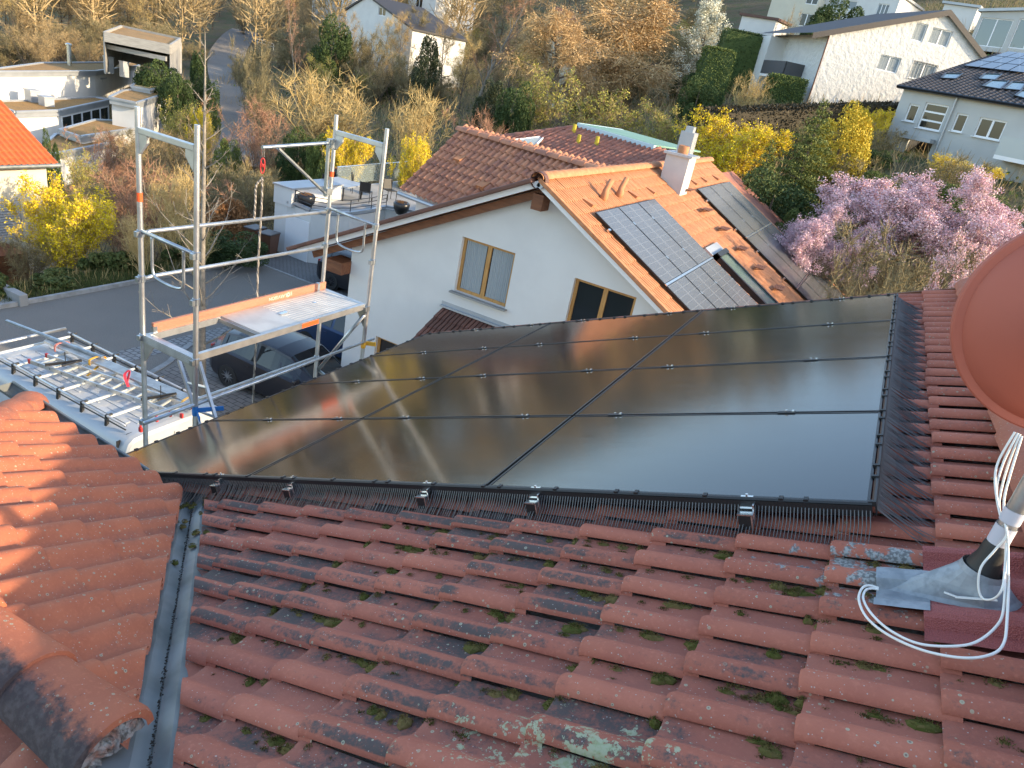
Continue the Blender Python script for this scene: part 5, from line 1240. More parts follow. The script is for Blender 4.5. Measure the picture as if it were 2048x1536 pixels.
# ------------------------------------------------------------------ houses of the neighbourhood
class Facade:
    def __init__(s, azd, px, d):
        s.B = atd(*px, d); a = math.radians(azd); s.u = np.array([math.cos(a), math.sin(a), 0.]); s.n = np.array([s.u[1], -s.u[0], 0.])
        if np.dot(s.n, s.B) > 0: s.n = -s.n
    def at(s, px): return atp(*px, s.B, s.n)
    def tz(s, px): q = s.at(px); return float(np.dot(q-s.B, s.u)), float(q[2])
    def rect(s, tl, br):
        a, b_ = s.tz(tl), s.tz(br); return (min(a[0],b_[0]), max(a[0],b_[0]), min(a[1],b_[1]), max(a[1],b_[1]))
    def wrect(s, tl, tr, bl):            # from three corners of a leaning window
        a, b_, c = s.tz(tl), s.tz(tr), s.tz(bl); return ((a[0]+c[0])/2, (a[0]+c[0])/2+abs(b_[0]-a[0]), c[1], (a[1]+b_[1])/2) if b_[0] > a[0] else ((a[0]+c[0])/2-abs(b_[0]-a[0]), (a[0]+c[0])/2, c[1], (a[1]+b_[1])/2)
    def P(s, t, z, o=0.0): q = s.B + s.u*t + s.n*o; return np.array([q[0], q[1], z])

# white gable house up the slope
f = Facade(34, (1615,205), 52)
WH = thing('white_house', 'white rough rendered gable house high on the slope with dark roof edge', 'house', (*f.B[:2], ground(*f.B[:2])))
ea, ap, eb = f.tz((1660,66)), f.tz((1897,22)), f.tz((1972,118))
wins = [f.wrect(Z3(1215,318),Z3(1335,342),Z3(1180,405)), f.wrect(Z3(1405,362),Z3(1540,385),Z3(1375,455)), f.wrect(Z3(1520,160),Z3(1637,185),Z3(1480,252)), f.wrect(Z3(1425,130),Z3(1495,145),Z3(1380,232))]
zb = -2.5; topf = lambda t: (ea[1]+(ap[1]-ea[1])*(t-ea[0])/(ap[0]-ea[0]) if t < ap[0] else ap[1]+(eb[1]-ap[1])*(t-ap[0])/(eb[0]-ap[0])) - .1
mb = MB(); t0_ = 0.0; B0 = f.P(0,0); wall_face(mb, B0, f.u, f.n, eb[0]-.4, zb, topf, wins, [ap[0]])
dpt = 9.0
mb.add([f.P(0,zb),f.P(0,topf(0)),f.P(0,topf(0),-dpt),f.P(0,zb,-dpt)],[(0,1,2,3)]); mb.add([f.P(eb[0]-.4,zb),f.P(eb[0]-.4,topf(eb[0]-.4)),f.P(eb[0]-.4,topf(eb[0]-.4),-dpt),f.P(eb[0]-.4,zb,-dpt)],[(0,3,2,1)])
obj('wall', mb, M['rough_render'], WH)
for i, w in enumerate(wins): window(WH, B0, f.u, f.n, w, M['pvc'], panes=1 if i == 3 else 2, curtain=M['curtain'], rec=.10)
mb = MB(); g = wins[1]
for k in range(9): t = g[0]-.05+(g[1]-g[0]+.1)*k/8; mb.tube([f.P(t,g[2]-.08,.05),f.P(t,g[3]+.08,.05)],.012,5)
for z in (g[2]-.05,g[3]+.05): mb.tube([f.P(g[0]-.06,z,.05),f.P(g[1]+.06,z,.05)],.014,5)
obj('window_grille', mb, M['black'], WH)
mb = MB()
for (ta,za),(tb,zb_) in (((ea[0]-1.3,ea[1]-.62*1.3*(ap[1]-ea[1])/(ap[0]-ea[0])),ap),(ap,eb)):
    mb.add([f.P(ta,za+.08,.25),f.P(tb,zb_+.08,.25),f.P(tb,zb_+.08,-dpt-.3),f.P(ta,za+.08,-dpt-.3)],[(0,1,2,3)])
    mb.add([f.P(ta,za-.30,.25),f.P(tb,zb_-.30,.25),f.P(tb,zb_+.08,.25),f.P(ta,za+.08,.25)],[(0,1,2,3)])
obj('roof', mb, M['tile_dark'], WH)
mb = MB(); mb.tube([f.P(-.05,ea[1]-.2,.05),f.P(-.05,zb,.05)],.05,8); obj('drain_pipe', mb, M['dkbrown_tile'], WH)
mb = MB(); mb.prism([f.P(-.0,2.2,-2.2),f.P(-1.5,2.2,-2.2),f.P(-1.5,2.2,-6.2),f.P(0,2.2,-6.2)],(0,0,.18)); obj('balcony_slab', mb, M['pvc'], WH)
mb = MB(); mb.prism([f.P(-1.5,2.4,-2.2),f.P(-1.42,2.4,-2.2),f.P(-1.42,2.4,-6.2),f.P(-1.5,2.4,-6.2)],(0,0,.95)); mb.prism([f.P(0,2.4,-2.2),f.P(-1.5,2.4,-2.2),f.P(-1.5,2.4,-2.28),f.P(0,2.4,-2.28)],(0,0,.95)); obj('balcony_railing', mb, mat('dark_railing',(.07,.07,.075),.6), WH)
mb = MB(); mb.prism([f.P(-1.4,zb,-6.4),f.P(.1,zb,-6.4),f.P(.1,zb,-9),f.P(-1.4,zb,-9)],(0,0,ea[1]-.4-zb)); obj('side_bay', mb, M['white_render'], WH)

# grey house at the right
f = Facade(156, (1808,172), 42)
GH = thing('grey_house', 'pale grey house at the right with black tiles, skylights and garage opening', 'house', (*f.B[:2], ground(*f.B[:2])))
f.u = -f.u; tE, zE = f.tz(Z3(1345,500)); tL = tE+.1; tR = f.tz((2048,213))[0]+3.5; zE -= .12
ws = [f.wrect(Z3(1378,605),Z3(1437,616),Z3(1345,705)), f.wrect(Z3(1475,598),Z3(1610,620),Z3(1420,745)), f.wrect(Z3(1658,660),Z3(1725,672),Z3(1618,765)), f.wrect(Z3(1798,685),Z3(1955,712),Z3(1745,795))]
gar = f.wrect(Z3(1372,815),Z3(1510,842),Z3(1330,940)); bl = f.wrect(Z3(1548,890),Z3(1618,905),Z3(1525,980)); bl2 = f.wrect(Z3(1300,822),Z3(1345,832),Z3(1265,900))
fl = lambda t: zE
B0 = f.P(tL,0); sh = lambda w: (w[0]-tL, w[1]-tL, w[2], w[3])
mb = MB(); zb = -3.2; wall_face(mb, B0, f.u, f.n, tR-tL, zb, fl, [sh(w) for w in ws+[gar]], depth=.14)
HR = 3.5; DP = 11.7
mb.add([f.P(tL,zb),f.P(tL,zE),f.P(tL,zE+HR,-DP),f.P(tL,zb,-DP)],[(0,1,2,3)]); obj('wall', mb, M['grey_render'], GH)
for i, w in enumerate(ws): window(GH, B0, f.u, f.n, sh(w), M['pvc'], panes=2 if i == 3 else 1, bars=2 if i == 1 else 0, rec=.08, sill=M['pvc'], fw=.08)
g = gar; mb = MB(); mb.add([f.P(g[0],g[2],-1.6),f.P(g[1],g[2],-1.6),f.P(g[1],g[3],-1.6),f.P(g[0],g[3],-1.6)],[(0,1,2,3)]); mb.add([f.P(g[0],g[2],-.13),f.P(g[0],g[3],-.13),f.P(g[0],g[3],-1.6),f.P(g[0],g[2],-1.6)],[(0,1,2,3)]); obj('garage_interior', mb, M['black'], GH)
mb = MB(); mb.prism([f.P(g[0]-.7,g[3]+.02,.02),f.P(g[1]+.1,g[3]+.02,.02),f.P(g[1]+.1,g[3]+.02,.7),f.P(g[0]-.7,g[3]+.02,.7)],(0,0,.22)); obj('canopy', mb, M['greymetal'], GH)
for q in (bl,bl2): mb = MB(); mb.add([f.P(q[0],q[2],.02),f.P(q[1],q[2],.02),f.P(q[1],q[3],.02),f.P(q[0],q[3],.02)],[(0,1,2,3)]); obj('roller_blind', mb, M['blind'], GH)
mb = MB(); tp = f.tz(Z3(1665,560))[0]; mb.tube([f.P(tp,zE-.05,.08),f.P(tp,zb,.08)],.06,8); obj('drain_pipe', mb, M['greymetal'], GH)
mb = MB(); mb.tube([f.P(tL-.3,zE+.02,.35),f.P(tR,zE+.02,.35)],.08,8); mb.prism([f.P(tL-.3,zE-.08,.0),f.P(tR,zE-.08,.0),f.P(tR,zE-.08,.35),f.P(tL-.3,zE-.08,.35)],(0,0,.05)); obj('gutter', mb, M['blackmetal'], GH)
vr = np.array([*( -f.n[:2]*DP), HR]); vr /= np.linalg.norm(vr); nr = np.cross(f.u, vr); nr *= np.sign(nr[2])
e0 = f.P(tL-.3,zE+.05,.3)
V, F, R, PR = tile_field(lambda u, v, h: e0 + f.u*u + vr*v + nr*h, [.33*k for k in range(int((tR-tL+.3)/.33))], [.36*k for k in range(34)], W=.33, L=.36, prof=PFW*np.array([1.55,.8]), lift=.03, thick=.03)
tile_obj('roof', V, F, R, PR, M['tile_dark'], GH)
def onr(px): return atp(*px, e0+nr*.09, nr)
for k, q in enumerate(((Z3(1590,430),Z3(1690,432),Z3(1650,462),Z3(1560,458)),(Z3(1820,432),Z3(1920,435),Z3(1880,468),Z3(1785,462)),(Z3(1860,470),Z3(1960,475),Z3(1910,522),Z3(1805,505)),(Z3(1980,480),Z3(2060,485),Z3(2030,530),Z3(1925,520)),(Z3(2035,530),Z3(2130,535),Z3(2100,590),Z3(1995,560)))):
    P = [onr(c) for c in q]; mb = MB(); mb.add(P,[(0,1,2,3)]); s_ = obj('skylight', mb, mat('sky_reflecting_glass',(.10,.17,.18),.06,spec=1.0) if k == 0 else bpy.data.materials['sky_reflecting_glass'], GH)
    mb = MB(); 
    for a, b_ in zip(P, P[1:]+P[:1]): mb.beam(a, b_, .09, .08, up=nr)
    obj('frame', mb, M['blackmetal'], s_)
PVc = [onr(Z3(1690,390)), onr(Z3(1955,307)), onr(Z3(2330,345)), onr(Z3(2240,455))]
for r_ in range(3):
    for k in range(6):
        a = lambda i, j: (PVc[0]*(1-i)+PVc[3]*i)*(1-j)+(PVc[1]*(1-i)+PVc[2]*i)*j
        q = [a(k/6+.006,r_/3+.012), a((k+1)/6-.006,r_/3+.012), a((k+1)/6-.006,(r_+1)/3-.012), a(k/6+.006,(r_+1)/3-.012)]
        mb = MB(); mb.prism([p+nr*.04 for p in q], nr*.04)
        if k < 4: tag(obj('roof_solar_panel', mb, M['pv_far']), 'pale blue solar panel on the black roof of the grey house', 'solar panel', 'solar panels on the grey house')
mb = MB(); tb_ = f.tz(Z3(1960,840))[0]; zbal = f.tz(Z3(1935,940))[1]
mb.prism([f.P(tb_,zbal,0),f.P(tb_+4,zbal,0),f.P(tb_+4,zbal,1.3),f.P(tb_,zbal,1.3)],(0,0,.2)); obj('balcony_slab', mb, M['pvc'], GH)
mb = MB(); mb.prism([f.P(tb_,zbal+.2,1.25),f.P(tb_+4,zbal+.2,1.25),f.P(tb_+4,zbal+.2,1.3),f.P(tb_,zbal+.2,1.3)],(0,0,.95)); obj('balcony_railing', mb, mat('milky_glass',(.45,.48,.47),.3), GH)

def simple_house(name, label, azd, pbl, d, corners, depth, wm, wins=(), flat=True, rm=None, pane=2, zb=None, over=.25, curtain=None, gl=None):
    """corners: top-left, (apex), top-right picture points of the face turned to us"""
    f = Facade(azd, pbl, d); pts = [f.tz(c) for c in corners]
    if pts[0][0] > pts[-1][0]: f.u = -f.u; pts = [f.tz(c) for c in corners]
    t0, t1 = pts[0][0], pts[-1][0]; base = f.P((t0+t1)/2, 0, -depth/2); zg = ground(base[0], base[1]) - 1.0 if zb is None else zb
    root = thing(name, label, 'house', (base[0], base[1], zg))
    xs_, zs_ = [p[0]-t0 for p in pts], [p[1] for p in pts]; top = lambda t: float(np.interp(t, xs_, zs_))
    ws = [f.wrect(*w) for w in wins]; ws = [(w[0]-t0, w[1]-t0, w[2], w[3]) for w in ws]; B0 = f.P(t0,0)
    mb = MB(); wall_face(mb, B0, f.u, f.n, t1-t0, zg, top, ws, xs_[1:-1])
    for t in (t0, t1):
        zt = top(t-t0); mb.add([f.P(t,zg),f.P(t,zt),f.P(t,zt,-depth),f.P(t,zg,-depth)],[(0,1,2,3)])
    obj('wall', mb, wm, root)
    for w in ws: window(root, B0, f.u, f.n, w, M['pvc'], panes=pane, rec=.08, curtain=curtain, glass=gl)
    mb = MB()
    for (ta,za),(tb,zb_) in zip(pts[:-1], pts[1:]):
        oa, ob = (over if ta == t0 else 0), (over if tb == t1 else 0); sl_ = (zb_-za)/(tb-ta)
        A, Bq = (ta-oa, za-oa*sl_), (tb+ob, zb_+ob*sl_)
        mb.prism([f.P(A[0],A[1]+.02,over),f.P(Bq[0],Bq[1]+.02,over),f.P(Bq[0],Bq[1]+.02,-depth-over),f.P(A[0],A[1]+.02,-depth-over)],(0,0,.22))
    obj('roof', mb, rm or M['greymetal'], root); return root, f
dkwin = M['glass_dark']
simple_house('modern_house', 'grey modern house with tall glass front at the upper right', 158, Z3(1800,300), 62, [Z3(1800,70),Z3(2300,60)], 9, M['grey_render'], [(Z3(1800,105),Z3(1990,112),Z3(1740,262)),(Z3(2010,112),Z3(2200,118),Z3(1965,280))], pane=2, gl=mat('big_glass_front',(.09,.12,.13),.03,spec=1.0))
simple_house('white_house', 'plain white house front behind the dark roof edge at the top right', 168, Z3(1590,150), 74, [Z3(1585,22),Z3(1780,48)], 8, M['white_render'])
simple_house('white_house', 'white house at the top right with a wide three part window', 166, Z3(880,190), 86, [Z3(885,-60),Z3(1330,-20)], 9, M['white_render'], [(Z3(925,-5),Z3(1080,5),Z3(905,42)),(Z3(1195,20),Z3(1262,26),Z3(1180,88))], pane=3, curtain=M['curtain'])
simple_house('cream_house', 'cream house wall at the top beside the white blossom tree', 166, Z3(600,190), 88, [Z3(590,-60),Z3(868,-50)], 9, M['cream_render'], [(Z3(775,-20),Z3(845,-14),Z3(770,22)),(Z3(745,75),Z3(815,82),Z3(728,150))], pane=2)
simple_house('garden_shed', 'small white garden shed with corrugated roof below the cream house', 166, Z3(405,190), 72, [Z3(400,92),Z3(600,122)], 3, M['white_render'], rm=M['dkbrown_tile'])
simple_house('white_house', 'white house with brown shuttered window in the wood at the top centre', 165, Z2(300,230), 96, [Z2(275,60),Z2(400,-20),Z2(660,175)], 9, M['white_render'], [(Z2(462,40),Z2(505,46),Z2(455,88))], rm=M['tile_dark'])
simple_house('white_house', 'narrow white house front behind trees at the top centre', 160, Z2(655,78), 118, [Z2(640,-40),Z2(800,-30)], 8, M['white_render'], [(Z2(680,-10),Z2(720,-8),Z2(672,45))], gl=dkwin)
simple_house('white_house', 'white house at the top edge behind birches', 160, Z2(60,50), 125, [Z2(80,-90),Z2(330,-70)], 8, M['white_render'], [(Z2(110,0),Z2(150,2),Z2(105,45)),(Z2(205,-5),Z2(245,-2),Z2(200,40))])
r_, f_ = simple_house('garden_hut', 'small half timbered hut with brown tiled roof beside the hanging brown tree', 150, Z2(1450,320), 78, [Z2(1450,185),Z2(1600,230)], 4, M['cream_render'], rm=M['dkbrown_tile'], over=.5)
mb = MB(); q = [f_.at(Z2(1430,185)), f_.at(Z2(1560,215)), f_.at(Z2(1640,100)), f_.at(Z2(1500,50))]; q[2] = atd(*Z2(1640,100),80.5); q[3] = atd(*Z2(1500,50),80.5); mb.prism(q,(0,0,.2)); obj('roof', mb, M['dkbrown_tile'], r_)

# yellow house with the orange roof at the left edge
XY = -27.0; ec = atx(116,328,XY); yv = ec[1]; tp = aty(0,200,yv); sl_y = math.atan2(tp[2]-ec[2], abs(tp[0]-ec[0]))
YH = thing('cream_house', 'cream house with bright orange tiled roof at the left edge', 'house', (XY-4, 10, ground(XY-4,10)))
vy = np.array([-math.cos(sl_y),0,math.sin(sl_y)]); ny_ = np.array([math.sin(sl_y),0,math.cos(sl_y)])
V, F, R, PR = tile_field(lambda u, v, h: np.array([XY, yv-u, ec[2]]) + vy*v + ny_*h, [.21*k for k in range(66)], [.34*k for k in range(16)], W=.21, L=.34, prof=PFW*np.array([1.0,.7]), lift=.02, thick=.02)
tile_obj('roof', V, F, R, PR, M['tile_orange'], YH, flip=False)
mb = MB(); mb.tube([(XY+.06,yv+.05,ec[2]-.04),(XY+.06,yv-14,ec[2]-.04)],.07,10); obj('gutter', mb, M['zinc'], YH)
XW = XY-.5; wy = atx(92,332,XW)[1]; bq = [atx(0,398,XW), atx(40,396,XW), atx(36,470,XW)]
zg = ground(XW, wy)-1; mb = MB()
wl_ = (wy-(bq[1][1]), wy-(bq[1][1])+1.9, bq[2][2]-.15, bq[1][2])
wall_face(mb, (XW,wy,0), (0,-1,0), (1,0,0), 13.5, zg, lambda t: ec[2]+.1, [wl_]); mb.add([(XW,wy,zg),(XW,wy,ec[2]+.1),(XW-5,wy,ec[2]+.1+5*math.tan(sl_y)-.3),(XW-5,wy,zg)],[(0,1,2,3)]); obj('wall', mb, M['cream_render'], YH)
wf_ = window(YH, (XW,wy,0), (0,-1,0), (1,0,0), wl_, M['pvc'], panes=1)
mb = MB()
for k in range(16): z = wl_[2]+(wl_[3]-wl_[2])*k/16; mb.obox((XW-.03,wy-(wl_[0]+wl_[1])/2,z+.04),(.012,0,.012),(0,(wl_[1]-wl_[0])/2-.02,0),(-.004,0,.035))
obj('blind', mb, M['blind'], wf_)
p = atz(12,500,-9.6); mb = MB(); mb.box((p[0]-1.5,p[1]-3,-10.8),(p[0]+.7,p[1]+.35,-9.55)); tag(obj('timber_deck', mb, M['wood_dark']), 'brown timber deck in front of the cream house wall', 'deck')
p = atz(25,592,G0+.15); mb = MB(); mb.box((p[0]-.9,p[1]-.12,G0-.1),(p[0]+.55,p[1]+.12,G0+.36)); mb.box((p[0]-.9,p[1]-2.2,G0-.1),(p[0]+.3,p[1]-.12,G0+.08)); tag(obj('garden_step', mb, M['concrete'], bevel=.02), 'concrete step and low block beside the kerb at the left edge', 'step')

# flat roofed houses in the valley: stacked terraces with planted roofs
def terrace(root, pxs, d, thick, wall_h, roofm, edge=M['greymetal'], wm=M['white_render'], inset=.35, glass=()):
    cpx = np.mean(np.array(pxs), axis=0); z = atd(*cpx, d)[2]; P = [atz(*q, z) for q in pxs]; c = sum(P)/len(P)
    mb = MB(); mb.prism([p-UP*thick for p in P], UP*thick); ro = obj('roof_slab', mb, edge, root)
    mb = MB(); Q = [c+(p-c)*.955 for p in P]; mb.add([q+UP*.02 for q in Q],[tuple(range(len(Q)))]); obj('planted_roof', mb, roofm, ro)
    mb = MB()
    for a, b_ in zip(P, P[1:]+P[:1]): mb.beam(a+UP*.05, b_+UP*.05, .22, .16)
    obj('parapet', mb, edge, ro)
    L = [p+(c-p)/np.linalg.norm((c-p))*inset for p in P]; mb = MB(); mb.prism([p-UP*(thick+wall_h) for p in L], UP*wall_h); obj('wall', mb, wm, root)
    for (i, f0, f1, n_) in glass:
        a, b_ = L[i], L[(i+1)%len(L)]; u = (b_-a); ln = np.linalg.norm(u[:2]); u = u/ln; nn_ = np.array([u[1],-u[0],0]); nn_ = nn_ if np.dot(nn_, -a) > 0 else -nn_
        for k in range(n_):
            w = (ln*(f0+(f1-f0)*k/n_)+.05, ln*(f0+(f1-f0)*(k+1)/n_)-.05, z-thick-1.35, z-thick-.12)
            window(root, a+nn_*.06, u, nn_, w, M['pvc'], panes=1, rec=.0, fw=.07)
    return z, P
F1 = thing('flat_roof_house', 'white flat roofed house with two brown planted roof terraces in the valley', 'house', (*atd(180,280,60)[:2], -14))
F2 = thing('flat_roof_house', 'long grey flat roofed house with window band and tall steel flue', 'house', (*atd(120,180,70)[:2], -14))
terrace(F2, [Z1(-150,425),Z1(250,372),Z1(820,368),Z1(815,388),Z1(560,420)], 72, .35, 2.6, M['sedum'], glass=())
terrace(F2, [Z1(-150,470),Z1(215,470),Z1(600,462),Z1(740,425),Z1(560,405),Z1(-100,440)], 69, .35, 2.6, M['sedum'], glass=[(0,.35,.98,7),(1,.02,.98,5)])
terrace(F2, [Z1(770,510),Z1(880,530),Z1(998,495),Z1(905,462),Z1(815,468)], 68, .3, 2.4, M['gravel'])
terrace(F1, [Z1(-80,600),Z1(90,660),Z1(350,650),Z1(650,585),Z1(560,572),Z1(250,590)], 62, .4, 2.7, M['sedum'], glass=[(2,.02,.97,5)])
terrace(F1, [Z1(640,575),Z1(800,607),Z1(985,548),Z1(820,522),Z1(720,535)], 62, .4, 2.8, M['sedum'])
terrace(F1, [Z1(350,765),Z1(470,805),Z1(790,755),Z1(770,715),Z1(560,705)], 57, .35, 2.6, M['sedum'])
terrace(F1, [Z1(200,900),Z1(330,905),Z1(640,840),Z1(500,800),Z1(330,790)], 52, .35, 2.6, M['sedum'])
for px, py0, py1, w_, d in ((190,530,625,60,61),(270,568,645,58,60.5),(635,335,398,38,70),(725,363,420,36,69)):
    t_, b_ = atd(*Z1(px,py0),d), atd(*Z1(px,py1),d); hw_ = w_/2.926*d/FPX/2; mb = MB(); mb.box((t_[0]-hw_,t_[1]-hw_,b_[2]-.5),(t_[0]+hw_,t_[1]+hw_,t_[2])); mb.box((t_[0]-hw_*1.15,t_[1]-hw_*1.15,t_[2]),(t_[0]+hw_*1.15,t_[1]+hw_*1.15,t_[2]+.08)); obj('chimney', mb, M['greymetal'], F1 if d < 65 else F2)
t_, b_ = atd(*Z1(400,250),71), atd(*Z1(405,395),71); mb = MB(); mb.tube([(t_[0],t_[1],b_[2]-.4),(t_[0],t_[1],t_[2]-.2)],.2,10); mb.lathe([(.30,t_[2]-.22),(.30,t_[2]-.1),(.02,t_[2])],(t_[0],t_[1],0),10); obj('flue', mb, M['steel'], F2)
CP = thing('carport', 'weathered timber clad carport with planted roof at the bend of the street', 'carport', (*atd(290,110,73)[:2], ground(*atd(290,110,73)[:2])))
zc_ = atd(*Z1(830,205),73)[2]; P = [atz(*Z1(*q),zc_) for q in ((610,190),(995,265),(1055,225),(712,152))]
mb = MB(); 
for a, b_ in zip(P, P[1:]+P[:1]): mb.beam(a-UP*.35, b_-UP*.35, .2, .85)
obj('fascia', mb, M['weathered_wood'], CP); c = sum(P)/4
mb = MB(); mb.add([p-UP*.12 for p in P],[(0,1,2,3)]); obj('planted_roof', mb, M['sedum'], CP)
Pz = zc_-1.15; Q = [atz(*Z1(*q),Pz) for q in ((612,262),(972,338),(1000,312),(640,222))]; mb = MB()
for a, b_ in zip(Q, Q[1:]+Q[:1]): mb.beam(a-UP*.1, b_-UP*.1, .15, .4)
obj('canopy_edge', mb, M['weathered_wood'], CP)
mb = MB(); mb.add([q+UP*.0 for q in Q],[(0,1,2,3)]); obj('canopy_roof', mb, M['grassb'], CP)
mb = MB(); zf = zc_-3.6; A, B_ = P[1], P[2]; mb.prism([(A[0],A[1],zf),(B_[0],B_[1],zf),(B_[0]-.2,B_[1]+.1,zf),(A[0]-.25,A[1]+.1,zf)],(0,0,3.2)); mb.prism([(P[2][0],P[2][1],zf),(P[3][0],P[3][1],zf),(P[3][0],P[3][1]+.2,zf),(P[2][0],P[2][1]+.2,zf)],(0,0,3.2)); mb.prism([(P[3][0],P[3][1],zf),(P[0][0],P[0][1],zf),(P[0][0]-.2,P[0][1],zf),(P[3][0]-.2,P[3][1],zf)],(0,0,3.2)); obj('wall', mb, M['concrete'], CP)

# garage with roof terrace
GA = thing('garage', 'white garage with curved wall and roof terrace beside the street', 'garage', (-20, 26, G0))
zt = -6.92; arc = [atz(*q,zt) for q in ((590,405),(622,419),(660,425),(700,425),(742,419),(772,412))]
poly = [(-21.65,22.24),(-21.0,22.24)]+[(p[0],p[1]) for p in arc]+[(-17.6,27.0),(-12.6,27.6),(-12.6,33),(-23,33),(-22.6,27)]
mb = MB(); mb.prism([(x,y,G0-.4) for x,y in poly],(0,0,zt-.15-G0+.4)); obj('wall', mb, M['white_render'], GA)
mb = MB(); c = np.mean(np.array(poly),axis=0); mb.add([(*(np.array(q)+(c-np.array(q))*.02),zt-.145) for q in poly],[tuple(range(len(poly)))]); obj('terrace_floor', mb, M['concrete'], GA)
mb = MB(); 
for a, b_ in zip(poly[1:8], poly[2:9]): mb.beam((*a,zt-.02),(*b_,zt-.02),.16,.10)
obj('coping', mb, M['greymetal'], GA)
mb = MB(); mb.box((-21.7,22.2,zt-.2),(-20.75,25.2,-6.40)); obj('parapet', mb, M['white_render'], GA); mb = MB(); mb.box((-21.75,22.15,-6.40),(-20.7,25.25,-6.34)); obj('parapet_cap', mb, M['greymetal'], GA)
mb = MB(); da, db = np.array([-20.98,22.24,0]), np.array([arc[1][0],arc[1][1],0]); dd = (db-da); dl = np.linalg.norm(dd); dd /= dl; dn_ = np.array([dd[1],-dd[0],0]); ztop = -7.45
for k in range(26): c0_ = da+dd*(dl*(k+.5)/26)+dn_*.03; mb.obox((c0_[0],c0_[1],(G0+ztop)/2),dd*(dl/26*.44),dn_*.02,UP*(ztop-G0)/2)
obj('garage_door', mb, M['pvc'], GA)
mb = MB(); rl = [arc[i] for i in range(6)]
for z in (.18,.34,.5): mb.tube([p+UP*z for p in rl],.016,6)
for p in rl: mb.tube([p,p+UP*.5],.016,6)
for k in range(3):
    q = atz(*Z1(1790+60*k,1135+8*k),zt); mb.tube([q,q+UP*.45],.016,6)
obj('railing', mb, M['black'], GA)
mb = MB(); 
for a, b_ in ((( -17.6,27.0),(-12.6,27.6)),((-12.6,27.6),(-12.6,33)),((-22.6,27),(-23,33)),((-23,33),(-12.6,33))):
    a, b_ = np.array([*a,zt]), np.array([*b_,zt]); mb.prism([a,b_,b_+UP*.8,a+UP*.8],(.02,.02,0)); 
gm_ = mat('pale_glass_railing',(.30,.36,.36),.08,spec=.8); gm_.node_tree.nodes['Principled BSDF'].inputs['Alpha'].default_value = .28
obj('glass_railing', mb, gm_, GA)
mb = MB()
for a, b_ in (((-17.6,27.0),(-12.6,27.6)),((-12.6,27.6),(-12.6,33)),((-23,33),(-12.6,33)),((-22.6,27),(-23,33))): mb.tube([(*a,zt+.82),(*b_,zt+.82)],.03,6)
obj('handrail', mb, M['steel'], GA)
pot = thing('plant_pot', 'round black plant pot on the roof terrace', 'plant pot', (0,0,0), 0, 'black pots on the roof terrace')
mb = MB(); mb.lathe([(.02,0),(.20,0),(.33,.22),(.36,.45),(.30,.52),(.28,.50),(.02,.47)],(0,0,0),18); obj('bowl', mb, mat('black_glazed_pot',(.02,.02,.022),.3), pot, local=True, smooth=True)
mb = MB()
for k in range(140): a = nrng.uniform(0,6.28); r_ = nrng.uniform(0,.24); d_ = np.array([nrng.normal(0,.5),nrng.normal(0,.5),1.]); p_ = np.array([r_*math.cos(a),r_*math.sin(a),.46]); q_ = p_+d_*nrng.uniform(.06,.16); s_ = np.array([.008,.004,0]); mb.add([p_-s_,p_+s_,q_],[(0,1,2)])
obj('plant', mb, M['beech'], pot, local=True); freeze(pot)
for k, (px, py, lb) in enumerate(((612,414,'round black plant pot on the roof terrace at the left end of the curved wall'),(672,356,'black plant pot farthest back on the roof terrace beside the scaffold post'),(690,352,'black plant pot farthest back on the roof terrace, right of its twin'),(801,428,'black plant pot on the roof terrace beside the blue bicycle frame'))):
    q = atz(px,py,zt-.14); s_ = 1.0 if k in (0,3) else .9
    if k == 0: pot.location = q; pot['label'] = lb
    else: dup(pot, q, k, (s_,)*3, lb)
TBL = thing('garden_table', 'low grey table with dark frame on the roof terrace', 'table', tuple(atz(*Z2(240,1150),zt-.14)))
mb = MB(); q = np.array(LOC[TBL.name]); mb.obox(q+UP*.62,(.75,.1,0),(-.1,.75,0),(0,0,.025)); obj('tabletop', mb, M['greymetal'], TBL)
for sx in (-1,1):
    for sy in (-1,1): mb = MB(); mb.tube([q+np.array([sx*.6,sy*.6,0]),q+np.array([sx*.6,sy*.6,.6])],.03,6); obj('leg', mb, M['black'], TBL)
chair = thing('garden_chair', 'black framed garden chair on the roof terrace', 'chair', (0,0,0), 0, 'black chairs on the roof terrace')
for nm, pts in (('seat',[(-.24,-.24,.44),(.24,-.24,.44),(.24,.24,.44),(-.24,.24,.44)]),):
    mb = MB(); mb.prism(pts,(0,0,.03)); obj('seat', mb, M['black'], chair, local=True)
mb = MB(); mb.prism([(-.24,.22,.48),(.24,.22,.48),(.24,.28,.9),(-.24,.28,.9)],(0,.02,0)); obj('backrest', mb, M['black'], chair, local=True)
for sx in (-1,1):
    for sy in (-1,1): mb = MB(); mb.tube([(sx*.23,sy*.23,0),(sx*.23,sy*.23,.45 if sy < 0 else .9)],.016,6); obj('leg', mb, M['black'], chair, local=True)
freeze(chair)
for k, (px, py, rz) in enumerate((( *Z2(140,1150), .3),(*Z2(330,1130), 2.4),(*Z2(380,1180), 3.6),(*Z2(520,1170), 1.2))):
    lb = ['black garden chair left of the terrace table','black garden chair right behind the terrace table','black garden chair in front of the terrace table','black folding chair alone at the right of the terrace'][k]
    if k == 0: chair.location = atz(px,py,zt-.14); chair.rotation_euler = (0,0,rz); chair['label'] = lb
    else: dup(chair, atz(px,py,zt-.14), rz, label=lb)
BN = thing('wheelie_bin', 'brown wheelie bin standing against the white garage', 'bin', (0,0,0), 0, 'bins beside the garage')
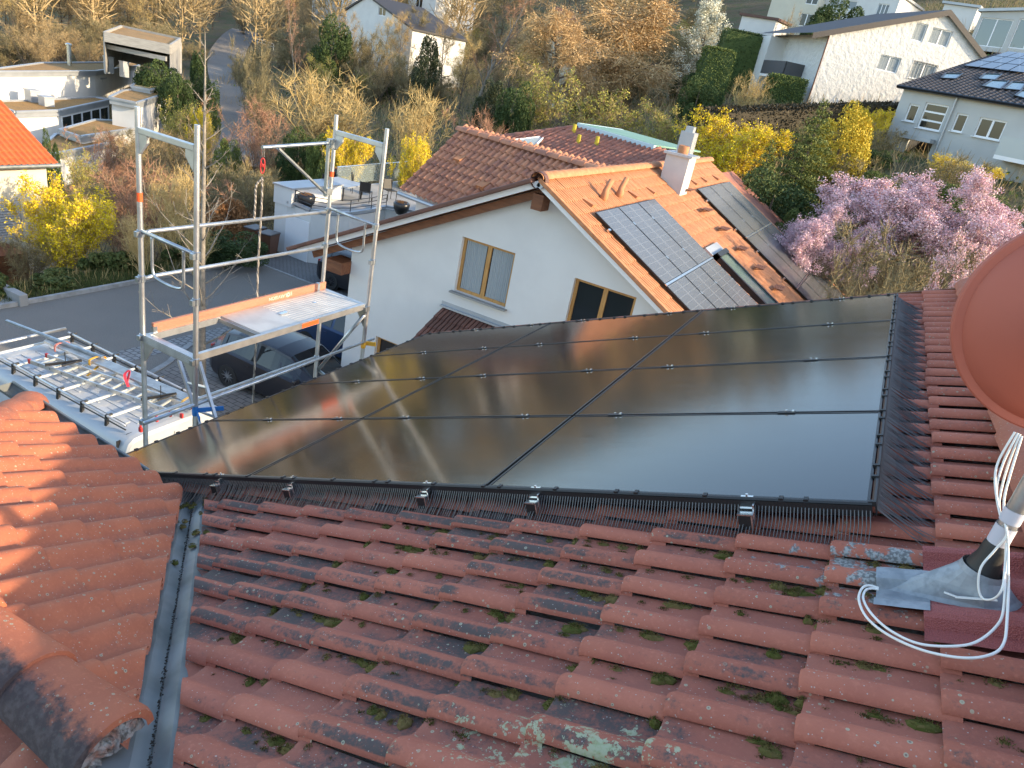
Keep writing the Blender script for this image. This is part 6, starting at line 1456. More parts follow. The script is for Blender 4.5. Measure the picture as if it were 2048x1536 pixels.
mb = MB(); mb.add([(-.22,-.25,.06),(.22,-.25,.06),(.22,.25,.06),(-.22,.25,.06),(-.28,-.34,.95),(.28,-.34,.95),(.28,.32,.95),(-.28,.32,.95)],[(0,3,2,1),(0,1,5,4),(1,2,6,5),(2,3,7,6),(3,0,4,7)]); obj('body', mb, mat('brown_bin_plastic',(.12,.055,.03),.5), BN, local=True)
mb = MB(); mb.box((-.30,-.38,.95),(.30,.36,1.01)); mb.box((-.26,.33,.9),(.26,.42,.97)); obj('lid', mb, mat('grey_bin_lid',(.09,.085,.085),.5), BN, local=True, bevel=.03)
for s_ in (-.25,.25): mb = MB(); mb.lathe([(.02,-.03),(.1,-.03),(.1,.03),(.02,.03)],(s_,.26,.1),12,axis=0); obj('wheel', mb, M['tyre'], BN, local=True)
freeze(BN); q = atz(*Z1(1548,1500),G0); BN.location = (q[0]+.1,q[1]+.1,G0+.01); BN.rotation_euler = (0,0,.2)
b2_ = dup(BN, (q[0]-.7,q[1]+.15,G0+.01), .1, label='dark bin left of the brown bin beside the garage')
mb = MB(); 
for p, q in zip([on_ground(*Z1(1395,435)),on_ground(*Z1(1440,500)),on_ground(*Z1(1490,560))],[on_ground(*Z1(1440,500)),on_ground(*Z1(1490,560)),on_ground(*Z1(1500,600))]): mb.beam(p+UP*.3,q+UP*.3,.3,1.7)
tag(obj('retaining_wall', mb, M['concrete']), 'grey retaining wall on the right side of the far street', 'wall')
mb = MB(); p, q = on_ground(*Z1(1475,255)), on_ground(*Z1(1600,300))
for k in range(5): c = p+(q-p)*k/4; mb.tube([c,c+UP*1.1],.04,6)
for z in (.6,1.1): mb.tube([p+UP*z,q+UP*z],.035,6)
tag(obj('fence', mb, M['pvc']), 'low white rail fence above the far street', 'fence')
mb = MB(); p, q = on_ground(*Z2(1325,300)), on_ground(*Z2(1410,290))
for k in range(6): c = p+(q-p)*k/5; mb.tube([c,c+UP*1.2],.05,6)
for z in (.5,.85,1.2): mb.tube([p+UP*z,q+UP*z],.04,6)
tag(obj('fence', mb, M['pvc']), 'white garden fence beside the half timbered hut', 'fence')

# ------------------------------------------------------------------ vegetation: prototypes are real size, copies share their meshes
class Cloud:                            # fast quads
    def __init__(s): s.q = []; s.r = []
    def ribbons(s, P, D, w0, w1=None, r=None):   # from P along D, width w0 at the foot and w1 at the tip
        P, D = np.asarray(P, float), np.asarray(D, float); n = len(P)
        sd_ = np.cross(D, nrng.normal(0,1,(n,3))); sd_ /= (np.linalg.norm(sd_,axis=1,keepdims=True)+1e-9)
        w0 = np.broadcast_to(np.asarray(w0,float).reshape(-1,1),(n,1)); w1 = w0*.4 if w1 is None else np.broadcast_to(np.asarray(w1,float).reshape(-1,1),(n,1))
        s.q.append(np.stack([P-sd_*w0/2, P+sd_*w0/2, P+D+sd_*w1/2, P+D-sd_*w1/2],1)); s.r.append(nrng.random(n) if r is None else r)
    def leaves(s, C, size, asp=.7, up=0.0, r=None):
        C = np.asarray(C,float); n = len(C); a = nrng.normal(0,1,(n,3)); a /= np.linalg.norm(a,axis=1,keepdims=True); b = np.cross(a, nrng.normal(0,1,(n,3))); b /= np.linalg.norm(b,axis=1,keepdims=True)
        sz = (np.asarray(size)*nrng.uniform(.6,1.3,n)).reshape(-1,1)
        s.q.append(np.stack([C-a*sz-b*sz*asp*.3, C-b*sz*asp, C+a*sz, C+b*sz*asp],1)); s.r.append(nrng.random(n) if r is None else r)
    def obj(s, name, m, parent, me_only=False):
        Q = np.concatenate(s.q); R = np.clip(np.concatenate(s.r),0,1); n = len(Q); me = bpy.data.meshes.new(name)
        me.vertices.add(4*n); me.vertices.foreach_set('co', Q.reshape(-1)); me.loops.add(4*n); me.loops.foreach_set('vertex_index', np.arange(4*n,dtype=np.int32))
        me.polygons.add(n); me.polygons.foreach_set('loop_start', np.arange(0,4*n,4,dtype=np.int32)); me.polygons.foreach_set('loop_total', np.full(n,4,dtype=np.int32))
        a = me.attributes.new('rnd','FLOAT','FACE'); a.data.foreach_set('value', R.astype(np.float32)); me.materials.append(m); me.update(calc_edges=True); me.validate()
        if me_only: return me
        o = bpy.data.objects.new(name, me); COL.objects.link(o)
        if parent is not None: o.parent = parent
        return o
def unit(v): v = np.asarray(v,float); return v/(np.linalg.norm(v)+1e-9)
def wander(p, d, L, n, j, up, rng):
    P = [np.array(p,float)]; d = unit(d)
    for i in range(n):
        d = unit(d + rng.normal(0,j,3) + np.array([0,0,up])); P.append(P[-1]+d*L/n)
    return P
def skeleton(seed, H, r0, n1, spread, first=.25, up=.12, lvl2=6, lvl3=6, lenk=.42, l2k=.45, l3k=.45, stems=1, jit=.13, lean=.0, droop=0.0):
    """returns trunk/limb tubes and the points and directions of the twig wood"""
    rng = np.random.default_rng(seed); tubes = []; tw = []      # tw: (p, d, len)
    trunks = []
    for s in range(stems):
        a = rng.uniform(0,6.28); tilt = (0.05+lean) if stems == 1 else rng.uniform(.15,.75)*spread
        d = unit([math.cos(a)*tilt, math.sin(a)*tilt, 1]); L = H*(rng.uniform(.75,1.0) if stems > 1 else .92)
        P = wander([rng.normal(0,.02*H*(stems>1)),rng.normal(0,.02*H*(stems>1)),-.15], d, L, 7, .05 if stems==1 else .09, .03, rng); rr = [r0*(1-.9*i/7)/(1 if stems==1 else 2.2) for i in range(8)]
        tubes.append((P, rr)); trunks.append((P, rr, L))
    for P, rr, L in trunks:
        for k in range(n1):
            f_ = first+(1-first)*(k+rng.random())/n1; i = min(int(f_*7),6); u = f_*7-i; p = P[i]*(1-u)+P[i+1]*u; r = (rr[i]*(1-u)+rr[i+1]*u)*.6
            a = k*2.4+rng.uniform(-.5,.5); d1 = unit([math.cos(a)*spread, math.sin(a)*spread, rng.uniform(.35,.9)]); l1 = L*lenk*(1.12-f_*.75)*rng.uniform(.75,1.2)
            Q = wander(p, d1, l1, 5, jit, up, rng); tubes.append((Q, [max(r*(1-.8*q/5),.006) for q in range(6)]))
            for m in range(lvl2):
                g = .2+.8*(m+rng.random())/lvl2; j = min(int(g*5),4); v = g*5-j; q0 = Q[j]*(1-v)+Q[j+1]*v; dd = unit(unit(Q[j+1]-Q[j])*.8 + rng.normal(0,.6,3) + np.array([0,0,up*2-droop])); l2 = l1*l2k*(1.15-.6*g)*rng.uniform(.7,1.3)
                S = wander(q0, dd, l2, 3, jit*1.2, up-droop, rng)
                for a_, b_ in zip(S[:-1],S[1:]): tw.append((a_, b_-a_, 1))
                for t in range(lvl3):
                    g2 = .15+.85*(t+rng.random())/lvl3; j2 = min(int(g2*3),2); v2 = g2*3-j2; s0 = S[j2]*(1-v2)+S[j2+1]*v2; d3 = unit(unit(S[j2+1]-S[j2])*.7+rng.normal(0,.6,3)+np.array([0,0,up*1.5-droop*1.6])); tw.append((s0, d3*l2*l3k*rng.uniform(.6,1.3), 2))
    return tubes, tw
def wood_mesh(tubes, n0=6):
    mb = MB()
    for P, rr in tubes: mb.tube(P, rr, n0 if rr[0] > .05 else 4, cap=False)
    return mb
PARK = (0, 0, -60)
def tree_proto(name, label, cat, group, seed, H, r0, n1, spread, bark, twigm, w=(.03,.018), fine=3, finel=.35, leaf=None, blo=0, **k):
    root = thing(name, label, cat, (0,0,0), 0, group); tubes, tw = skeleton(seed, H, r0, n1, spread, **k)
    obj('trunk', wood_mesh(tubes), bark, root, local=True)
    rng = np.random.default_rng(seed+5); c = Cloud()
    P = np.array([t[0] for t in tw]); D = np.array([t[1] for t in tw]); lv = np.array([t[2] for t in tw]); c.ribbons(P, D, np.where(lv==1,w[0],w[1]))
    up = k.get('up',.12); droop = k.get('droop',0)
    if fine:
        s = lv == 2; Pp, Dd = np.repeat(P[s],fine,0), np.repeat(D[s],fine,0); u = rng.random((len(Pp),1)); L = np.linalg.norm(Dd,axis=1,keepdims=True)
        d = Dd/L*.7 + rng.normal(0,.55,Dd.shape) + np.array([0,0,up-droop*1.5]); d /= np.linalg.norm(d,axis=1,keepdims=True); fl = finel*rng.uniform(.5,1.3,(len(Pp),1)); c.ribbons(Pp+Dd*u, d*fl, w[1]*.75)
        tips = Pp+Dd*u+d*fl*rng.random((len(Pp),1))
    else: tips = P+D*rng.random((len(P),1))
    c.obj('crown', twigm, root)
    if leaf: 
        for (m, n_, size, spr, nm) in leaf:
            pool = tips
            if blo: q_ = tips[:,2]/np.percentile(tips[:,2],98) + .35*np.hypot(tips[:,0],tips[:,1])/np.percentile(np.hypot(tips[:,0],tips[:,1]),95) + rng.normal(0,.10,len(tips)); pool = tips[q_ > blo]
            lc = Cloud(); C = pool[rng.integers(0,len(pool),n_)]+rng.normal(0,spr,(n_,3)); lc.leaves(C, size); lc.obj(nm, m, root)
    freeze(root); root.location = PARK; LOC[root.name] = PARK; return root
USED = set()
def extent(root):
    mx, tz = [], []
    def rec(o):
        for ch in kids(o):
            if ch.type == 'MESH':
                co = np.empty(len(ch.data.vertices)*3); ch.data.vertices.foreach_get('co', co); co = co.reshape(-1,3); mx.append(np.percentile(np.hypot(co[:,0],co[:,1]),97)); tz.append(np.percentile(co[:,2],99.5))
            rec(ch)
    rec(root); return max(mx)*2, max(tz)
EXT = {}
def plant(root, x, y, h, w=None, rot=None, label=None, group=None, z=None, name=None):
    if root.name not in EXT: EXT[root.name] = extent(root)
    W0, H0 = EXT[root.name]; sz = h/H0; sx = sz*rnd.uniform(.9,1.15) if w is None else w/W0
    z = ground(x,y) if z is None else z; rot = rnd.uniform(0,6.28) if rot is None else rot
    if root.name in USED: o = dup(root, (x,y,z), rot, (sx,sx,sz), label, group, name)
    else:
        USED.add(root.name); o = root; o.location = (x,y,z); o.rotation_euler = (0,0,rot); o.scale = (sx,sx,sz)
        if label: o['label'] = label
        if group: o['group'] = group
    return o
def at_px(root, px, ytop, d, wpx=None, label=None, group=None, zb=None, hmin=.6, sink=.1):
    p = atd(px, ytop, d); zg = ground(p[0],p[1]) if zb is None else zb; h = max(p[2]-zg, hmin)
    return plant(root, p[0], p[1], h+sink, None if wpx is None else wpx*d/FPX, label=label, group=group, z=zg-sink)
G_W = 'bare trees in the woods'
LBL = {'a':'bare brown broad crowned tree in the wood on the hillside','b':'tall slim bare tree in the wood on the hillside','c':'bare golden brown tree in the wood on the hillside','d':'dark bare tree wrapped in thin twigs in the wood on the hillside'}
TA = tree_proto('bare_tree', LBL['a'], 'tree', G_W, 21, 10, .13, 13, .85, M['bark'], M['twig'], (.04,.026), 6, .6)
TB_ = tree_proto('bare_tree', LBL['b'], 'tree', G_W, 22, 12, .12, 15, .55, M['bark'], M['twig'], (.04,.026), 6, .55, up=.2, lenk=.32)
TC_ = tree_proto('bare_tree', LBL['c'], 'tree', G_W, 23, 10, .12, 13, .8, M['bark'], M['twig_gold'], (.04,.026), 6, .6)
TD = tree_proto('bare_tree', LBL['d'], 'tree', G_W, 24, 9, .12, 13, .8, M['bark'], M['twig_dark'], (.04,.03), 6, .55)
BA = tree_proto('bare_shrub', 'bare light brown shrub', 'shrub', 'bare shrubs', 31, 3.2, .06, 5, .8, M['bark'], M['twig'], (.022,.013), 3, .28, stems=11, first=.15, lenk=.5, lvl2=4, lvl3=4)
BR = tree_proto('bare_shrub', 'bare reddish shrub', 'shrub', 'bare shrubs', 32, 3.2, .06, 5, .8, M['bark'], M['twig_red'], (.022,.013), 3, .28, stems=11, first=.15, lenk=.5, lvl2=4, lvl3=4)
BG = tree_proto('bare_shrub', 'bare golden shrub with upright shoots', 'shrub', 'bare shrubs', 33, 3.2, .05, 5, .7, M['twig_gold'], M['twig_gold'], (.022,.013), 2, .35, stems=16, first=.15, lenk=.45, lvl2=4, lvl3=3, up=.25)
BD = tree_proto('bare_shrub', 'dark tangled undergrowth shrub', 'shrub', 'bare shrubs', 34, 3.0, .05, 5, 1.0, M['bark'], M['twig_dark'], (.03,.02), 4, .3, stems=10, first=.1, lenk=.55, lvl2=4, lvl3=4)
BO = tree_proto('budding_shrub', 'shrub with olive young leaves', 'shrub', 'budding shrubs', 35, 3.2, .05, 5, .9, M['bark'], M['twig'], (.022,.013), 3, .28, stems=10, first=.1, lenk=.5, lvl2=4, lvl3=4, leaf=[(M['olive'],5000,.035,.06,'leaves')])
FO = tree_proto('forsythia', 'yellow flowering forsythia', 'shrub', 'yellow forsythias', 41, 3.0, .05, 6, .95, M['twig_gold'], M['twig_gold'], (.02,.012), 3, .30, stems=13, first=.12, lenk=.5, lvl2=5, lvl3=5, up=.16, leaf=[(M['forsythia'],36000,.026,.035,'blossom')])
CH = tree_proto('cherry_tree', 'pale pink flowering cherry', 'tree', 'pink flowering trees', 51, 4.6, .10, 6, 1.0, M['bark'], M['twig_dark'], (.028,.016), 3, .30, stems=8, first=.25, lenk=.48, lvl2=6, lvl3=5, up=.10, blo=.70, leaf=[(M['pink'],80000,.024,.06,'blossom')])
PK = tree_proto('peach_tree', 'rose pink flowering shrub', 'shrub', 'pink flowering trees', 52, 3.6, .05, 5, .6, M['bark'], M['twig_dark'], (.02,.012), 2, .25, stems=6, first=.3, lenk=.4, lvl2=5, lvl3=4, up=.25, leaf=[(M['pink2'],7000,.025,.03,'blossom')])
WB = tree_proto('blossom_tree', 'white flowering tree in the wood', 'tree', None, 53, 8, .14, 14, .8, M['bark'], M['twig'], (.04,.025), 3, .4, leaf=[(M['whitebl'],14000,.06,.15,'blossom')])
WP = tree_proto('hanging_tree', 'large tree with hanging golden brown twigs', 'tree', None, 61, 9.5, .28, 17, .95, M['bark'], M['weep'], (.045,.032), 6, .95, droop=.22, up=.02, lvl2=7, lvl3=7, lenk=.46, leaf=[(M['weep'],16000,.05,.10,'catkins')])
PB = tree_proto('birch_tree', 'pale trunked birch with thin bare twigs', 'tree', 'birches', 62, 12, .13, 14, .35, M['bark_pale'], M['twig_red'], (.03,.02), 2, .4, up=.1, lenk=.25)
def leafy(name, label, cat, group, seed, m, n, size, fn, trunk=True, H=3, core=None):
    root = thing(name, label, cat, (0,0,0), 0, group); rng = np.random.default_rng(seed)
    if trunk: mb = MB(); mb.tube([(0,0,-.2),(0.02,0,H*.5),(0,.02,H*.93)],[.10,.07,.015],6); obj('trunk', mb, M['bark'], root, local=True)
    c = Cloud(); C, r = fn(rng, n); c.leaves(C, size, r=r); c.obj('crown', m, root); freeze(root); root.location = PARK; return root
def blob(H, W, lump=26, flat=1.0, spread=.30):
    def fn(rng, n):
        K = [] 
        for _ in range(lump):
            d = rng.normal(0,1,3); d /= np.linalg.norm(d); K.append(np.array([d[0]*W/2*.72, d[1]*W/2*.72, H*.5+d[2]*H*.40]))
        K = np.array(K); i = rng.integers(0,lump,n); sh = rng.normal(0,1,(n,3)); sh /= np.linalg.norm(sh,axis=1,keepdims=True); rad = rng.uniform(.55,1.0,(n,1))**.5
        C = K[i]+sh*rad*np.array([W,W,H])*spread*.55*(.7+.6*((i%5)/5.0)).reshape(-1,1); C[:,2] = np.maximum(C[:,2],.02)
        return C, np.clip(((i*37)%100)/100*.6+rng.random(n)*.4,0,1)
    return fn
def cone(H, W, layers=16, droop=.12):
    def fn(rng, n):
        z = 1-np.sqrt(rng.random(n)); lay = np.floor(z*layers)/layers+rng.normal(0,.012,n); a = rng.integers(0,11,n)/11*6.283+lay*37+rng.normal(0,.10,n); R = W/2*(1-np.clip(lay,0,1))**.85
        u = rng.random(n)**.55; rr_ = R*u*(.8+.35*np.sin(a*3+lay*50)); C = np.stack([np.cos(a)*rr_, np.sin(a)*rr_, H*lay - droop*rr_ + rng.normal(0,.03,n)+.12*u*H/layers*2],1); C[:,2] = np.maximum(C[:,2],.03); return C, np.clip(u*.8+rng.normal(0,.15,n),0,1)
    return fn
EV = leafy('evergreen_shrub', 'dark evergreen shrub', 'shrub', 'evergreen shrubs', 71, M['green'], 17000, .046, blob(3,3), H=2.6)
EM = leafy('evergreen_shrub', 'mid green leafy shrub', 'shrub', 'evergreen shrubs', 72, M['green2'], 15000, .044, blob(3,3.2,34), H=2.6)
IV = leafy('ivy_tree', 'tree trunk thickly clad in dark ivy', 'tree', 'ivy clad trees', 73, M['ivy'], 15000, .07, blob(7,3,40,spread=.24), H=7)
SP = leafy('spruce', 'green spruce with loose branches', 'tree', 'spruces', 74, M['conif'], 30000, .036, cone(6,4.0,17), H=6)
TH_ = leafy('golden_thuja', 'golden yellow conifer', 'tree', None, 75, M['thuja'], 26000, .040, blob(4.2,2.9,46,spread=.26), H=3.6)
CO = leafy('column_conifer', 'dark columnar conifer', 'tree', 'column conifers', 76, M['green'], 13000, .05, blob(5,1.5,40,spread=.30), H=4.6)
BE = leafy('beech_bush', 'round copper brown beech bush', 'shrub', None, 77, M['beech'], 10000, .045, blob(1.9,2.6,40,spread=.27), H=1.6)
PG = leafy('garden_plant', 'low green plant', 'plant', 'low green plants by the kerb', 78, M['grassb'], 900, .075, blob(.6,.9,12,spread=.35), trunk=False)

# ---- planted by sight: front garden on the left
at_px(FO, 128, 378, 24.5, 215, 'large yellow forsythia in front of the cream house at the left')
at_px(FO, 408, 222, 50, 62, 'small golden forsythia beside the far street behind the bare tree')
at_px(FO, 700, 268, 40, 90, 'yellow forsythia seen between the scaffold posts behind the terrace')
at_px(FO, 842, 278, 36, 92, 'yellow forsythia left of the wing roof of the white house')
at_px(FO, 1482, 238, 37, 215, 'wide bright yellow forsythia behind the orange roof')
at_px(FO, 1938, 322, 35, 128, 'yellow forsythia behind the pink cherry at the right')
at_px(FO, 1755, 218, 41, 70, 'thin yellow forsythia in front of the white gable wall')
at_px(TH_, 1708, 216, 32.5, 118, 'golden yellow conifer beside the green spruce')
at_px(SP, 1648, 212, 31, 195, 'green spruce with loose branches left of the golden conifer')
at_px(SP, 1545, 288, 31, 150, 'smaller green spruce at the foot of the wide forsythia')
at_px(EV, 1560, 355, 29, 190, 'dark evergreen shrub below the spruces beside the orange roof')
at_px(EV, 1760, 300, 38, 60, 'round dark evergreen bush below the garage opening of the grey house')
at_px(EM, 1600, 425, 27, 110, 'low mid green shrub in the shade between roof corner and cherry')
at_px(CH, 1790, 322, 25, 390, 'large pale pink cherry in full bloom beyond the solar array')
at_px(CH, 1965, 352, 23.5, 330, 'pale pink cherry partly hidden by the satellite dish')
at_px(CH, 1690, 398, 23, 250, 'lower pink cherry just right of the orange roof')
at_px(PK, 1935, 470, 17, 130, 'rose pink flowering shrub beside the satellite dish')
at_px(BD, 1840, 470, 19, 260, 'dark twiggy shrub below the pink cherry')
at_px(BD, 1760, 535, 17, 190, 'dark bare undergrowth shrub at the far corner of our roof')
# left front
at_px(BR, 300, 318, 29, 230, 'wide bare reddish shrub behind the near scaffold post')
at_px(BR, 240, 385, 26, 150, 'bare reddish shrub beside the large forsythia')
at_px(BG, 330, 330, 25.5, 150, 'bare golden shrub with upright shoots right of the large forsythia')
at_px(BG, 285, 428, 24, 100, 'low bare golden shrub at the kerb right of the large forsythia')
at_px(BA, 375, 235, 44, 120, 'bare light brown shrub in front of the flat roofed house')
at_px(BO, 350, 200, 50, 90, 'budding shrub with olive leaves below the planted roof')
at_px(BG, 400, 430, 24.5, 110, 'bare golden shrub behind the slim bare tree at the kerb')
at_px(BE, 455, 398, 30, 104, 'round copper brown beech bush beside the bins')
at_px(EV, 470, 466, 27, 130, 'low dark evergreen hedge bush at the kerb beside the bins')
at_px(EV, 95, 270, 31, 44, 'dark conifer bush at the corner of the cream house')
at_px(BD, 60, 470, 24, 100, 'dark bare undergrowth at the foot of the cream house')
at_px(BR, 515, 208, 42, 150, 'bare shrub with pinkish buds right of the far street')
at_px(BD, 500, 330, 33, 130, 'dark bare shrub between beech bush and garage')
at_px(EM, 455, 280, 42, 60, 'green shrub behind the slim bare tree beside the far street')
for px_, yt_, d_, w_, pr_, lb_ in ((215,262,44,110,BR,'bare reddish shrub in front of the lower planted terrace'),(285,255,43,110,BA,'bare brown shrub in front of the lower planted terrace near the scaffold'),(160,300,40,90,BO,'budding shrub right of the cream house gable'),(335,262,46,90,BA,'bare brown shrub below the planted roof corner')):
    at_px(pr_, px_, yt_, d_, w_, lb_)
at_px(CO, 397, 105, 66, 36, 'dark columnar conifer at the near corner of the carport')
at_px(CO, 425, 165, 58, 34, 'dark columnar conifer beside the far street')
at_px(EV, 320, 125, 66, 95, 'dark hedge bush below the carport')
at_px(EV, 355, 150, 63, 70, 'dark round bush between carport and gravel roof')
at_px(BD, 500, 85, 68, 80, 'dark bare bush on the bank right of the far street')
at_px(BD, 520, 135, 58, 70, 'dark bare bush on the retaining wall')
at_px(EV, 600, 262, 42, 85, 'dark evergreen shrub behind the davit arm')
at_px(EM, 650, 270, 40, 70, 'mid green shrub behind the far scaffold posts')
at_px(BG, 690, 150, 46, 250, 'wide golden brown bare shrub above the far scaffold posts')
at_px(BG, 828, 175, 44, 170, 'golden brown bare shrub with upright shoots left of the wing roof')
at_px(BA, 610, 215, 47, 130, 'bare light brown shrub right of the pinkish one')
at_px(BO, 1085, 130, 52, 130, 'budding shrub with olive leaves above the dark red roof')
at_px(BO, 1235, 178, 46, 180, 'wide budding shrub behind the green flat roof')
at_px(BO, 1340, 210, 44, 120, 'budding shrub behind the chimneys')
at_px(BR, 960, 225, 42, 130, 'reddish shrub with upright shoots behind the wing ridge')
at_px(BG, 1512, 148, 47, 85, 'pale bare shrub on the lawn left of the clipped hedge')
at_px(EV, 1405, 160, 48, 80, 'low evergreen shrub on the lawn')
at_px(WP, 1255, -25, 62, 390, 'large tree with hanging golden brown twigs in the centre')
at_px(WP, 1165, 25, 58, 230, 'smaller hanging brown tree left of the large one')
at_px(WB, 1435, 5, 66, 130, 'white flowering tree in front of the cream house')
at_px(IV, 862, 78, 60, 60, 'ivy clad tree right of the shuttered house')
at_px(IV, 990, 165, 52, 70, 'ivy clad tree behind the reddish shoots')
at_px(EV, 668, 36, 80, 80, 'ivy clad bush tree left of the shuttered house')
at_px(EV, 1040, 170, 50, 80, 'dark evergreen thicket above the dark red roof')
at_px(PB, 608, -40, 70, 70, 'pale trunked birch standing tall behind the scaffold')
at_px(PB, 990, -50, 66, 170, 'pale trunked tree left of the hut in the wood')
at_px(EV, 1690, 0, 66, 110, 'dark evergreen tree in front of the wide window house')
at_px(EV, 1640, 40, 62, 60, 'dark evergreen shrub behind the dark roof edge')
at_px(BA, 1600, 20, 66, 50, 'small bare tree beside the cream house')
# tree in front of the street: pale slim bare tree with long low limbs
ft = thing('slim_bare_tree', 'slim pale bare tree with long rising limbs standing in front of the street', 'tree', (-13.18, 11.41, G0))
ztop = atx(412,62,-13.18)[2]-G0; rng_ = np.random.default_rng(3); mb = MB(); TR = wander((0,0,0),(0,0,1),ztop,14,.018,.02,rng_); rr = [.085*(1-i/14)**.8+.006 for i in range(15)]
tr0 = np.array(TR); tr0[:,:2] *= .35; TR = list(tr0); mb.tube(TR, rr, 9, cap=False); c = Cloud(); RB = np.array([CM[0][0],CM[1][0],0.]); RB /= np.linalg.norm(RB)
for k in range(34):
    f_ = .16+.82*(k+rng_.random()*.6)/34; i = min(int(f_*14),13); p = TR[i]+(TR[i+1]-TR[i])*(f_*14-i); a = k*2.4+rng_.uniform(-.3,.3); L = (2.0*(1-f_)+.22)*rng_.uniform(.75,1.15)*(1.15 if f_ < .5 else .9)
    d = unit([math.cos(a), math.sin(a), .55+.5*f_]); Q = wander(p, d, L, 6, .09, .05, rng_); mb.tube(Q, [max(.028*(1-f_*.6)*(1-q/6.6),.004) for q in range(7)], 5, cap=False)
    for m in range(9):
        g = .25+.75*rng_.random(); j = min(int(g*6),5); q0 = Q[j]+(Q[j+1]-Q[j])*(g*6-j); dd = unit(unit(Q[j+1]-Q[j])+rng_.normal(0,.55,3)+np.array([0,0,.35])); l = L*.22*rng_.uniform(.4,1.2); c.ribbons([q0],[dd*l],.012,.006)
        c.ribbons([q0+dd*l*.5],[unit(dd+rng_.normal(0,.6,3))*l*.5],.009,.005)
obj('trunk', mb, M['bark_pale'], ft, local=True, smooth=True); c.obj('crown', M['bark_pale'], ft)
# clipped hedges
def hedge(name, label, corners, h, m=None, core=None, n=9000, size=.05, zbase=None, taper=.0, mat_=None, leafm=None, tops=None):
    cs = [np.array(c,float) for c in corners]; zg = [ground(c[0],c[1])-.2 if zbase is None else zbase for c in cs]; cen = sum(cs)/len(cs)
    root = thing(name, label, 'hedge', (*cen[:2], min(zg))); mb = MB(); k = len(cs); In = [c+(cen-c)*.06 for c in cs]; T = [c+(cen-c)*taper for c in In]
    mb.add([(*c[:2],z) for c,z in zip(In,zg)]+[(*c[:2],(z+h*.97) if tops is None else tops[i_]-.04) for i_,(c,z) in enumerate(zip(T,zg))], [tuple(range(k,2*k))]+[(i,(i+1)%k,k+(i+1)%k,k+i) for i in range(k)]); obj('twig_core', mb, core or M['green'], root)
    c = Cloud(); C = []; rng = np.random.default_rng(int(abs(cen[0]*10)))
    per = sum(np.linalg.norm((cs[(i+1)%k]-cs[i])[:2]) for i in range(k)); ar = per*h
    for i in range(k):
        a, b_ = cs[i][:2], cs[(i+1)%k][:2]; m_ = int(n*np.linalg.norm(b_-a)*h/(ar+per**2/16)); u = rng.random((m_,1)); v = rng.random((m_,1)); xy = a+(b_-a)*u; xy = xy+(cen[:2]-xy)*taper*v; zz = (zg[i]+(zg[(i+1)%k]-zg[i])*u)+v*h
        if tops is not None: zz = (zg[i]+(zg[(i+1)%k]-zg[i])*u)*(1-v)+(tops[i]+(tops[(i+1)%k]-tops[i])*u)*v
        C.append(np.hstack([xy,zz])+rng.normal(0,size*.9,(m_,3)))
    m_ = int(n*.35); w = rng.dirichlet(np.ones(k),m_); xy = w@np.array([(c+(cen-c)*taper)[:2] for c in cs]); zz = w@np.array(zg)+h if tops is None else w@np.array(tops); C.append(np.hstack([xy,zz.reshape(-1,1)])+rng.normal(0,size*.8,(m_,3)))
    C = np.concatenate(C)-np.array([*cen[:2],min(zg)]); c.leaves(C,size); c.obj('foliage', leafm or M['green'], root); return root
def strip(pxs, d0, d1, w):
    a, b_ = atd(*pxs[0],d0), atd(*pxs[1],d1); t = unit((b_-a)*[1,1,0]); nn = np.array([-t[1],t[0],0]); return [a-nn*w/2,b_-nn*w/2,b_+nn*w/2,a+nn*w/2], (a,b_)
cs, (a_, b__) = strip(((1390,250),(1800,225)), 39, 44, 1.4); 
tl_, tr_ = atd(1390,218,39)[2], atd(1800,206,44)[2]
M['hedge_twig'] = leaf('hedge_twigs', (.034,.028,.018), (.070,.056,.032))
hedge('brown_hedge', 'long brown hedge in front of the white gable house', cs, 1.5, core=M['hedge_twig'], leafm=M['hedge_twig'], n=26000, size=.07, tops=[tl_,tr_,tr_,tl_])
def boxhedge(label, px, py, wpx, hpx, d, taper=0, leafm=None, dep=1.0):
    p = atd(px, py, d); w = wpx*d/FPX; h = hpx*d/FPX; r = np.array([CM[0][0],CM[1][0],0]); r /= np.linalg.norm(r); f_ = np.array([-r[1],r[0],0]); c = np.array([p[0],p[1],0.])
    zt_ = p[2]; zg = ground(c[0],c[1]); hh = max(zt_-zg, h); return hedge('clipped_hedge', label, [c-r*w/2,c+r*w/2,c+r*w/2+f_*w*dep,c-r*w/2+f_*w*dep], hh, taper=taper, leafm=leafm, zbase=zt_-hh, n=8000)
boxhedge('tall clipped dark green hedge block with flat top on the lawn', 1448, 98, 62, 80, 50, .10, leafm=M['green2'])
boxhedge('broad dark hedge wall behind the clipped block', 1515, 68, 125, 95, 57, 0, dep=.4)
boxhedge('low square clipped hedge beside the white gable house', 1588, 155, 66, 52, 50, .03, leafm=M['green2'])
for px_, yt_, d_, w_, pr_ in ((705,20,86,70,TA),(735,60,84,80,BD),(770,30,88,70,TC_),(815,25,86,80,TA),(845,15,90,90,TD),(690,75,82,70,BD),(795,95,80,80,BD),(760,110,78,90,BA),(850,110,74,70,BA),(905,30,82,90,TA),(940,70,74,80,TC_),(1090,60,70,70,TD),(1110,95,66,60,BD),(1040,40,78,90,TA)):
    at_px(pr_, px_, yt_, d_, w_, label='bare tree or bush standing close in front of the white houses at the top centre', group='bare growth in front of the top centre houses')
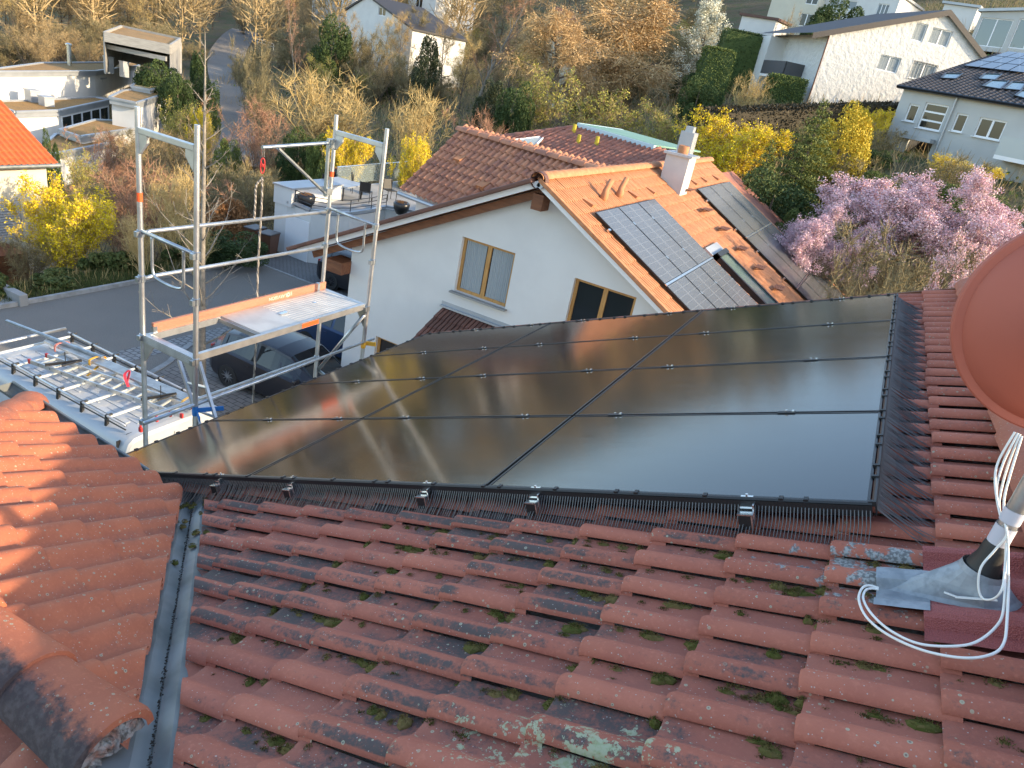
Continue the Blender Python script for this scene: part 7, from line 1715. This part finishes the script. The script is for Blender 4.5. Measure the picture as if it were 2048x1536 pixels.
# ---- woods
rw = np.random.default_rng(99)
def clear(p):
    x, y = p[0], p[1]
    for (cx_, cy_) in ST:
        if math.hypot(x-cx_, y-cy_) < 4.6: return False
    for b_ in HSE:
        if math.hypot(x-b_[0], y-b_[1]) < b_[2]: return False
    return True
HSE = [(*atd(290,110,73)[:2],8),(*atd(180,220,64)[:2],12),(*atd(60,240,64)[:2],12),(*atd(1700,150,55)[:2],8),(*atd(1900,250,45)[:2],9),(*atd(1700,60,76)[:2],10),(*atd(1540,40,88)[:2],9),(*atd(750,50,97)[:2],7),(*atd(1120,80,79)[:2],5),(*atd(1460,60,73)[:2],5),(*atd(1900,60,66)[:2],10),(-17,28,9),(-8,26,9)]
def scatter(n, box, protos, hr, dmax=230, key=None):
    x0,x1,y0,y1 = box; k = 0; tries = 0
    while k < n and tries < n*12:
        tries += 1; q = on_ground(rw.uniform(x0,x1), rw.uniform(y0,y1), 24, 260)
        if not clear(q) or np.linalg.norm(q) > dmax: continue
        pr = protos[int(rw.integers(0,len(protos)))]; o = plant(pr, q[0], q[1], rw.uniform(*hr), rot=rw.uniform(0,6.28)); k += 1
        yield o
def wood(n, box, protos, hr, label=None, group=None, **k):
    for o in scatter(n, box, protos, hr, **k):
        if label: o['label'] = label
        if group: o['group'] = group
wood(58, (-60,330,-20,105), [TC_,TA,TC_,TB_], (8,13), 'bare golden brown tree in the wood at the upper left', 'bare trees at the upper left')
wood(46, (-60,330,90,150), [BD,BA,TD], (3,5.5), 'bare undergrowth tree below the upper left wood', 'undergrowth at the upper left')
wood(26, (330,640,-25,60), [TC_,TA,TB_], (8,12), 'bare brown tree in the wood above the far street', 'bare trees above the far street')
wood(26, (480,640,30,150), [BD,BA,TD], (3,6), 'bare bush on the bank right of the far street', 'bushes on the bank of the far street')
wood(74, (620,1380,75,225), [BA,BD,BD,BO,TD], (3,6), 'bare bush on the slope above the orange and red roofs', 'bushes on the central slope')
wood(44, (600,1420,-20,110), [TA,TC_,TD,TB_], (7,11), 'bare tree on the slope at the top centre', 'bare trees at the top centre')
wood(16, (600,1420,150,250), [BD,EV,BD], (2,3.5), 'dark thicket bush behind the dark red roof', 'thicket behind the dark red roof')
wood(22, (1380,2100,-60,20), [TA,TC_,TD], (7,11), 'bare tree on the hill behind the houses at the top right', 'bare trees at the top right')
wood(12, (1500,2100,215,330), [BD,EM,BD], (1.2,2.2), 'low garden bush below the houses at the right', 'garden bushes at the right')
wood(8, (1640,2048,400,560), [BD,EM], (1.6,2.8), 'undergrowth bush below the pink cherries', 'undergrowth below the cherries')
wood(20, (120,560,330,500), [BD,BR,BG,BA], (1.6,3.0), 'bare bush in the garden between kerb and far street', 'bushes between kerb and far street')
wood(10, (330,520,130,300), [BD,BO,BA], (2,3.4), 'bush beside the far street', 'bushes beside the far street')
# far wood behind everything, read as one brown mass
c = Cloud(); n_ = 0
for i in range(330):
    a = rw.uniform(math.radians(62),math.radians(168)); r_ = rw.uniform(125,240); x, y = r_*math.cos(a)*1.0, r_*math.sin(a); z = ground(x,y); h = rw.uniform(10,15); w = rw.uniform(4,7)
    m_ = 420; u = rw.normal(0,1,(m_,3)); u /= np.linalg.norm(u,axis=1,keepdims=True); P = np.array([x,y,z+h*.55])+u*np.array([w*.5,w*.5,h*.45])*(rw.random((m_,1))**.4); D = u*.6+rw.normal(0,.5,(m_,3))+np.array([0,0,.8]); c.ribbons(P, D*rw.uniform(.6,1.8,(m_,1)), .14, .05, r=np.clip(rw.random(m_)*.6+rw.random()*.4,0,1))
    c.ribbons([np.array([x,y,z-.5])],[np.array([0,0,h*.7])],.35,.12)
o = c.obj('far_wood', M['twig'], None); o['kind'] = 'stuff'; o['label'] = 'far brown wood on the hills'
# verge planting at the kerb and ground cover
for k in range(26):
    y = rnd.uniform(8.5,20); x = -21.3-abs(rnd.gauss(0,.8)); pl_ = plant(PG, x, y, rnd.uniform(.3,.8), rnd.uniform(.5,1.1), label='low green plant in the verge behind the kerb', group='low green plants by the kerb')
def grass(name, n, fx, m, h):
    c = Cloud(); P = fx(n); D = nrng.normal(0,.35,(len(P),3))*h; D[:,2] = np.abs(nrng.normal(h,h*.35,len(P))); c.ribbons(P, D, .018, .003); o = c.obj(name, m, None); o['kind'] = 'stuff'; return o
def verge(n):
    x = -20.85-np.abs(nrng.normal(0,1.6,n)); y = nrng.uniform(2,20.2,n); return np.stack([x,y,_gridz(x,y)],1)
grass('grass', 26000, verge, M['grassb'], .16)
def bank(n):
    x = nrng.uniform(-40,-21,n); y = nrng.uniform(8,40,n); return np.stack([x,y,_gridz(x,y)],1)
grass('dry_grass', 22000, bank, M['twig_gold'], .28)
def lawn(n):
    x = nrng.uniform(-9,12,n); y = nrng.uniform(18,52,n); return np.stack([x,y,_gridz(x,y)],1)
grass('grass', 24000, lawn, M['grassb'], .2)
def hill(n):
    x = nrng.uniform(-75,14,n); y = nrng.uniform(34,125,n); k = np.array([math.hypot(a-c_[0], b-c_[1]) > 3.0 for a, b in zip(x,y) for c_ in [min(ST, key=lambda q: (q[0]-a)**2+(q[1]-b)**2)]]); x, y = x[k], y[k]; return np.stack([x,y,_gridz(x,y)],1)
c = Cloud(); P = hill(52000); D = nrng.normal(0,.32,(len(P),3)); D[:,2] = np.abs(nrng.normal(.75,.35,len(P))); c.ribbons(P, D, .05, .012); o = c.obj('undergrowth', M['twig'], None); o['kind'] = 'stuff'
c = Cloud(); P = hill(16000); P[:,2] += nrng.uniform(.05,.5,len(P)); c.leaves(P, .13); o = c.obj('ground_cover', M['green2'], None); o['kind'] = 'stuff'
# prototypes that were never used stay out of the scene
for o in [o for o in list(COL.objects) if o.parent is None and tuple(o.location) == PARK]:
    for ch in list(o.children_recursive): bpy.data.objects.remove(ch)
    bpy.data.objects.remove(o)
